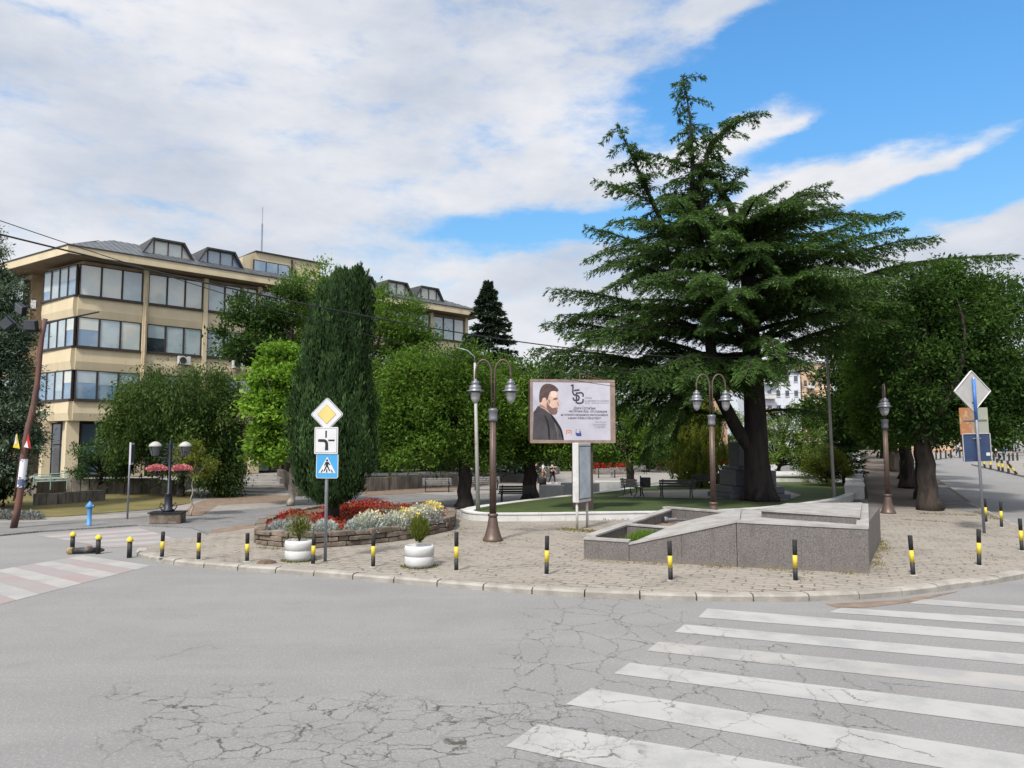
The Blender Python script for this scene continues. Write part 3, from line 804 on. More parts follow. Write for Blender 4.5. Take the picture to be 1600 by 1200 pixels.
for j in range(3):
    a, b = LP(4.4 - 1.3 * j, -.9), LP(4.4 - 1.3 * (j + 1) + .03, -.9)
    fm = MB(); A_, B_ = Vector(a), Vector(b); d = (B_ - A_).normalized(); an = math.atan2(d.y, d.x)
    for p in (A_, B_ - d * .04): fm.box((p.x, p.y, 2.7), (.08, .1, 3.7), an)
    for z in (.9, 3.0, 4.5): fm.box(((A_.x + B_.x) / 2, (A_.y + B_.y) / 2, z), (1.2, .09, .09), an)
    fo = fm.build('shop_window', 'window_frame', bld)
    pm = MB(); pm.box(((A_.x + B_.x) / 2, (A_.y + B_.y) / 2, 2.65), (1.22, .03, 3.5), an); pm.build('pane', 'glass_blue' if j == 1 else 'glass_dark', fo)
# cornice: soffit + beige fascia
def off_ring(o):
    return [LP(13, o), (Lx * 0 - o * .82, -o), (LEN + o, -o), (LEN + 1.5 + o, 14 + o), (LP(13)[0] - o, 18)]
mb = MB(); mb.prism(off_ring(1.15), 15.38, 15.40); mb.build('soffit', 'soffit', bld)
mb = MB(); mb.prism(off_ring(1.22), 15.405, 15.92); mb.build('cornice', 'facade', bld)
mb = MB(); mb.prism(off_ring(1.27), 15.925, 16.0); mb.build('eave_gutter', 'roof_trim', bld)
# roof
e = off_ring(1.2); rzg = 17.9
rdg = [(LP(13)[0] + 4.5, LP(13)[1]), (2.9, 3.4), (LEN - 3.2, 3.4), (LEN - 2, 11), (LP(13)[0] + 5, 15)]
mb = MB()
vs = [(p[0], p[1], 16.0) for p in e] + [(p[0], p[1], rzg) for p in rdg]
mb.add(vs, [(i, (i + 1) % 5, 5 + (i + 1) % 5, 5 + i) for i in range(5)] + [(5, 6, 7, 8, 9)])
# standing seams
x = -.6
while x < LEN + 1:
    y1 = 3.4; a = Vector((x, -1.2, 16.02)); k = 1.0
    if x < 2.9: k = max(0, (x + 1.0) / 3.9)
    if x > LEN - 3.2: k = max(0, (LEN + 1.2 - x) / 4.4)
    b = Vector((x, -1.2 + 4.6 * k, 16.02 + 1.9 * k))
    if k > .03: mb.tube([a, b], .022, 4)
    x += .45
t = -1
while t < 12.5:
    a = Vector(LP(t, 1.2)).to_3d(); a.z = 16.02
    k = min(1, (t + 1.0) * .19)
    mb.tube([a, (a.x + 4.4 * k, a.y + .2, 16.02 + 1.9 * k)], .022, 4); t += .5
mb.build('roof', 'roof_metal', bld)
def dormer(x0, x1, zt=17.72, g='glass_blue'):
    y0 = .55; w = x1 - x0; zb = 16.85 - .25
    outl = [(x0, zb), (x0 + w * .20, zt), (x1 - w * .22, zt), (x1, zb)]
    mb = MB()
    # hood: thick trapezoid shell running back into the roof
    o2 = [(x0 - .16, zb - .1), (x0 + w * .20 - .1, zt + .13), (x1 - w * .22 + .1, zt + .13), (x1 + .16, zb - .1)]
    for (a, b), (c, d_) in (((o2[0], o2[1]), (outl[0], outl[1])), ((o2[1], o2[2]), (outl[1], outl[2])), ((o2[2], o2[3]), (outl[2], outl[3]))):
        vs = []
        for y in (y0 - .28, y0 + 4.2):
            for p in (a, b, d_, c): vs.append((p[0], y, p[1]))
        mb.add(vs, [(0, 1, 2, 3), (4, 7, 6, 5), (0, 4, 5, 1), (1, 5, 6, 2), (2, 6, 7, 3), (3, 7, 4, 0)])
    for k in range(5):
        xx = x0 + w * .2 + (w * .58) * k / 4
        mb.box((xx, y0 - .285, zt + .065), (.02, .02, .13))
    dm = mb.build('dormer', 'roof_trim', bld)
    p = MB(); p.add([(outl[0][0], y0 + .05, outl[0][1] - .3), (outl[3][0], y0 + .05, outl[3][1] - .3), (outl[3][0], y0 + .05, outl[3][1]), (outl[2][0], y0 + .05, outl[2][1]), (outl[1][0], y0 + .05, outl[1][1]), (outl[0][0], y0 + .05, outl[0][1])], [(0, 1, 2, 3, 4, 5)])
    p.build('pane', g, dm)
    f = MB(); f.box(((x0 + x1) / 2, y0 + .0, zb + .02), (w * .98, .07, .07))
    for k in (.22, .5, .78): f.box((x0 + w * k, y0 + .0, (zb + zt) / 2 + (-.03)), (.06, .06, zt - zb - (.02 if k == .5 else .1)))
    f.build('frame', 'red_frame', dm)
for x0, x1 in ((4.1, 7.6), (8.0, 11.4), (20.6, 23.8), (24.3, 27.6), (28.0, 31.2)): dormer(x0, x1, g='glass_pale' if x0 > 23 or x0 < 5 else 'glass_blue')
# raised stair tower
mb = MB()
tw = [(11.6, .9), (18.4, .9), (18.4, 12), (11.6, 12)]
mb.prism(tw, 16.0, 17.75)
vs = [(11.6, .9, 17.75), (18.4, .9, 17.75), (18.4, 12, 17.75), (11.6, 12, 17.75), (12.7, .9, 18.3), (18.4, .9, 18.3), (18.4, 12, 18.3), (12.7, 12, 18.3)]
mb.add(vs, [(0, 1, 5, 4), (4, 5, 6, 7), (0, 4, 7, 3), (1, 2, 6, 5), (2, 3, 7, 6)])
tow = mb.build('stair_tower', 'facade', bld)
f = MB(); f.box((14.0, .83, 17.1), (3.1, .12, 1.1)); f.build('window_band', 'window_frame', tow)
f = MB()
for j in range(3): f.box((12.98 + j * 1.02, .76, 17.1), (.92, .03, .94))
f.build('pane', 'glass_blue', tow)
f = MB(); f.box((15.75, .8, 17.2), (.12, .14, 1.9)); f.build('drain_pipe', 'window_frame', tow)
f = MB(); f.prism([(12.6, .75), (18.6, .75), (18.6, 12.2), (12.6, 12.2)], 18.31, 18.40); f.build('roof_edge', 'roof_trim', tow)
f = MB(); f.tube([(14.2, 3.2, 18.4), (14.2, 3.2, 21.4)], .07, 8); f.tube([(14.2, 3.2, 21.4), (14.2, 3.2, 22.8)], .03, 6); f.build('antenna_mast', 'pole_grey', bld)

# terrace, block walls, steps
struct(fill([(-60, 45.4), (-27, 45.4), (-21.4, 46.4), G(352, 741, .8), D(430, 740, 56)[:2], (-15.2, 50), (2, 64), (5, 80), (-60, 90)], .78, 'terrace', 'concrete_step', .8))
bwl = thing('block_wall', 'dark weathered wall of upright concrete blocks holding up the building terrace', 'wall')
def blockwall(a, b, z0, z1, par, st=.45, top=None):
    a = Vector(a); b = Vector(b); L = (b - a).length; d = (b - a) / L; ang = math.atan2(d.y, d.x); n = max(1, int(L / st)); mb = MB()
    for i in range(n):
        p = a + d * (L * (i + .5) / n); h = z1 + random.uniform(-.03, .03)
        mb.box((p.x, p.y + random.uniform(-.02, .02), (z0 + h) / 2), (L / n - .025, .3, h - z0), ang)
    mb.build('blocks', 'concrete_block', par, bevel=.015)
blockwall((-60, 45.2), (-27, 45.2), 0, .98, bwl); blockwall((-27, 45.2), (-21.3, 46.2), 0, .98, bwl); blockwall((-21.3, 46.2), (-19.6, 44.4), 0, .9, bwl)
bw2 = thing('block_wall', 'low concrete block wall in two tiers beside the green railing', 'wall')
a = G(52, 792); b = G(88, 790)
blockwall(a, b, 0, .62, bw2, .36); blockwall(b, (b[0] + .9, b[1] + 2.6), 0, .62, bw2, .36)
blockwall(G(52, 780), G(100, 776), 0, .95, bw2, .36)
bw3 = thing('block_wall', 'dark block wall running along the right side of the wide steps', 'wall')
blockwall(G(462, 777), D(436, 745, 55)[:2], 0, 1.25, bw3); blockwall(G(462, 777), (-4, 55), 0, .9, bw3)
bw4 = thing('block_wall', 'low far block wall behind the bench between cypress and first trunk', 'wall')
blockwall(G(585, 752), G(690, 748), 0, .8, bw4)
# steps: broad shallow treads
mb = MB()
L0, L1 = Vector(G(322, 774)), Vector(D(356, 741, 57)[:2]); R0, R1 = Vector(G(460, 776)), Vector(D(432, 740, 57)[:2])
for k in range(8):
    t = k / 8
    a, b = L0.lerp(L1, t), R0.lerp(R1, t); c, d = R0.lerp(R1, 1.02), L0.lerp(L1, 1.02)
    mb.prism([tuple(a), tuple(b), tuple(c), tuple(d)], .0, .11 + k * .10)
tag(mb.build('steps', 'concrete_step'), 'wide shallow concrete steps climbing to the beige building', 'steps')
rl = thing('railing', 'small pale green pipe railing above the left block wall', 'railing', (0, 0, 0))
A_, B_ = Vector(D(53, 750, 40)), Vector(D(105, 748, 41))
mb = MB()
for k in range(4): mb.tube([A_ + Vector((0, 0, -.1 + .13 * k)), B_ + Vector((0, 0, -.1 + .13 * k))], .02, 6)
mb.build('rails', mat('rail_green', (.25, .42, .36), (.2, .34, .3), 3, .5), rl)
for t in (0, .5, 1):
    p = A_.lerp(B_, t); mb = MB(); mb.tube([(p.x, p.y, .6), (p.x, p.y, p.z + .3)], .025, 6); mb.build('post', MATS['rail_green'], rl)
# air conditioners on the facade
def ac(x, z, lab):
    o = thing('air_conditioner', lab, 'air conditioner', C0 + Matrix.Rotation(BA, 3, 'Z') @ Vector((x, -.42, z)), BA, 'air conditioners on the facade')
    mb = MB(); mb.box((0, 0, .3), (.85, .32, .6)); mb.build('casing', 'white_paint', o, bevel=.02)
    mb = MB(); mb.lathe([(.0, 0), (.22, .0), (.24, .02), (.0, .02)], (-.12, -.165, .3), 16, M=Matrix.Rotation(PI / 2, 3, 'X')); mb.build('fan_grille', 'black_paint', o)
    mb = MB(); mb.box((-.3, .05, -.03), (.05, .4, .05)); mb.box((.3, .05, -.03), (.05, .4, .05)); mb.build('bracket', 'iron_dark', o)
ac(6.9, 8.75, 'white air conditioner below the second bay of windows, middle row')
ac(10.9, 8.75, 'white air conditioner half behind leaves, right of the other one')
ac(17.2, 12.1, 'small white air conditioner high among the tree tops')
o = dup([q for q in COL.objects if q.name == 'air_conditioner'][0], C0 + Matrix.Rotation(BA, 3, 'Z') @ Vector((LP(5.0, .45)[0], LP(5.0, .45)[1], 12.4)), BA + 1.3, 'white air conditioner by the top left corner window')
# flower troughs under right-hand top windows (dark)
# ------------------------------------------------------------------ street furniture
def double_lamp(name, label, loc, rz, group='brown double lanterns'):
    o = thing(name, label, 'street lamp', loc, rz, group)
    mb = MB(); mb.lathe([(.30, 0), (.30, .05), (.27, .09), (.22, .22), (.165, .42), (.13, .66), (.12, .70), (.15, .72), (.15, .78), (.11, .80)], seg=24)
    mb.build('base', 'lamp_brown', o, True)
    mb = MB(); mb.lathe([(.095, .78), (.085, 3.56)], seg=16)
    for k in range(8):
        g = 2 * PI * k / 8; mb.tube([(.092 * math.cos(g), .092 * math.sin(g), .8), (.084 * math.cos(g), .084 * math.sin(g), 3.55)], .011, 5)
    mb.build('pole', 'lamp_brown', o, True)
    mb = MB(); mb.lathe([(.10, 3.5), (.145, 3.56), (.13, 3.6), (.13, 3.78), (.15, 3.82), (.15, 3.87), (.08, 3.9)], seg=20); mb.build('collar', 'lamp_grey', o, True)
    for s in (-1, 1):
        pts = [(s * .045, 0, 3.85), (s * .05, 0, 4.9)]
        for k in range(1, 12):
            g = PI * k / 12; pts.append((s * (.05 + .24 * (1 - math.cos(g))), 0, 4.93 + .42 * math.sin(g)))
        pts += [(s * .53, 0, 4.9), (s * .53, 0, 4.72)]
        mb = MB(); mb.tube(pts, .028, 8); arm = mb.build('arm', 'lamp_brown', o, True)
        ln = MB(); c = (s * .53, 0, 0)
        ln.lathe([(.03, 4.78), (.06, 4.75), (.06, 4.72), (.12, 4.70), (.13, 4.62), (.11, 4.60), (.17, 4.57), (.185, 4.48), (.18, 4.46), (.275, 4.415), (.275, 4.40), (.15, 4.405), (.0, 4.41)], c, 24)
        lo = ln.build('lantern', 'lamp_grey', o, True)
        gb = MB(); gb.lathe([(.14, 4.40), (.15, 4.32), (.135, 4.2), (.09, 4.09), (.03, 4.04), (.0, 4.035)], c, 20)
        gb.build('lamp_glass', 'lamp_glass', lo, True)
    return o
x, y = G(770, 845, PZ); double_lamp('street_lamp', 'brown double lantern nearest the flower bed, left of the billboard', (x, y, PZ), 0)
double_lamp('street_lamp', 'brown double lantern standing just behind the sloping granite planter', (7.15, 27.2, PZ), R(4))
x, y = G(1388, 802, PZ); l3 = double_lamp('street_lamp', 'brown double lantern seen end-on beside the tree alley, slightly leaning', (x, y, PZ), R(68))
l3.rotation_euler = (0, R(-1.5), R(68))

def bollard(label, px, py, top, lean=0):
    x, y = G(px, py, PZ)
    h = (py - top) / 1186 * y * 1.0
    o = thing('bollard', label, 'bollard', (x, y, PZ), 0, 'black and yellow bollards along the pavement edge')
    o.rotation_euler = (R(lean * .4), R(lean), RNG.uniform(0, 6))
    r = .047
    mb = MB(); z = 0
    sg = [(0, .33, 'black_paint'), (.33, .64, 'yellow_paint'), (.64, 1.0, 'black_paint')]
    for a, b, m_ in sg: mb.lathe([(r, a * h + (.0005 if a else 0)), (r, b * h)] + ([(r * .9, b * h + .012), (0, b * h + .018)] if b == 1 else []), seg=14, mt=m_)
    mb.build('post', None, o, True)
    mb = MB(); mb.lathe([(.10, .001), (.09, .012), (.055, .02)], seg=10); mb.build('footing', 'kerb_stone', o)
BLS = [(253, 871, 832.5, 'leftmost of the striped bollards, near the pavement tip'), (310, 875, 834, 'second striped bollard from the left pavement tip'), (386, 877.5, 835, 'striped bollard in front of the left end of the flower bed'),
       (489, 882, 837, 'striped bollard touching the left white planter tub'), (583, 886, 836, 'striped bollard between the road sign and the right white planter'), (713, 892, 834, 'striped bollard just right of the right white planter'),
       (854, 898, 840, 'striped bollard between lamp and granite planter'), (1048, 907, 848, 'striped bollard before the low slope of the granite planter'), (1243, 908, 846, 'striped bollard before the tall end of the granite planter'),
       (1427, 899, 839, 'slightly tilted striped bollard right of the granite planter'), (1530, 884, 829, 'striped bollard left of the one at the right picture edge'), (1597, 861, 812, 'striped bollard at the right picture edge'),
       (1541, 816, 780, 'striped bollard right behind the leaning sign post'), (1565, 824, 784.5, 'striped bollard by the side street right of the sign post')]
for px, py, tp, lb in BLS: bollard(lb, px, py, tp, {1427: 2.5, 1530: -2, 1565: -2.5, 1048: -1}.get(px, random.uniform(-1, 1)))
def capbollard(label, px, py, top, z=0):
    x, y = G(px, py, z); h = (py - top) / 1186 * y
    o = thing('bollard', label, 'bollard', (x, y, z), 0, 'black bollards with yellow caps')
    mb = MB(); mb.lathe([(.062, 0), (.058, h - .14)], seg=14); mb.build('post', 'black_paint', o, True)
    mb = MB(); mb.lathe([(.07, h - .14), (.085, h - .125), (.085, h - .08), (.068, h - .06), (.045, h - .02), (0, h)], seg=14); mb.build('cap', 'yellow_paint', o, True)
capbollard('black bollard with yellow cap beside the fallen post, leftmost', 113, 857, 831)
capbollard('black bollard with yellow cap at the foot of the fallen post', 153, 865.5, 835.5)
capbollard('black bollard with yellow cap nearest the pavement tip', 202, 871.5, 839)
x, y = G(108, 866); o = thing('fallen_bollard', 'knocked over black bollard lying between two yellow capped ones', 'bollard', (x, y, .085), R(12))
mb = MB(); mb.tube([(.1, 0, 0), (.72, 0, .01)], .075, 12); mb.build('post', 'black_paint', o, True)
mb = MB(); mb.tube([(-.06, 0, 0), (.0, 0, 0), (.1, 0, 0)], [.05, .10, .10], 12); mb.build('cap', mat('dirty_yellow', (.33, .26, .10), (.12, .09, .06), 9, .8), o, True)
mb = MB(); mb.tube([(.72, 0, .01), (.86, .03, 0)], [.08, .03], 8); mb.tube([(.4, .12, .06), (.52, .16, .07)], [.05, .04], 7); mb.build('broken_anchor', 'rust_pipe', o)

def tub(label, px, py, kind):
    x, y = G(px, py, PZ)
    o = thing('planter_tub', label, 'planter', (x, y, PZ), 0, 'round white concrete planters')
    mb = MB(); mb.lathe([(.26, 0), (.31, .05), (.335, .10), (.335, .25), (.325, .262), (.325, .27), (.34, .28), (.345, .43), (.33, .485), (.30, .50), (.285, .485), (.275, .42)], seg=36); mb.build('tub', 'white_paint', o, True)
    mb = MB(); mb.lathe([(.28, .43), (.0, .46)], seg=20); mb.build('soil', 'soil', o)
    n = 900; 
    if kind == 0: # sparse, twiggy
        P = RNG.normal(size=(n, 3)) * (.13, .13, .14) + (0, 0, .78); P[:, 2] = np.clip(P[:, 2], .45, 1.15)
        dr = P - np.array((0, 0, .3)); leaves('shrub_leaves', 'leaf_olive', o, P, dr + RNG.normal(size=(n, 3)) * .3, unit(n), RNG.uniform(.05, .10, n), RNG.uniform(.015, .03, n), RNG.random(n))
        mb = MB()
        for k in range(16): g = random.random() * 6.3; r = random.uniform(.05, .26); mb.tube([(0, 0, .44), (r * .5 * math.cos(g), r * .5 * math.sin(g), .75), (r * math.cos(g), r * math.sin(g), random.uniform(.85, 1.12))], .007, 4)
        mb.build('stems', 'bark_red', o)
    else:
        n = 1900; u = unit(n); P = u * (.23, .23, .30) * (RNG.random((n, 1)) ** .3) + (0, 0, .82); k = P[:, 2] < .75; P[k, :2] *= ((P[k, 2] - .4) / .35)[:, None].clip(.15, 1)
        dr = (P - np.array((0, 0, .3))) * (1, 1, 1.6); leaves('shrub_leaves', 'leaf_olive', o, P, dr + RNG.normal(size=(n, 3)) * .12, unit(n), RNG.uniform(.07, .13, n), RNG.uniform(.012, .022, n), RNG.random(n) * .9 + .1)
    # weeds round the foot
    n = 260; g = RNG.random(n) * 6.28; P = np.stack([np.cos(g) * .35, np.sin(g) * .35, np.zeros(n)], 1) + RNG.normal(size=(n, 3)) * (.05, .05, 0)
    leaves('weeds', 'leaf_olive', o, P, RNG.normal(size=(n, 3)) * (.6, .6, .2) + (0, 0, .6), unit(n), RNG.uniform(.04, .09, n), RNG.uniform(.01, .02, n), RNG.random(n))
leafmat('leaf_olive', (.045, .065, .012), (.15, .17, .03))
tub('white round planter tub with a sparse reddish shrub, left one', 467, 876, 0)
tub('white round planter tub with a dense green conifer shrub, right one', 655, 886, 1)

# ---- road signs
def plate(outline, th=.012, y=0, mb=None, mt=None):
    mb = mb or MB(); n = len(outline)
    vs = [(p[0], y, p[1]) for p in outline] + [(p[0], y + th, p[1]) for p in outline]
    return mb.add(vs, [tuple(range(n)), tuple(range(n, 2 * n))[::-1]] + [(i, n + i, n + (i + 1) % n, (i + 1) % n) for i in range(n)], mt)
def rrect(w, h, r, cx=0, cz=0, k=4):
    out = []
    for sx, sz, a0 in ((1, 1, 0), (-1, 1, 90), (-1, -1, 180), (1, -1, 270)):
        for i in range(k + 1):
            a = R(a0 + 90 * i / k); out.append((cx + sx * (w / 2 - r) + r * math.cos(a), cz + sz * (h / 2 - r) + r * math.sin(a)))
    return out[::-1]
def rot45(pts, cx, cz):
    c = math.cos(PI / 4); return [(cx + (x_ - z_) * c, cz + (x_ + z_) * c) for x_, z_ in pts]
x, y = G(508, 877, PZ)
sg = thing('road_sign', 'grey post with yellow diamond, junction plate and blue pedestrian crossing sign', 'road sign', (x, y, PZ), R(-8))
pm = y / 1186
mb = MB(); mb.lathe([(.04, 0), (.04, 3.55), (.0, 3.57)], seg=14); mb.build('post', 'pole_grey', sg, True)
zz = lambda py: CH + (HZ - py) / 1186 * y * 1.003 - PZ
# diamond
dz = zz(648)
d0 = MB(); plate(rot45(rrect(.60, .60, .05), 0, dz), .02, -.07, d0); dm = d0.build('diamond_plate', 'sign_white', sg)
d0 = MB(); plate(rot45(rrect(.575, .575, .04), 0, dz), .003, -.0735, d0); d0.build('rim_line', 'sign_black', dm)
d0 = MB(); plate(rot45(rrect(.555, .555, .035), 0, dz), .003, -.077, d0); d0.build('white_field', 'sign_white', dm)
d0 = MB(); plate(rot45(rrect(.34, .34, .01), 0, dz), .003, -.0805, d0); d0.build('yellow_rim', mat('sign_olive', (.30, .24, .09), None, 3, .5), dm)
d0 = MB(); plate(rot45(rrect(.32, .32, .01), 0, dz), .003, -.084, d0); d0.build('yellow_field', 'sign_yellow', dm)
jz = zz(688.5)
d0 = MB(); plate(rrect(.60, .655, .03, .0, jz), .02, -.09, d0); jm = d0.build('junction_plate', 'sign_white', sg)
d0 = MB(); plate(rrect(.55, .60, .02, .0, jz), .003, -.0935, d0); d0.build('rim_line', 'sign_black', jm)
d0 = MB(); plate(rrect(.535, .585, .02, .0, jz), .003, -.097, d0); d0.build('white_field', 'sign_white', jm)
d0 = MB(); cx_, cz_ = .0, jz
plate([(cx_ - .02, cz_ + .07), (cx_ + .02, cz_ + .07), (cx_ + .02, cz_ + .24), (cx_ - .02, cz_ + .24)][::1], .003, -.1005, d0)
plate([(cx_ + .06, cz_ - .015), (cx_ + .22, cz_ - .015), (cx_ + .22, cz_ + .025), (cx_ + .06, cz_ + .025)], .003, -.1005, d0)
arc = [(cx_ - .20, cz_ - .03), (cx_ - .20, cz_ + .035)]
for k in range(7): a = R(90 - 90 * k / 6); arc.append((cx_ - .06 + .115 * math.cos(a), cz_ - .08 + .115 * math.sin(a)))
arc += [(cx_ + .065, cz_ - .235), (cx_ - .025, cz_ - .235)]
for k in range(7): a = R(0 + 90 * k / 6); arc.append((cx_ - .06 + .045 * math.cos(a), cz_ - .10 + .065 * math.sin(a)))
plate(arc[::-1], .003, -.1005, d0); d0.build('road_symbol', 'sign_black', jm)
bz = zz(727.5)
d0 = MB(); plate(rrect(.56, .60, .05, .03, bz), .02, -.07, d0); bm_ = d0.build('crossing_plate', 'sign_white', sg)
d0 = MB(); plate(rrect(.53, .57, .04, .03, bz), .003, -.0735, d0); d0.build('blue_field', 'sign_blue', bm_)
d0 = MB(); plate([(-.19, bz - .17), (.25, bz - .17), (.03, bz + .22)], .003, -.077, d0); d0.build('triangle', 'sign_white', bm_)
d0 = MB(); cx_ = .03
d0.lathe([(.0, -.0015), (.027, -.0015), (.027, .0015), (.0, .0015)], (cx_, -.079, bz + .135), 12, M=Matrix.Rotation(PI / 2, 3, 'X'))
for pl in ([(-.035, .10), (.035, .10), (.03, .0), (-.03, .0)], [(.035, .10), (.085, .03), (.075, .01), (.02, .06)], [(-.035, .10), (-.075, .01), (-.06, .0), (-.02, .06)],
           [(-.03, .0), (.01, .0), (-.06, -.13), (-.09, -.13)], [(-.01, .0), (.03, .0), (.09, -.13), (.06, -.13)],
           [(-.16, -.155), (-.125, -.155), (-.095, -.09), (-.12, -.09)], [(-.02, -.155), (.015, -.155), (.01, -.08), (-.015, -.08)], [(.125, -.155), (.16, -.155), (.115, -.09), (.095, -.09)]):
    plate([(cx_ + a, bz + b) for a, b in pl], .003, -.0805, d0)
d0.build('walking_figure', 'sign_black', bm_)
mb = MB()
for z in (dz, jz + .15, jz - .15, bz): mb.box((0, -.045, z), (.12, .05, .03))
mb.build('clamp', 'pole_grey', sg)
# right sign seen from behind
x, y = G(1538, 833, PZ)
sr = thing('road_sign', 'leaning grey post with three sign backs: white diamond, rusty plate, dark blue panel', 'road sign', (x, y, PZ), R(14))
sr.rotation_euler = (0, R(-1.3), R(10))
zz = lambda py: (D(1525, py, y)[2] - PZ)
mb = MB(); mb.lathe([(.045, 0), (.045, zz(590)), (0, zz(589))], seg=14); mb.build('post', 'pole_grey', sr, True)
mb = MB(); mb.lathe([(.049, zz(656)), (.049, zz(592))], seg=14); mb.build('blue_tape', 'blue_tape', sr, True)
s_ = y / 1186 * .93
d0 = MB(); plate(rot45(rrect(.98, .98, .06), -.02, zz(611)), .03, .06, d0); a = d0.build('diamond_plate', 'sign_back', sr)
d0 = MB(); hw = .98 * .7071
for p, q in (((-hw, 0), (0, hw)), ((0, hw), (hw, 0)), ((hw, 0), (0, -hw)), ((0, -hw), (-hw, 0))):
    d0.slab((0, 0), (0, 1), .01, (0, 0), (0, 0)) if False else d0.tube([(p[0] * .96 - .02, .05, zz(611) + p[1] * .96), (q[0] * .96 - .02, .05, zz(611) + q[1] * .96)], .018, 6)
d0.build('rim', 'sign_white', a)
d0 = MB(); plate(rrect(1.04, .88, .02, -.03, zz(658)), .02, .062, d0); d0.build('rusty_plate', 'rusty_sheet', sr)
d0 = MB(); plate(rrect(1.03, .90, .05, .0, zz(699)), .03, .06, d0); a = d0.build('route_panel', 'navy_panel', sr)
d0 = MB()
for p, q in (((-.5, .44), (.5, .44)), ((.505, .44), (.505, -.4)), ((-.505, .44), (-.505, -.44))): d0.tube([(p[0], .05, zz(699) + p[1]), (q[0], .05, zz(699) + q[1])], .016, 6)
d0.build('rim', 'sign_back', a)
d0 = MB(); plate(rrect(.14, .10, .01, .40, zz(710)), .003, .0565, d0); d0.build('sticker', 'sign_white', a)
d0 = MB(); d0.box((0, .05, zz(656)), (.85, .03, .04)); d0.box((0, .05, zz(685)), (.3, .05, .03)); d0.box((0, .05, zz(628)), (.16, .05, .03)); d0.build('clamp', 'pole_grey', sr)

# ---- billboard
bx, by = G(912, 807, PZ)
by += .2
BB = thing('billboard', 'brown framed billboard showing a bearded man in a black jacket beside a printed greeting', 'billboard', (bx, by, PZ), R(7))
mb = MB(); mb.box((-.02, 0, 1.55), (.80, .30, 3.1))
for k in range(-6, 7): mb.box((-.02 + k * .06, -.155, 1.55), (.02, .015, 3.08))
mb.add([(-.47, -.2, 0), (.45, -.2, 0), (.45, .2, 0), (-.47, .2, 0), (-.42, -.16, .25), (.39, -.16, .25), (.39, .16, .25), (-.42, .16, .25)], [(0, 1, 5, 4), (1, 2, 6, 5), (2, 3, 7, 6), (3, 0, 4, 7), (4, 5, 6, 7)])
mb.build('post', 'board_frame', BB)
sz = by / 1186
zl = lambda py: CH + (HZ - py) * sz * 1.006 - PZ
zt, zb = zl(595), zl(692.5); wL, wR = (826 - 911) * sz, (959.5 - 911) * sz
W_, H_ = wR - wL, zt - zb; cx = (wL + wR) / 2; cz = (zt + zb) / 2
mb = MB(); plate(rrect(W_, H_, .12, cx, cz), .42, -.36, mb); fr = mb.build('cabinet', 'board_frame', BB)
mb = MB()
plate(rrect(W_ - .0, .10, .04, cx, zt - .05), .05, -.40, mb); plate(rrect(W_, .12, .04, cx, zb + .06), .05, -.40, mb)
plate(rrect(.10, H_ - .22, .01, wL + .055, cz), .05, -.40, mb); plate(rrect(.20, H_ - .22, .01, wR - .10, cz), .05, -.40, mb)
mb.build('frame', 'board_frame_light', BB)
pw0, pw1, ph0, ph1 = wL + .105, wR - .20, zb + .12, zt - .10
mb = MB(); plate([(pw0, ph0), (pw1, ph0), (pw1, ph1), (pw0, ph1)], .01, -.385, mb); pap = mb.build('poster', 'paper', BB)
TLp, TRp, BRp, BLp = Vector((170, 290)), Vector((1185, 235)), Vector((1215, 1000)), Vector((190, 1015))
def bp(xx, yy):
    u, w = .5, .5
    for _ in range(12):
        t_ = TLp.lerp(TRp, u); b_ = BLp.lerp(BRp, u); w = (yy - t_.y) / (b_.y - t_.y)
        l_ = TLp.lerp(BLp, w); r_ = TRp.lerp(BRp, w); u = (xx - l_.x) / (r_.x - l_.x)
    return (pw0 + (pw1 - pw0) * min(max(u, 0), 1), ph1 - (ph1 - ph0) * min(max(w, 0), 1))
def flat(name, pts, mt, k, par=pap):
    P = [bp(*p) for p in pts]
    a = sum(P[i][0] * P[(i + 1) % len(P)][1] - P[(i + 1) % len(P)][0] * P[i][1] for i in range(len(P)))
    if a < 0: P = P[::-1]
    bm = bmesh.new(); y_ = -.386 - .0015 * k
    vs = [bm.verts.new((p[0], y_, p[1])) for p in P]; es = [bm.edges.new((vs[i], vs[(i + 1) % len(vs)])) for i in range(len(vs))]
    bmesh.ops.triangle_fill(bm, edges=es, use_beauty=True)
    me = bpy.data.meshes.new(name); bm.to_mesh(me); bm.free(); me.materials.append(MATS[mt] if isinstance(mt, str) else mt)
    o = bpy.data.objects.new(name, me); COL.objects.link(o); o.parent = par; return o
def sm(pts, n=2):
    for _ in range(n):
        q = []
        for i in range(len(pts)):
            a, b = pts[i], pts[(i + 1) % len(pts)]
            q += [(a[0] * .75 + b[0] * .25, a[1] * .75 + b[1] * .25), (a[0] * .25 + b[0] * .75, a[1] * .25 + b[1] * .75)]
        pts = q
    return pts
mat('print_skin', (.52, .36, .29), (.44, .29, .23), 5, .5)
mat('print_skin_shade', (.30, .18, .14), (.24, .14, .11), 5, .5)
mat('print_hair', (.055, .035, .035), (.085, .055, .05), 7, .5)
mat('print_beard', (.17, .10, .085), (.12, .07, .06), 7, .5)
mat('print_jacket', (.035, .031, .036), (.06, .054, .058), 2, .5)
mat('print_jacket_edge', (.008, .008, .01), None, 3, .5)
mat('print_ink', (.045, .04, .055), None, 3, .5)
mat('print_grey', (.26, .25, .31), None, 3, .5)
mat('print_orange', (.55, .17, .08), None, 3, .5)
mat('print_navy', (.05, .05, .22), None, 3, .5)
flat('printed_jacket', [(190, 668), (215, 640), (245, 592), (275, 594), (330, 610), (380, 640), (420, 680), (455, 735), (505, 795), (545, 850), (575, 920), (600, 1012), (189, 1012)], 'print_jacket', 1)
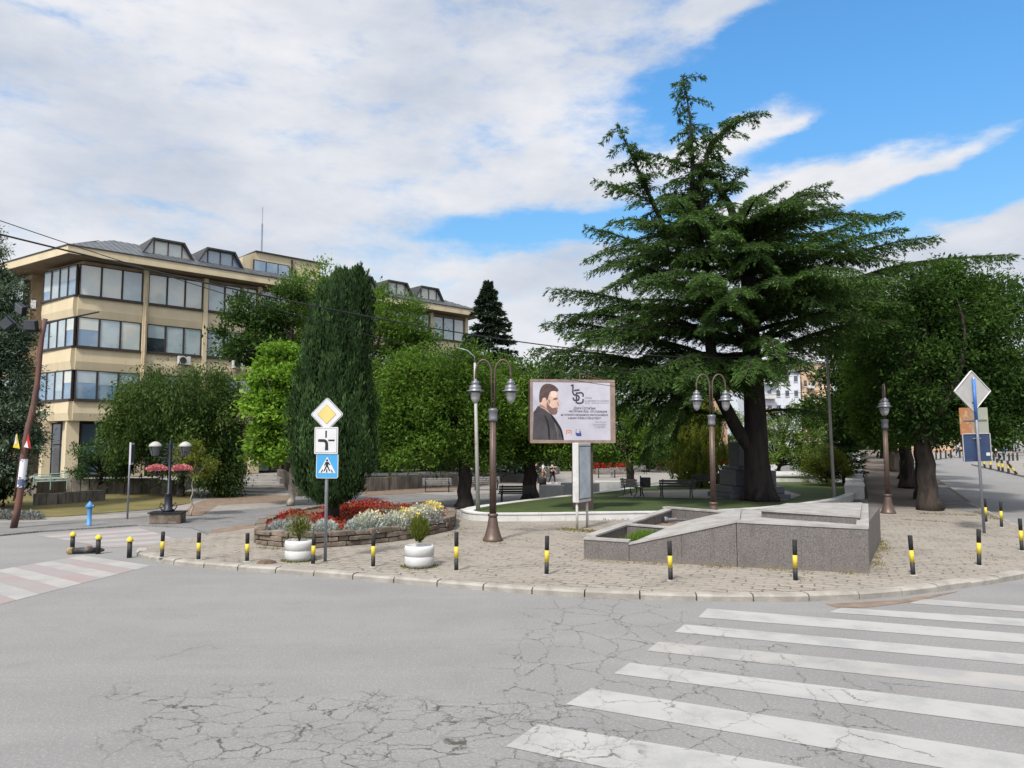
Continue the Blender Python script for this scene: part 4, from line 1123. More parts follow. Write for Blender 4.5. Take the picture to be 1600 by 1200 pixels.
flat('printed_face', sm([(395, 395), (440, 380), (492, 395), (503, 440), (507, 490), (531, 555), (522, 582), (505, 588), (510, 606), (502, 622), (506, 640), (490, 680), (440, 690), (390, 670), (345, 632), (262, 600), (265, 540), (290, 500), (305, 480), (350, 470)], 1), 'print_skin', 2)
flat('printed_neck_shade', sm([(262, 598), (275, 560), (330, 590), (380, 640), (370, 642), (320, 612)], 1), 'print_skin_shade', 3)
flat('printed_beard', sm([(362, 515), (378, 560), (415, 600), (450, 612), (478, 600), (508, 598), (506, 618), (488, 624), (508, 636), (490, 686), (440, 694), (392, 664), (356, 615)], 1), 'print_beard', 4)
flat('printed_hair', sm([(258, 470), (268, 385), (300, 330), (345, 304), (400, 303), (450, 318), (490, 348), (514, 380), (492, 398), (440, 388), (402, 402), (385, 450), (372, 505), (356, 520), (352, 486), (325, 478), (304, 492), (292, 540), (264, 552)], 1), 'print_hair', 5)
flat('printed_forehead', sm([(405, 402), (440, 392), (480, 400), (492, 440), (470, 470), (420, 470)], 1), mat('print_skin_light', (.62, .46, .38), (.56, .40, .33), 5, .5), 3)
flat('printed_cheek_shade', sm([(372, 505), (400, 500), (410, 540), (395, 560), (376, 545)], 1), 'print_skin_shade', 3)
flat('printed_fold', sm([(330, 700), (345, 700), (400, 800), (420, 1010), (395, 1010), (380, 820)], 1), 'print_jacket_edge', 3)
flat('printed_fold', sm([(455, 780), (480, 800), (520, 890), (530, 1010), (515, 1010), (500, 900)], 1), mat('print_jacket_light', (.10, .09, .10), (.07, .065, .07), 6, .5), 3)
flat('printed_ear', sm([(306, 492), (330, 482), (350, 500), (346, 560), (330, 580), (310, 545)], 1), 'print_skin', 6)
flat('printed_brow', sm([(440, 486), (500, 470), (503, 490), (470, 500), (446, 508)], 1), 'print_beard', 6)
flat('printed_eye', sm([(462, 492), (482, 486), (494, 492), (480, 499), (466, 499)], 1), 'print_hair', 7)
flat('printed_nose_shade', sm([(500, 520), (516, 545), (520, 572), (508, 574), (498, 560)], 1), 'print_skin_shade', 6)
flat('printed_mouth', [(484, 612), (508, 607), (507, 616), (488, 620)], 'print_skin_shade', 6)
flat('printed_lapel', sm([(415, 690), (430, 690), (480, 745), (530, 815), (570, 880), (600, 1010), (580, 1010), (550, 900), (510, 830), (440, 745)], 1), 'print_jacket_edge', 7)
def stroke(pts, w, k=3, name='printed_logo', mt='print_ink'):
    mb = MB(); P = [bp((810 * 0 + (870 + a / 18.46) - 810) * 8.571, (595 + b / 18.46 - 570) * 8.571) for a, b in pts]; y_ = -.386 - .0015 * k
    for i, (a, b) in enumerate(zip(P, P[1:])):
        a = Vector(a); b = Vector(b); d = (b - a).normalized() * w * .5; n_ = Vector((-d.y, d.x)); a = a - d * .5; b = b + d * .5
        q = [a - n_, b - n_, b + n_, a + n_]; yy_ = y_ - .0002 * i
        mb.add([(p.x, yy_, p.y) for p in q], [(0, 1, 2, 3)])
    return mb
lg = MB()
for st in ([(345, 205), (395, 185), (395, 390), (430, 455), (540, 470), (580, 520), (560, 590), (500, 615), (440, 605), (405, 545)], [(440, 335), (575, 312)], [(500, 500), (505, 590)],
           [(490, 430), (500, 405), (640, 385), (685, 415), (690, 485)], [(690, 570), (690, 640), (640, 680), (540, 685), (495, 655)]):
    s2 = stroke(st, .062); lg.add(s2.v, s2.f)
lg.build('printed_logo', 'print_ink', pap)
def text(s, size, x, z, y_, par, mt='print_ink', name='printed_text', rx=90, align='CENTER', shear=0, loc_rot=None, extr=0.0005):
    cu = bpy.data.curves.new(name, 'FONT'); cu.body = s; cu.size = size; cu.align_x = align; cu.align_y = 'CENTER'; cu.shear = shear; cu.extrude = extr; cu.resolution_u = 2
    t = bpy.data.objects.new(name, cu); COL.objects.link(t)
    bpy.context.view_layer.update()
    me = bpy.data.meshes.new_from_object(t.evaluated_get(bpy.context.evaluated_depsgraph_get()))
    bpy.data.objects.remove(t); bpy.data.curves.remove(cu)
    me.materials.clear(); me.materials.append(MATS[mt]); me.name = name
    o = bpy.data.objects.new(name, me); COL.objects.link(o); o.parent = par
    o.location = (x, y_, z); o.rotation_euler = loc_rot or (R(rx), 0, 0)
    return o
def line(s, x0, x1, yy, h, mt='print_ink', sh=.25):
    a = bp((870 + x0 / 18.46 - 810) * 8.571, (595 + yy / 18.46 - 570) * 8.571); b = bp((870 + x1 / 18.46 - 810) * 8.571, (595 + yy / 18.46 - 570) * 8.571)
    o = text(s, h, (a[0] + b[0]) / 2, (a[1] + b[1]) / 2, -.391, pap, mt, shear=sh)
    w = max(v.co.x for v in o.data.vertices) - min(v.co.x for v in o.data.vertices)
    o.scale = ((b[0] - a[0]) / w, 1.15, 1)
line('Драги Сограѓани,', 420, 1060, 815, .13)
line('честитаме Ваш 150 роденден', 290, 1380, 900, .12)
line('на големата македонска револуционерка', 70, 1410, 1000, .115)
line('и нашиот Борец и Херојствојот!', 270, 1210, 1090, .12)
line('јубилеј', 720, 940, 520, .09, 'print_grey'); line('од роденденот во слободата', 720, 1430, 590, .085, 'print_grey'); line('на народот', 740, 1430, 650, .06, 'print_grey')
line('Со почит,', 1050, 1370, 1190, .085, 'print_grey'); line('Градоначалник', 960, 1370, 1260, .075, 'print_grey'); line('општина', 1100, 1340, 1320, .07, 'print_grey')
sig = stroke([(1030, 1360), (1060, 1300), (1090, 1370), (1130, 1310), (1170, 1370), (1220, 1300), (1260, 1360), (1330, 1310)], .008, 4); sig.build('printed_signature', 'print_grey', pap)
for i, (xs, mt_) in enumerate(((622, 'print_orange'), (750, 'print_navy'))):
    mb = MB()
    def rq(x0, y0, x1, y1, k=3):
        P = [bp(x0, y1), bp(x1, y1), bp(x1, y0), bp(x0, y0)]; mb.add([(p[0], -.386 - .0015 * k, p[1]) for p in P], [(0, 1, 2, 3)])
    if i == 0: rq(xs, 880, xs + 14, 935); rq(xs + 15, 880, xs + 60, 892); rq(xs + 61, 880, xs + 73, 935); rq(xs + 24, 905, xs + 50, 918)
    else: rq(xs + 10, 915, xs + 75, 955); rq(xs + 50, 890, xs + 66, 914); rq(xs + 0, 895, xs + 9, 940); rq(xs, 872, xs + 14, 880); rq(xs + 46, 870, xs + 58, 878)
    mb.build('printed_emblem', mt_, pap)
mb = MB(); mb.tube([(-.1, 0, zt - .02), (-.1, 0, zt + .3)], .02, 5); mb.tube([(-.1, 0, zt + .28), (.5, 0, zt + .1)], .014, 5); mb.tube([(.25, 0, zt), (.25, 0, zt + .25)], .014, 5); mb.tube([(-1.55, 0, zt - .02), (-1.5, 0, zt + .3)], .014, 5); mb.tube([(.5, 0, zt), (.5, 0, zt + .14)], .014, 5); mb.tube([(.9, 0, zt), (.5, 0, zt + .14)], .014, 5)
mb.build('wire_bracket', 'rust_pipe', BB)
# ---- tall info case with map
x, y = G(906, 826, PZ)
ic = thing('information_case', 'tall grey glazed display case on two legs in front of the billboard post', 'information case', (x + .08, y, PZ), R(61))
k = y / 1186
mb = MB(); h0, h1 = (826 - 785) * k, (826 - 694) * k
for s in (-.42, .42): mb.tube([(s, 0, 0), (s, 0, h0 + .05)], .045, 8, 'pole_white')
mb.build('legs', None, ic, True)
mb = MB(); mb.box((0, 0, (h0 + h1) / 2), (1.06, .22, h1 - h0)); c_ = mb.build('case', 'white_paint', ic, bevel=.02)
mb = MB(); mb.box((0, -.112, (h0 + h1) / 2), (.94, .012, h1 - h0 - .2)); mb.build('frame', 'iron_dark', c_)
mb = MB(); mb.box((0, -.121, (h0 + h1) / 2), (.88, .008, h1 - h0 - .26)); mb.build('map_sheet', mat('map_print', (.46, .50, .55), (.33, .38, .42), 2.2, .25, c3=(.16, .24, .36)), c_)

# ---- granite planter with basins
gp = thing('granite_planter', 'long wedge shaped speckled granite planter with two open basins', 'planter')
A = G(912, 873, PZ); A2 = G(983, 877, PZ); M1 = G(1152, 886, PZ); B = G(1359, 896, PZ)
Cc = G(1348, 800, .98); Cc = (Cc[0] + .15, Cc[1]); Dd = G(1044, 803, .72); E1 = G(1159, 811, .80)
A = Vector(A); A2 = Vector(A2); M1 = Vector(M1); B = Vector(B); Cc = Vector(Cc); Dd = Vector(Dd); E1 = Vector(E1)
th = .22
def inset(a, b, t=th):
    d = (b - a).normalized(); return a + Vector((-d.y, d.x)) * t / 2, b + Vector((-d.y, d.x)) * t / 2
mb = MB(); mc = MB()
def gw(a, b, za, zb_, cop=True, ov=.02, t=th):
    a_, b_ = inset(a, b, t); L_ = (b_ - a_).length; n_ = max(1, round(L_ / 1.15)); dd_ = (b_ - a_) / L_ * .005
    for i in range(n_):
        f0, f1 = i / n_, (i + 1) / n_; mb.slab(a_.lerp(b_, f0) + dd_, a_.lerp(b_, f1) - dd_, t, (0, 0), (za + (zb_ - za) * f0 - .05, za + (zb_ - za) * f1 - .05))
    mb.slab(a_ + dd_ * 3, b_ - dd_ * 3, t - .03, (0, 0), (za - .06, zb_ - .06))
    if cop: mc.slab(a_, b_, t + 2 * ov, (za - .049, zb_ - .049), (za, zb_))
gw(A, A2, .52, .50)
gw(A2 + (M1 - A2).normalized() * .003, M1, .44, 1.06, ov=.025)
gw(M1 + (B - M1).normalized() * .003, B, 1.06, 1.0)
d_ = (A2 - A).normalized()
gw(B, Cc, 1.02, 1.10)
gw(Dd, A + Vector((.1, .25)), .80, .56, ov=.03)
gw(E1, Dd, .88, .84)
gw(E1 + Vector((-.1, -.3)), E1, .9, .9) if False else None
# cell divider and wide sloping slab
dv0 = A.lerp(Dd, .38); dv1 = Vector(G(1060, 834, .6))
mb.slab(dv0, dv1, .2, (0, 0), (.62, .60)); mc.slab(dv0, dv1, .26, (.621, .601), (.66, .64))
mc.prism([tuple(A2 + Vector((.15, .25))), tuple(M1 + Vector((.14, .245))), tuple(E1 + Vector((-.01, -.01))), tuple(E1 + Vector((-.4, -.6))), tuple(dv1 + Vector((0, -.1)))], lambda x_, y_: .40 + .58 * max(0, min(1, (x_ - A2.x) / (M1.x - A2.x))) - .06, lambda x_, y_: .40 + .58 * max(0, min(1, (x_ - A2.x) / (M1.x - A2.x))))
# solid raised right half with flat top slabs
I1 = M1 + Vector((.15, .24)); I2 = B + Vector((-.15, .26))
mb.prism([tuple(I1), tuple(I2), tuple(Cc + Vector((-.2, -.1))), tuple(E1)], 0, .86)
mc.prism([tuple(I1), tuple(I2), tuple(Cc + Vector((-.2, -.1))), tuple(E1)], .861, .93)
U1 = Vector(G(1190, 816, .93)); U2 = Vector(G(1342, 828, .93)); U3 = Cc + Vector((-.25, -.2)); U4 = E1.lerp(Cc, .35) + Vector((0, -.25))
mb.prism([tuple(U1), tuple(U2), tuple(U3), tuple(U4)], .931, 1.09); 
k2 = lambda p, q, t: tuple(p.lerp(q, t))
mc.prism([tuple(U1 + Vector((-.04, -.04))), tuple(U2 + Vector((.02, -.04))), tuple(U3 + Vector((.02, .04))), tuple(U4 + Vector((-.04, .04)))], 1.091, 1.14)
mb.prism([(B.x - .02, B.y + .35), (B.x + .32, B.y + .75), tuple(Cc + Vector((.35, .0))), tuple(Cc + Vector((.0, -.05)))], 0, .98)
mb.build('wall', 'granite', gp); mc.build('coping', 'coping', gp)
mb = MB(); mb.prism([tuple(A + Vector((.25, .3))), tuple(A2 + Vector((0, .3))), tuple(dv1), tuple(dv0 + Vector((.15, 0)))], .05, .30); mb.build('soil', 'soil', gp)
mb = MB(); mb.prism([tuple(dv0 + Vector((.2, .15))), tuple(dv1 + Vector((0, .15))), tuple(E1 + Vector((-.35, -.5))), tuple(E1 + Vector((-.3, -.15))), tuple(Dd + Vector((.1, -.3)))], .05, .42); mb.build('basin_floor', 'dirt', gp)
gp.location = (0, 0, PZ)
leafmat('grass_blade', (.05, .10, .015), (.13, .22, .03), .3)
n = 2600; P = np.empty((n, 3)); a_, b_, c_ = [np.array(tuple(q) + (0,)) for q in (A2 + Vector((-.1, .4)), dv1 + Vector((-.2, -.25)), dv0 + Vector((.6, -.1)))]
r1, r2 = RNG.random((n, 1)), RNG.random((n, 1)); fl = r1 + r2 > 1; r1 = np.where(fl, 1 - r1, r1); r2 = np.where(fl, 1 - r2, r2)
P = a_ + (b_ - a_) * r1 + (c_ - a_) * r2; P[:, 2] = PZ + .29
o = leaves('wild_grass', 'grass_blade', None, P, RNG.normal(size=(n, 3)) * (.35, .35, .1) + (0, 0, 1), unit(n), RNG.uniform(.10, .36, n), RNG.uniform(.01, .022, n), RNG.random(n)); tag(o, 'tuft of wild green grass growing in the front basin of the granite planter', 'grass', kind='stuff')
# broken fittings in basin
c0 = Vector(G(1040, 817, .55)); o = thing('broken_pump', 'rusty broken pipe fittings lying in the rear planter basin', 'pipe', (c0.x, c0.y, PZ + .45), R(8))
mb = MB(); mb.tube([(0, 0, .06), (.35, .02, .07)], .06, 10); mb.tube([(.35, .02, .07), (1.1, .1, .05)], .03, 8); mb.lathe([(.09, -.05), (.1, 0), (.09, .05)], (0, 0, .07), 12, M=Matrix.Rotation(PI / 2, 3, 'Y')); mb.tube([(.6, .05, .06), (.62, -.2, .05)], .02, 6); mb.build('pipe', 'lamp_grey', o)
mb = MB(); mb.lathe([(0, -.05), (.05, -.02), (.05, .03), (0, .06)], (1.25, .1, .07), 10); mb.lathe([(0, -.04), (.04, -.02), (.04, .03), (0, .04)], (.75, .15, .05), 10); mb.build('valve', 'rust_pipe', o)

# ---- flower bed
FB = [(398, 851), (468, 858), (575, 851), (640, 843), (710, 828), (712, 812), (640, 802), (540, 800), (450, 813), (400, 832)]
fb = [G(px, py, PZ) for px, py in FB]
bed = thing('flower_bed', 'low rough stone flower bed of red and silver plants at the cypress foot', 'flower bed')
def stonewall(path, w, h, par, name='stone_wall', mt='stone_wall', z0=PZ):
    mb = MB(); q = resample(path + [path[0]], .01)
    L = len(q) * .01
    for row in range(3):
        s = random.random() * .3
        while s < L - .05:
            ln = random.uniform(.16, .62); i0 = int(s / .01); i1 = min(int((s + ln) / .01) - 2, len(q) - 1)
            if i1 - i0 > 8:
                a, b = q[i0], q[i1]; hh = h / 3; j = random.uniform(-.04, .04)
                d = (b - a).normalized(); n_ = Vector((-d.y, d.x)) * (w / 2 + j)
                zc = z0 + hh * row; dz_ = random.uniform(-.03, .04) if row == 2 else random.uniform(-.012, .012)
                c = (a + b) / 2 + n_
                mb.box((c.x, c.y, zc + hh / 2 + dz_ / 2), ((b - a).length, w, hh - .015 + dz_), math.atan2(d.y, d.x) + random.uniform(-.07, .07))
            s += ln
    return mb.build(name, mt, par, bevel=.02)
stonewall(fb, .3, .42, bed)
ins = fb; o = fill([tuple(Vector(p).lerp(Vector(G(555, 826, PZ)), .05)) for p in fb], PZ + .33, 'soil', 'soil', .3); o.parent = bed
leafmat('leaf_red', (.10, .004, .008), (.42, .018, .022), .15, .45)
leafmat('leaf_silver', (.20, .24, .22), (.44, .48, .45), .1)
leafmat('leaf_grey', (.14, .15, .15), (.36, .38, .38), .1)
leafmat('petal_yellow', (.60, .42, .05), (.80, .65, .12), .15)
leafmat('petal_pale', (.45, .40, .22), (.58, .52, .34), .15)
leafmat('petal_pink', (.45, .10, .15), (.60, .28, .26), .15)
def mound(name, mt, par, c, r, n, L=.09, Wd=.05, up=.6, tb=0, ti=.6):
    u = unit(n); u[:, 2] = np.abs(u[:, 2]); P = np.array(c) + u * np.array(r) * (RNG.random((n, 1)) ** .35)
    return leaves(name, mt, par, P, u + RNG.normal(size=(n, 3)) * .5 + (0, 0, up), unit(n), RNG.uniform(L * .6, L * 1.3, n), RNG.uniform(Wd * .6, Wd * 1.3, n), tb + ti * RNG.random(n) + .3 * u[:, 2])
reds = []
pr = [(440, 828), (465, 832), (500, 838), (420, 826), (455, 822), (485, 826), (530, 840), (560, 835), (600, 833), (625, 828), (510, 848), (540, 849), (635, 820), (575, 842), (545, 826), (480, 842), (590, 826), (690, 812), (620, 816)]
us = []
for i, (px, py) in enumerate(pr):
    x, y = G(px, py, PZ + .4)
    for k in range(6): us.append((x + random.gauss(0, .35), y + random.gauss(0, .35)))
cc = np.array(us); n = 15000; idx = RNG.integers(0, len(cc), n); u = unit(n); u[:, 2] = np.abs(u[:, 2])
P = np.concatenate([cc[idx], np.full((n, 1), PZ + .33)], 1) + u * (.20, .20, .30) * RNG.random((n, 1)) ** .4
def inside(P, poly, sh=.90):
    cen = np.mean(np.array(poly), 0); q = cen + (np.array(poly) - cen) * sh; ins_ = np.zeros(len(P), bool)
    for i in range(len(q)):
        x1, y1 = q[i]; x2, y2 = q[(i + 1) % len(q)]; cnd = (y1 > P[:, 1]) != (y2 > P[:, 1]); ins_ ^= cnd & (P[:, 0] < (x2 - x1) * (P[:, 1] - y1) / (y2 - y1 + 1e-9) + x1)
    return ins_
n = 26000; pl_ = np.array(fb); P = RNG.random((n, 3)) * np.append(pl_.max(0) - pl_.min(0), .34) + np.append(pl_.min(0), PZ + .32); u = unit(n); u[:, 2] = np.abs(u[:, 2])
nz_ = np.sin(P[:, 0] * 2.1 + 1) + np.sin(P[:, 1] * 1.7) + np.sin(P[:, 0] * 5 + P[:, 1] * 4) * .5
ok_ = inside(P, fb, .90) & (nz_ + RNG.normal(size=n) * .4 > -.75) & (P[:, 2] < PZ + .45 + .1 * nz_) & (np.hypot(P[:, 0] - G(575, 822, .4)[0], P[:, 1] - G(575, 822, .4)[1]) > 1.0); P = P[ok_]; u = u[ok_]; n = len(P)
o = leaves('red_flowers', 'leaf_red', None, P, u + RNG.normal(size=(n, 3)) * .5 + (0, 0, .5), unit(n), RNG.uniform(.05, .10, n), RNG.uniform(.035, .06, n), RNG.random(n) * .8 + u[:, 2] * .2)
tag(o, 'dense bright red flowers filling the middle of the stone bed', 'flowers', kind='stuff')
n2 = 3500; P2 = P[RNG.integers(0, len(P), n2)] + RNG.normal(size=(n2, 3)) * .05 - (0, 0, .09)
o = leaves('flower_foliage', 'leaf_olive', None, P2, RNG.normal(size=(n2, 3)) + (0, 0, .5), unit(n2), RNG.uniform(.05, .12, n2), RNG.uniform(.03, .05, n2), RNG.random(n2)); tag(o, 'dark green foliage between the red flowers of the stone bed', 'plants', kind='stuff')
fbc = np.mean(np.array(fb), 0)
sv = [((440, 838), .5, .38, 'grey', 'grey leaved bush at the left end of the flower bed'), ((484, 842), .38, .38, 'silver', 'small silver bush behind the left white planter tub'), ((420, 832), .38, .3, 'grey', 'dusky low bush at the back left corner of the flower bed'),
      ((562, 848), .42, .36, 'silver', 'silver bush left of the front bollard, lowest of the row'), ((585, 848), .5, .50, 'silver', 'large silver bush spilling over the front stone rim'), ((607, 846), .42, .52, 'silver', 'tall silver bush right of the big one on the rim'),
      ((645, 832), .5, .45, 'silver', 'silver bush above the right white planter'), ((668, 826), .55, .5, 'silver', 'broad silver bush with pale yellow blooms at the right'), ((690, 822), .45, .45, 'grey', 'grey bush at the far right corner of the flower bed'), ((655, 812), .55, .5, 'silver', 'pale yellow flowering silver bush at the back right'), ((675, 808), .5, .5, 'silver', 'silver bush with strong yellow blooms at the back right edge'), ((700, 816), .4, .42, 'grey', 'dark grey bush ending the right rim of the bed')]
for (px, py), r, h, kd, lb in sv:
    x, y = G(px, py, PZ + .35)
    for _ in range(40):
        if inside(np.array([(x, y)]), fb, .88)[0]: break
        x += (fbc[0] - x) * .03; y += (fbc[1] - y) * .03
    o = thing('silver_bush', lb, 'bush', (x, y, PZ + .3), 0, 'silver bushes in the flower bed')
    mound('foliage', 'leaf_' + kd, o, (0, 0, 0), (r, r, h), 1500, .10, .03)
    if px > 600 or px == 585: tag(mound('blooms', 'petal_yellow' if px in (675, 668) else 'petal_pale', o, (0, 0, h * .45), (r * .85, r * .85, h * .75), 160 if px not in (675,) else 420, .07, .06), kind='stuff')
# dark bench-like edging stones behind the bed
x, y = G(430, 880, PZ); mb = MB(); mb.lathe([(0, 0), (.2, .0), (.16, .06), (.05, .09), (0, .09)], (0, 0, 0), 7); o = mb.build('rock', 'soil'); o.location = (x - .2, y, PZ); o.scale = (1.3, .8, 1); tag(o, 'dark flat stone lying by the kerb left of the planter tub', 'stone')

# ---- left group: hydrant, panel post, flower lamp, pole
x, y = G(139, 821, .05)
hy = thing('hydrant', 'blue fire hydrant on the left footway', 'hydrant', (x, y, .05))
mb = MB(); mb.lathe([(.13, 0), (.13, .03), (.095, .05), (.09, .70), (.10, .72)], seg=16); mb.build('barrel', 'hydrant_blue', hy, True)
mb = MB(); mb.lathe([(.12, .72), (.13, .80), (.11, .90), (.05, .95), (.04, 1.0), (0, 1.0)], seg=16); mb.tube([(-.17, 0, .80), (.17, 0, .80)], .055, 10); hd = mb.build('head', 'hydrant_blue', hy, True)
mb = MB(); mb.tube([(.17, 0, .80), (.20, 0, .80)], .05, 10); mb.build('outlet_cap', 'lamp_grey', hd); hy.scale = (.8, .8, .86)
x, y = G(199, 811, .05)
sp_ = thing('info_post', 'thin grey post carrying a narrow panel seen edge-on', 'sign post', (x, y, .05), R(106))
mb = MB(); mb.tube([(0, 0, 0), (0, 0, 3.0)], .035, 10); mb.build('post', 'pole_grey', sp_, True)
mb = MB(); mb.box((0, -.06, 2.55), (.62, .06, .86)); mb.build('panel', 'sign_white', sp_)
mb = MB(); mb.box((0, -.095, 2.55), (.5, .006, .7)); mb.build('poster', 'navy_panel', sp_)
x, y = G(262, 817, .05)
fl = thing('flower_lamp', 'ornate black lamp with two domed lanterns and pink flower baskets on a stone plinth', 'street lamp', (x, y, .05), R(10))
mb = MB(); 
for k in range(14):
    for r_ in range(2):
        a = k / 14 * 2.6 - 1.3
mb.box((0, 0, .19), (1.10, .8, .38)); pl = mb.build('plinth', 'stone_wall', fl, bevel=.03)
mb = MB(); mb.box((0, 0, .40), (1.2, .9, .04)); mb.build('slab', 'iron_dark', pl)
mb = MB(); mb.lathe([(.20, .42), (.20, .5), (.15, .52), (.13, 1.05), (.15, 1.08), (.07, 1.12), (.055, 2.9), (.04, 3.0), (.0, 3.1)], seg=16)
for s in (-1, 1): mb.tube([(s * .2, 0, .45), (s * .3, 0, .6), (s * .26, 0, .75), (s * .14, 0, .62)], .02, 6)
mb.build('post', 'iron_dark', fl, True)
mb = MB()
for s in (-1, 1):
    mb.tube([(0, 0, 2.15), (s * .25, 0, 2.4), (s * .5, 0, 2.45), (s * .55, 0, 2.55)], .025, 6)
    for k in range(10): pass
    for (cx_, cz_, rr) in ((.17, 2.30, .12), (.20, 2.62, .10), (.12, 2.85, .08)):
        mb.tube([(s * (cx_ + rr * math.cos(g)), 0, cz_ + rr * math.sin(g)) for g in [i * .5 for i in range(13)]], .018, 5)
mb.build('scroll_bracket', 'iron_dark', fl, True)
for s in (-1, 1):
    mb = MB(); mb.lathe([(.02, 3.02), (.10, 3.0), (.20, 2.92), (.235, 2.85), (.23, 2.83), (0, 2.84)], (s * .53, 0, 0), 18); ln = mb.build('lantern', 'sign_back', fl, True)
    mb = MB(); mb.lathe([(.21, 2.81), (.12, 2.5), (.10, 2.48)], (s * .53, 0, 0), 8)
    for k in range(6): g = k * PI / 3; mb.tube([(s * .53 + .22 * math.cos(g), .22 * math.sin(g), 2.82), (s * .53 + .1 * math.cos(g), .1 * math.sin(g), 2.48)], .014, 5)
    mb.build('lantern_glass', 'glass_dark', ln)
for s in (-1, 1):
    bk = thing('flower_basket', 'pink flower basket hanging on the ' + ('right' if s > 0 else 'left') + ' arm of the black lamp', 'flower basket', Vector((x, y, .05)) + Matrix.Rotation(R(10), 3, 'Z') @ Vector((s * .44, 0, 1.93)), 0, 'hanging baskets on the black lamp')
    mb = MB(); mb.lathe([(.06, -.2), (.2, -.12), (.28, .0), (.27, .02), (0, .0)], seg=14); mb.build('basket', 'iron_dark', bk)
    mb = MB(); mb.tube([(-.22, 0, 0), (0, 0, .5), (.22, 0, 0)], .008, 4); mb.build('chain', 'iron_dark', bk)
    mound('blossoms', 'petal_pink', bk, (0, 0, 0), (.36, .3, .2), 800, .08, .07)
    mound('leaves', 'leaf_olive', bk, (0, 0, -.12), (.3, .26, .12), 250, .08, .05)
x, y = G(21, 825, .05)
Pb = Vector((x, y, .03)); Pt = Vector(D(72, 498, y))
up_ = thing('utility_pole', 'leaning rusty brown utility pole with floodlights, flags and pasted posters', 'utility pole', Pb)
dv = Pt - Pb
mb = MB(); mb.tube([dv * (i / 12) + Vector((.05 * math.sin(i), 0, 0)) for i in range(13)], [.115 - .003 * i for i in range(13)], 12); mb.tube([dv * .13 + Vector((-.13, -.02, 0)), dv * .5 + Vector((-.11, 0, 0))], .035, 8); mb.build('pole', 'rust_pipe', up_, True)
mb = MB(); q = dv * .94; mb.tube([q, q + Vector((-.6, -.1, -.0)), q + Vector((-1.15, -.1, .35))], .045, 6); mb.tube([q + Vector((0, 0, .25)), q + Vector((.5, .2, .45)), q + Vector((1.6, .6, .8))], .03, 6); mb.build('arm', 'iron_dark', up_)
for c_, rz_, ry in ((q + Vector((-.35, -.2, .18)), .2, .0), (q + Vector((-.75, -.2, .75)), -.3, .5), (q + Vector((-1.2, -.2, .25)), .1, -.7)):
    mb = MB(); M_ = Euler((R(20), ry, rz_)).to_matrix().to_4x4(); mb.box(c_, (.42, .2, .36), M=M_); fo = mb.build('floodlight', 'iron_dark', up_, bevel=.02)
    mb = MB(); mb.box(c_ + Vector((0, -.11, -.02)), (.36, .02, .30), M=M_); mb.build('lens', 'glass_dark', fo)
mb = MB(); qq = dv * .24; mb.tube([qq + Vector((0, 0, -.35)), qq + dv.normalized() * .65], .122, 14, cap=False); mb.build('poster', mat('pasted_paper', (.62, .62, .66), (.08, .10, .18), 3.5, .7, lo=.50, hi=.53), up_)
for s, ca in ((-1, 'yellow_paint'), (1, 'red_petals')):
    c_ = dv * .40; mb = MB(); x_ = c_.x + s * .20
    mb.add([(x_ - .02, c_.y - .22, c_.z + .36), (x_ + .12, c_.y - .24, c_.z - .18), (x_ - .13, c_.y - .22, c_.z - .14), (x_ + .0, c_.y - .25, c_.z - .03)], [(0, 1, 3), (0, 3, 2), (3, 1, 2)])
    fo = mb.build('flag', ca, up_)
    mb = MB(); mb.add([(x_ - .02, c_.y - .26, c_.z + .34), (x_ + .03, c_.y - .265, c_.z - .02), (x_ - .06, c_.y - .265, c_.z - .0)] if s < 0 else [(x_ - .13, c_.y - .262, c_.z - .12), (x_ + .04, c_.y - .262, c_.z - .16), (x_ - .03, c_.y - .262, c_.z + .1)], [(0, 1, 2)]); mb.build('flag_panel', 'sign_white', fo)
# small dark plants at lawn edge
for px, lb in ((8, 'low dark plant at the lawn edge, left of the pole'), (42, 'low dark plant at the lawn edge, right of the pole')):
    x, y = G(px, 812, .05); o = mound('low_plant', 'leaf_grey', None, (0, 0, 0), (.65, .4, .3), 500, .12, .06, tb=-.5); o.location = (x, y, .08); tag(o, lb, 'plant')
# tall white light poles
def tallpole(lb, px, py, ptop, ztop_py, arm):
    x, y = G(px, py, LZ); t = D(ptop, ztop_py, y)
    o = thing('light_pole', lb, 'light pole', (x, y, LZ - .05), 0)
    top = Vector((t[0] - x, 0, t[2] - LZ))
    mb = MB(); mb.tube([(0, 0, 0), top * .55, top], [.085, .07, .045], 12); mb.build('pole', 'pole_white', o, True)
    if arm: mb = MB(); mb.tube([top, top + Vector((.1, 0, .8)), top + Vector((.45, 0, 1.15)), top + Vector((1.1, 0, 1.35))], .03, 8); mb.build('arm', 'pole_grey', o, True)
    else: mb = MB(); mb.tube([top, top + Vector((-.02, 0, .25)), top + Vector((-.3, 0, .5)), top + Vector((-.75, 0, .62))], .02, 6); mb.build('arm', 'pole_grey', o, True)
    return o
tallpole('tall weathered white light pole at the left tip of the raised lawn', 747, 796, 742, 565, False)
tallpole('tall weathered white light pole at the right end of the raised lawn', 1303, 775, 1288, 470, True)
# small finger post left
x, y = G(455, 790, .05)
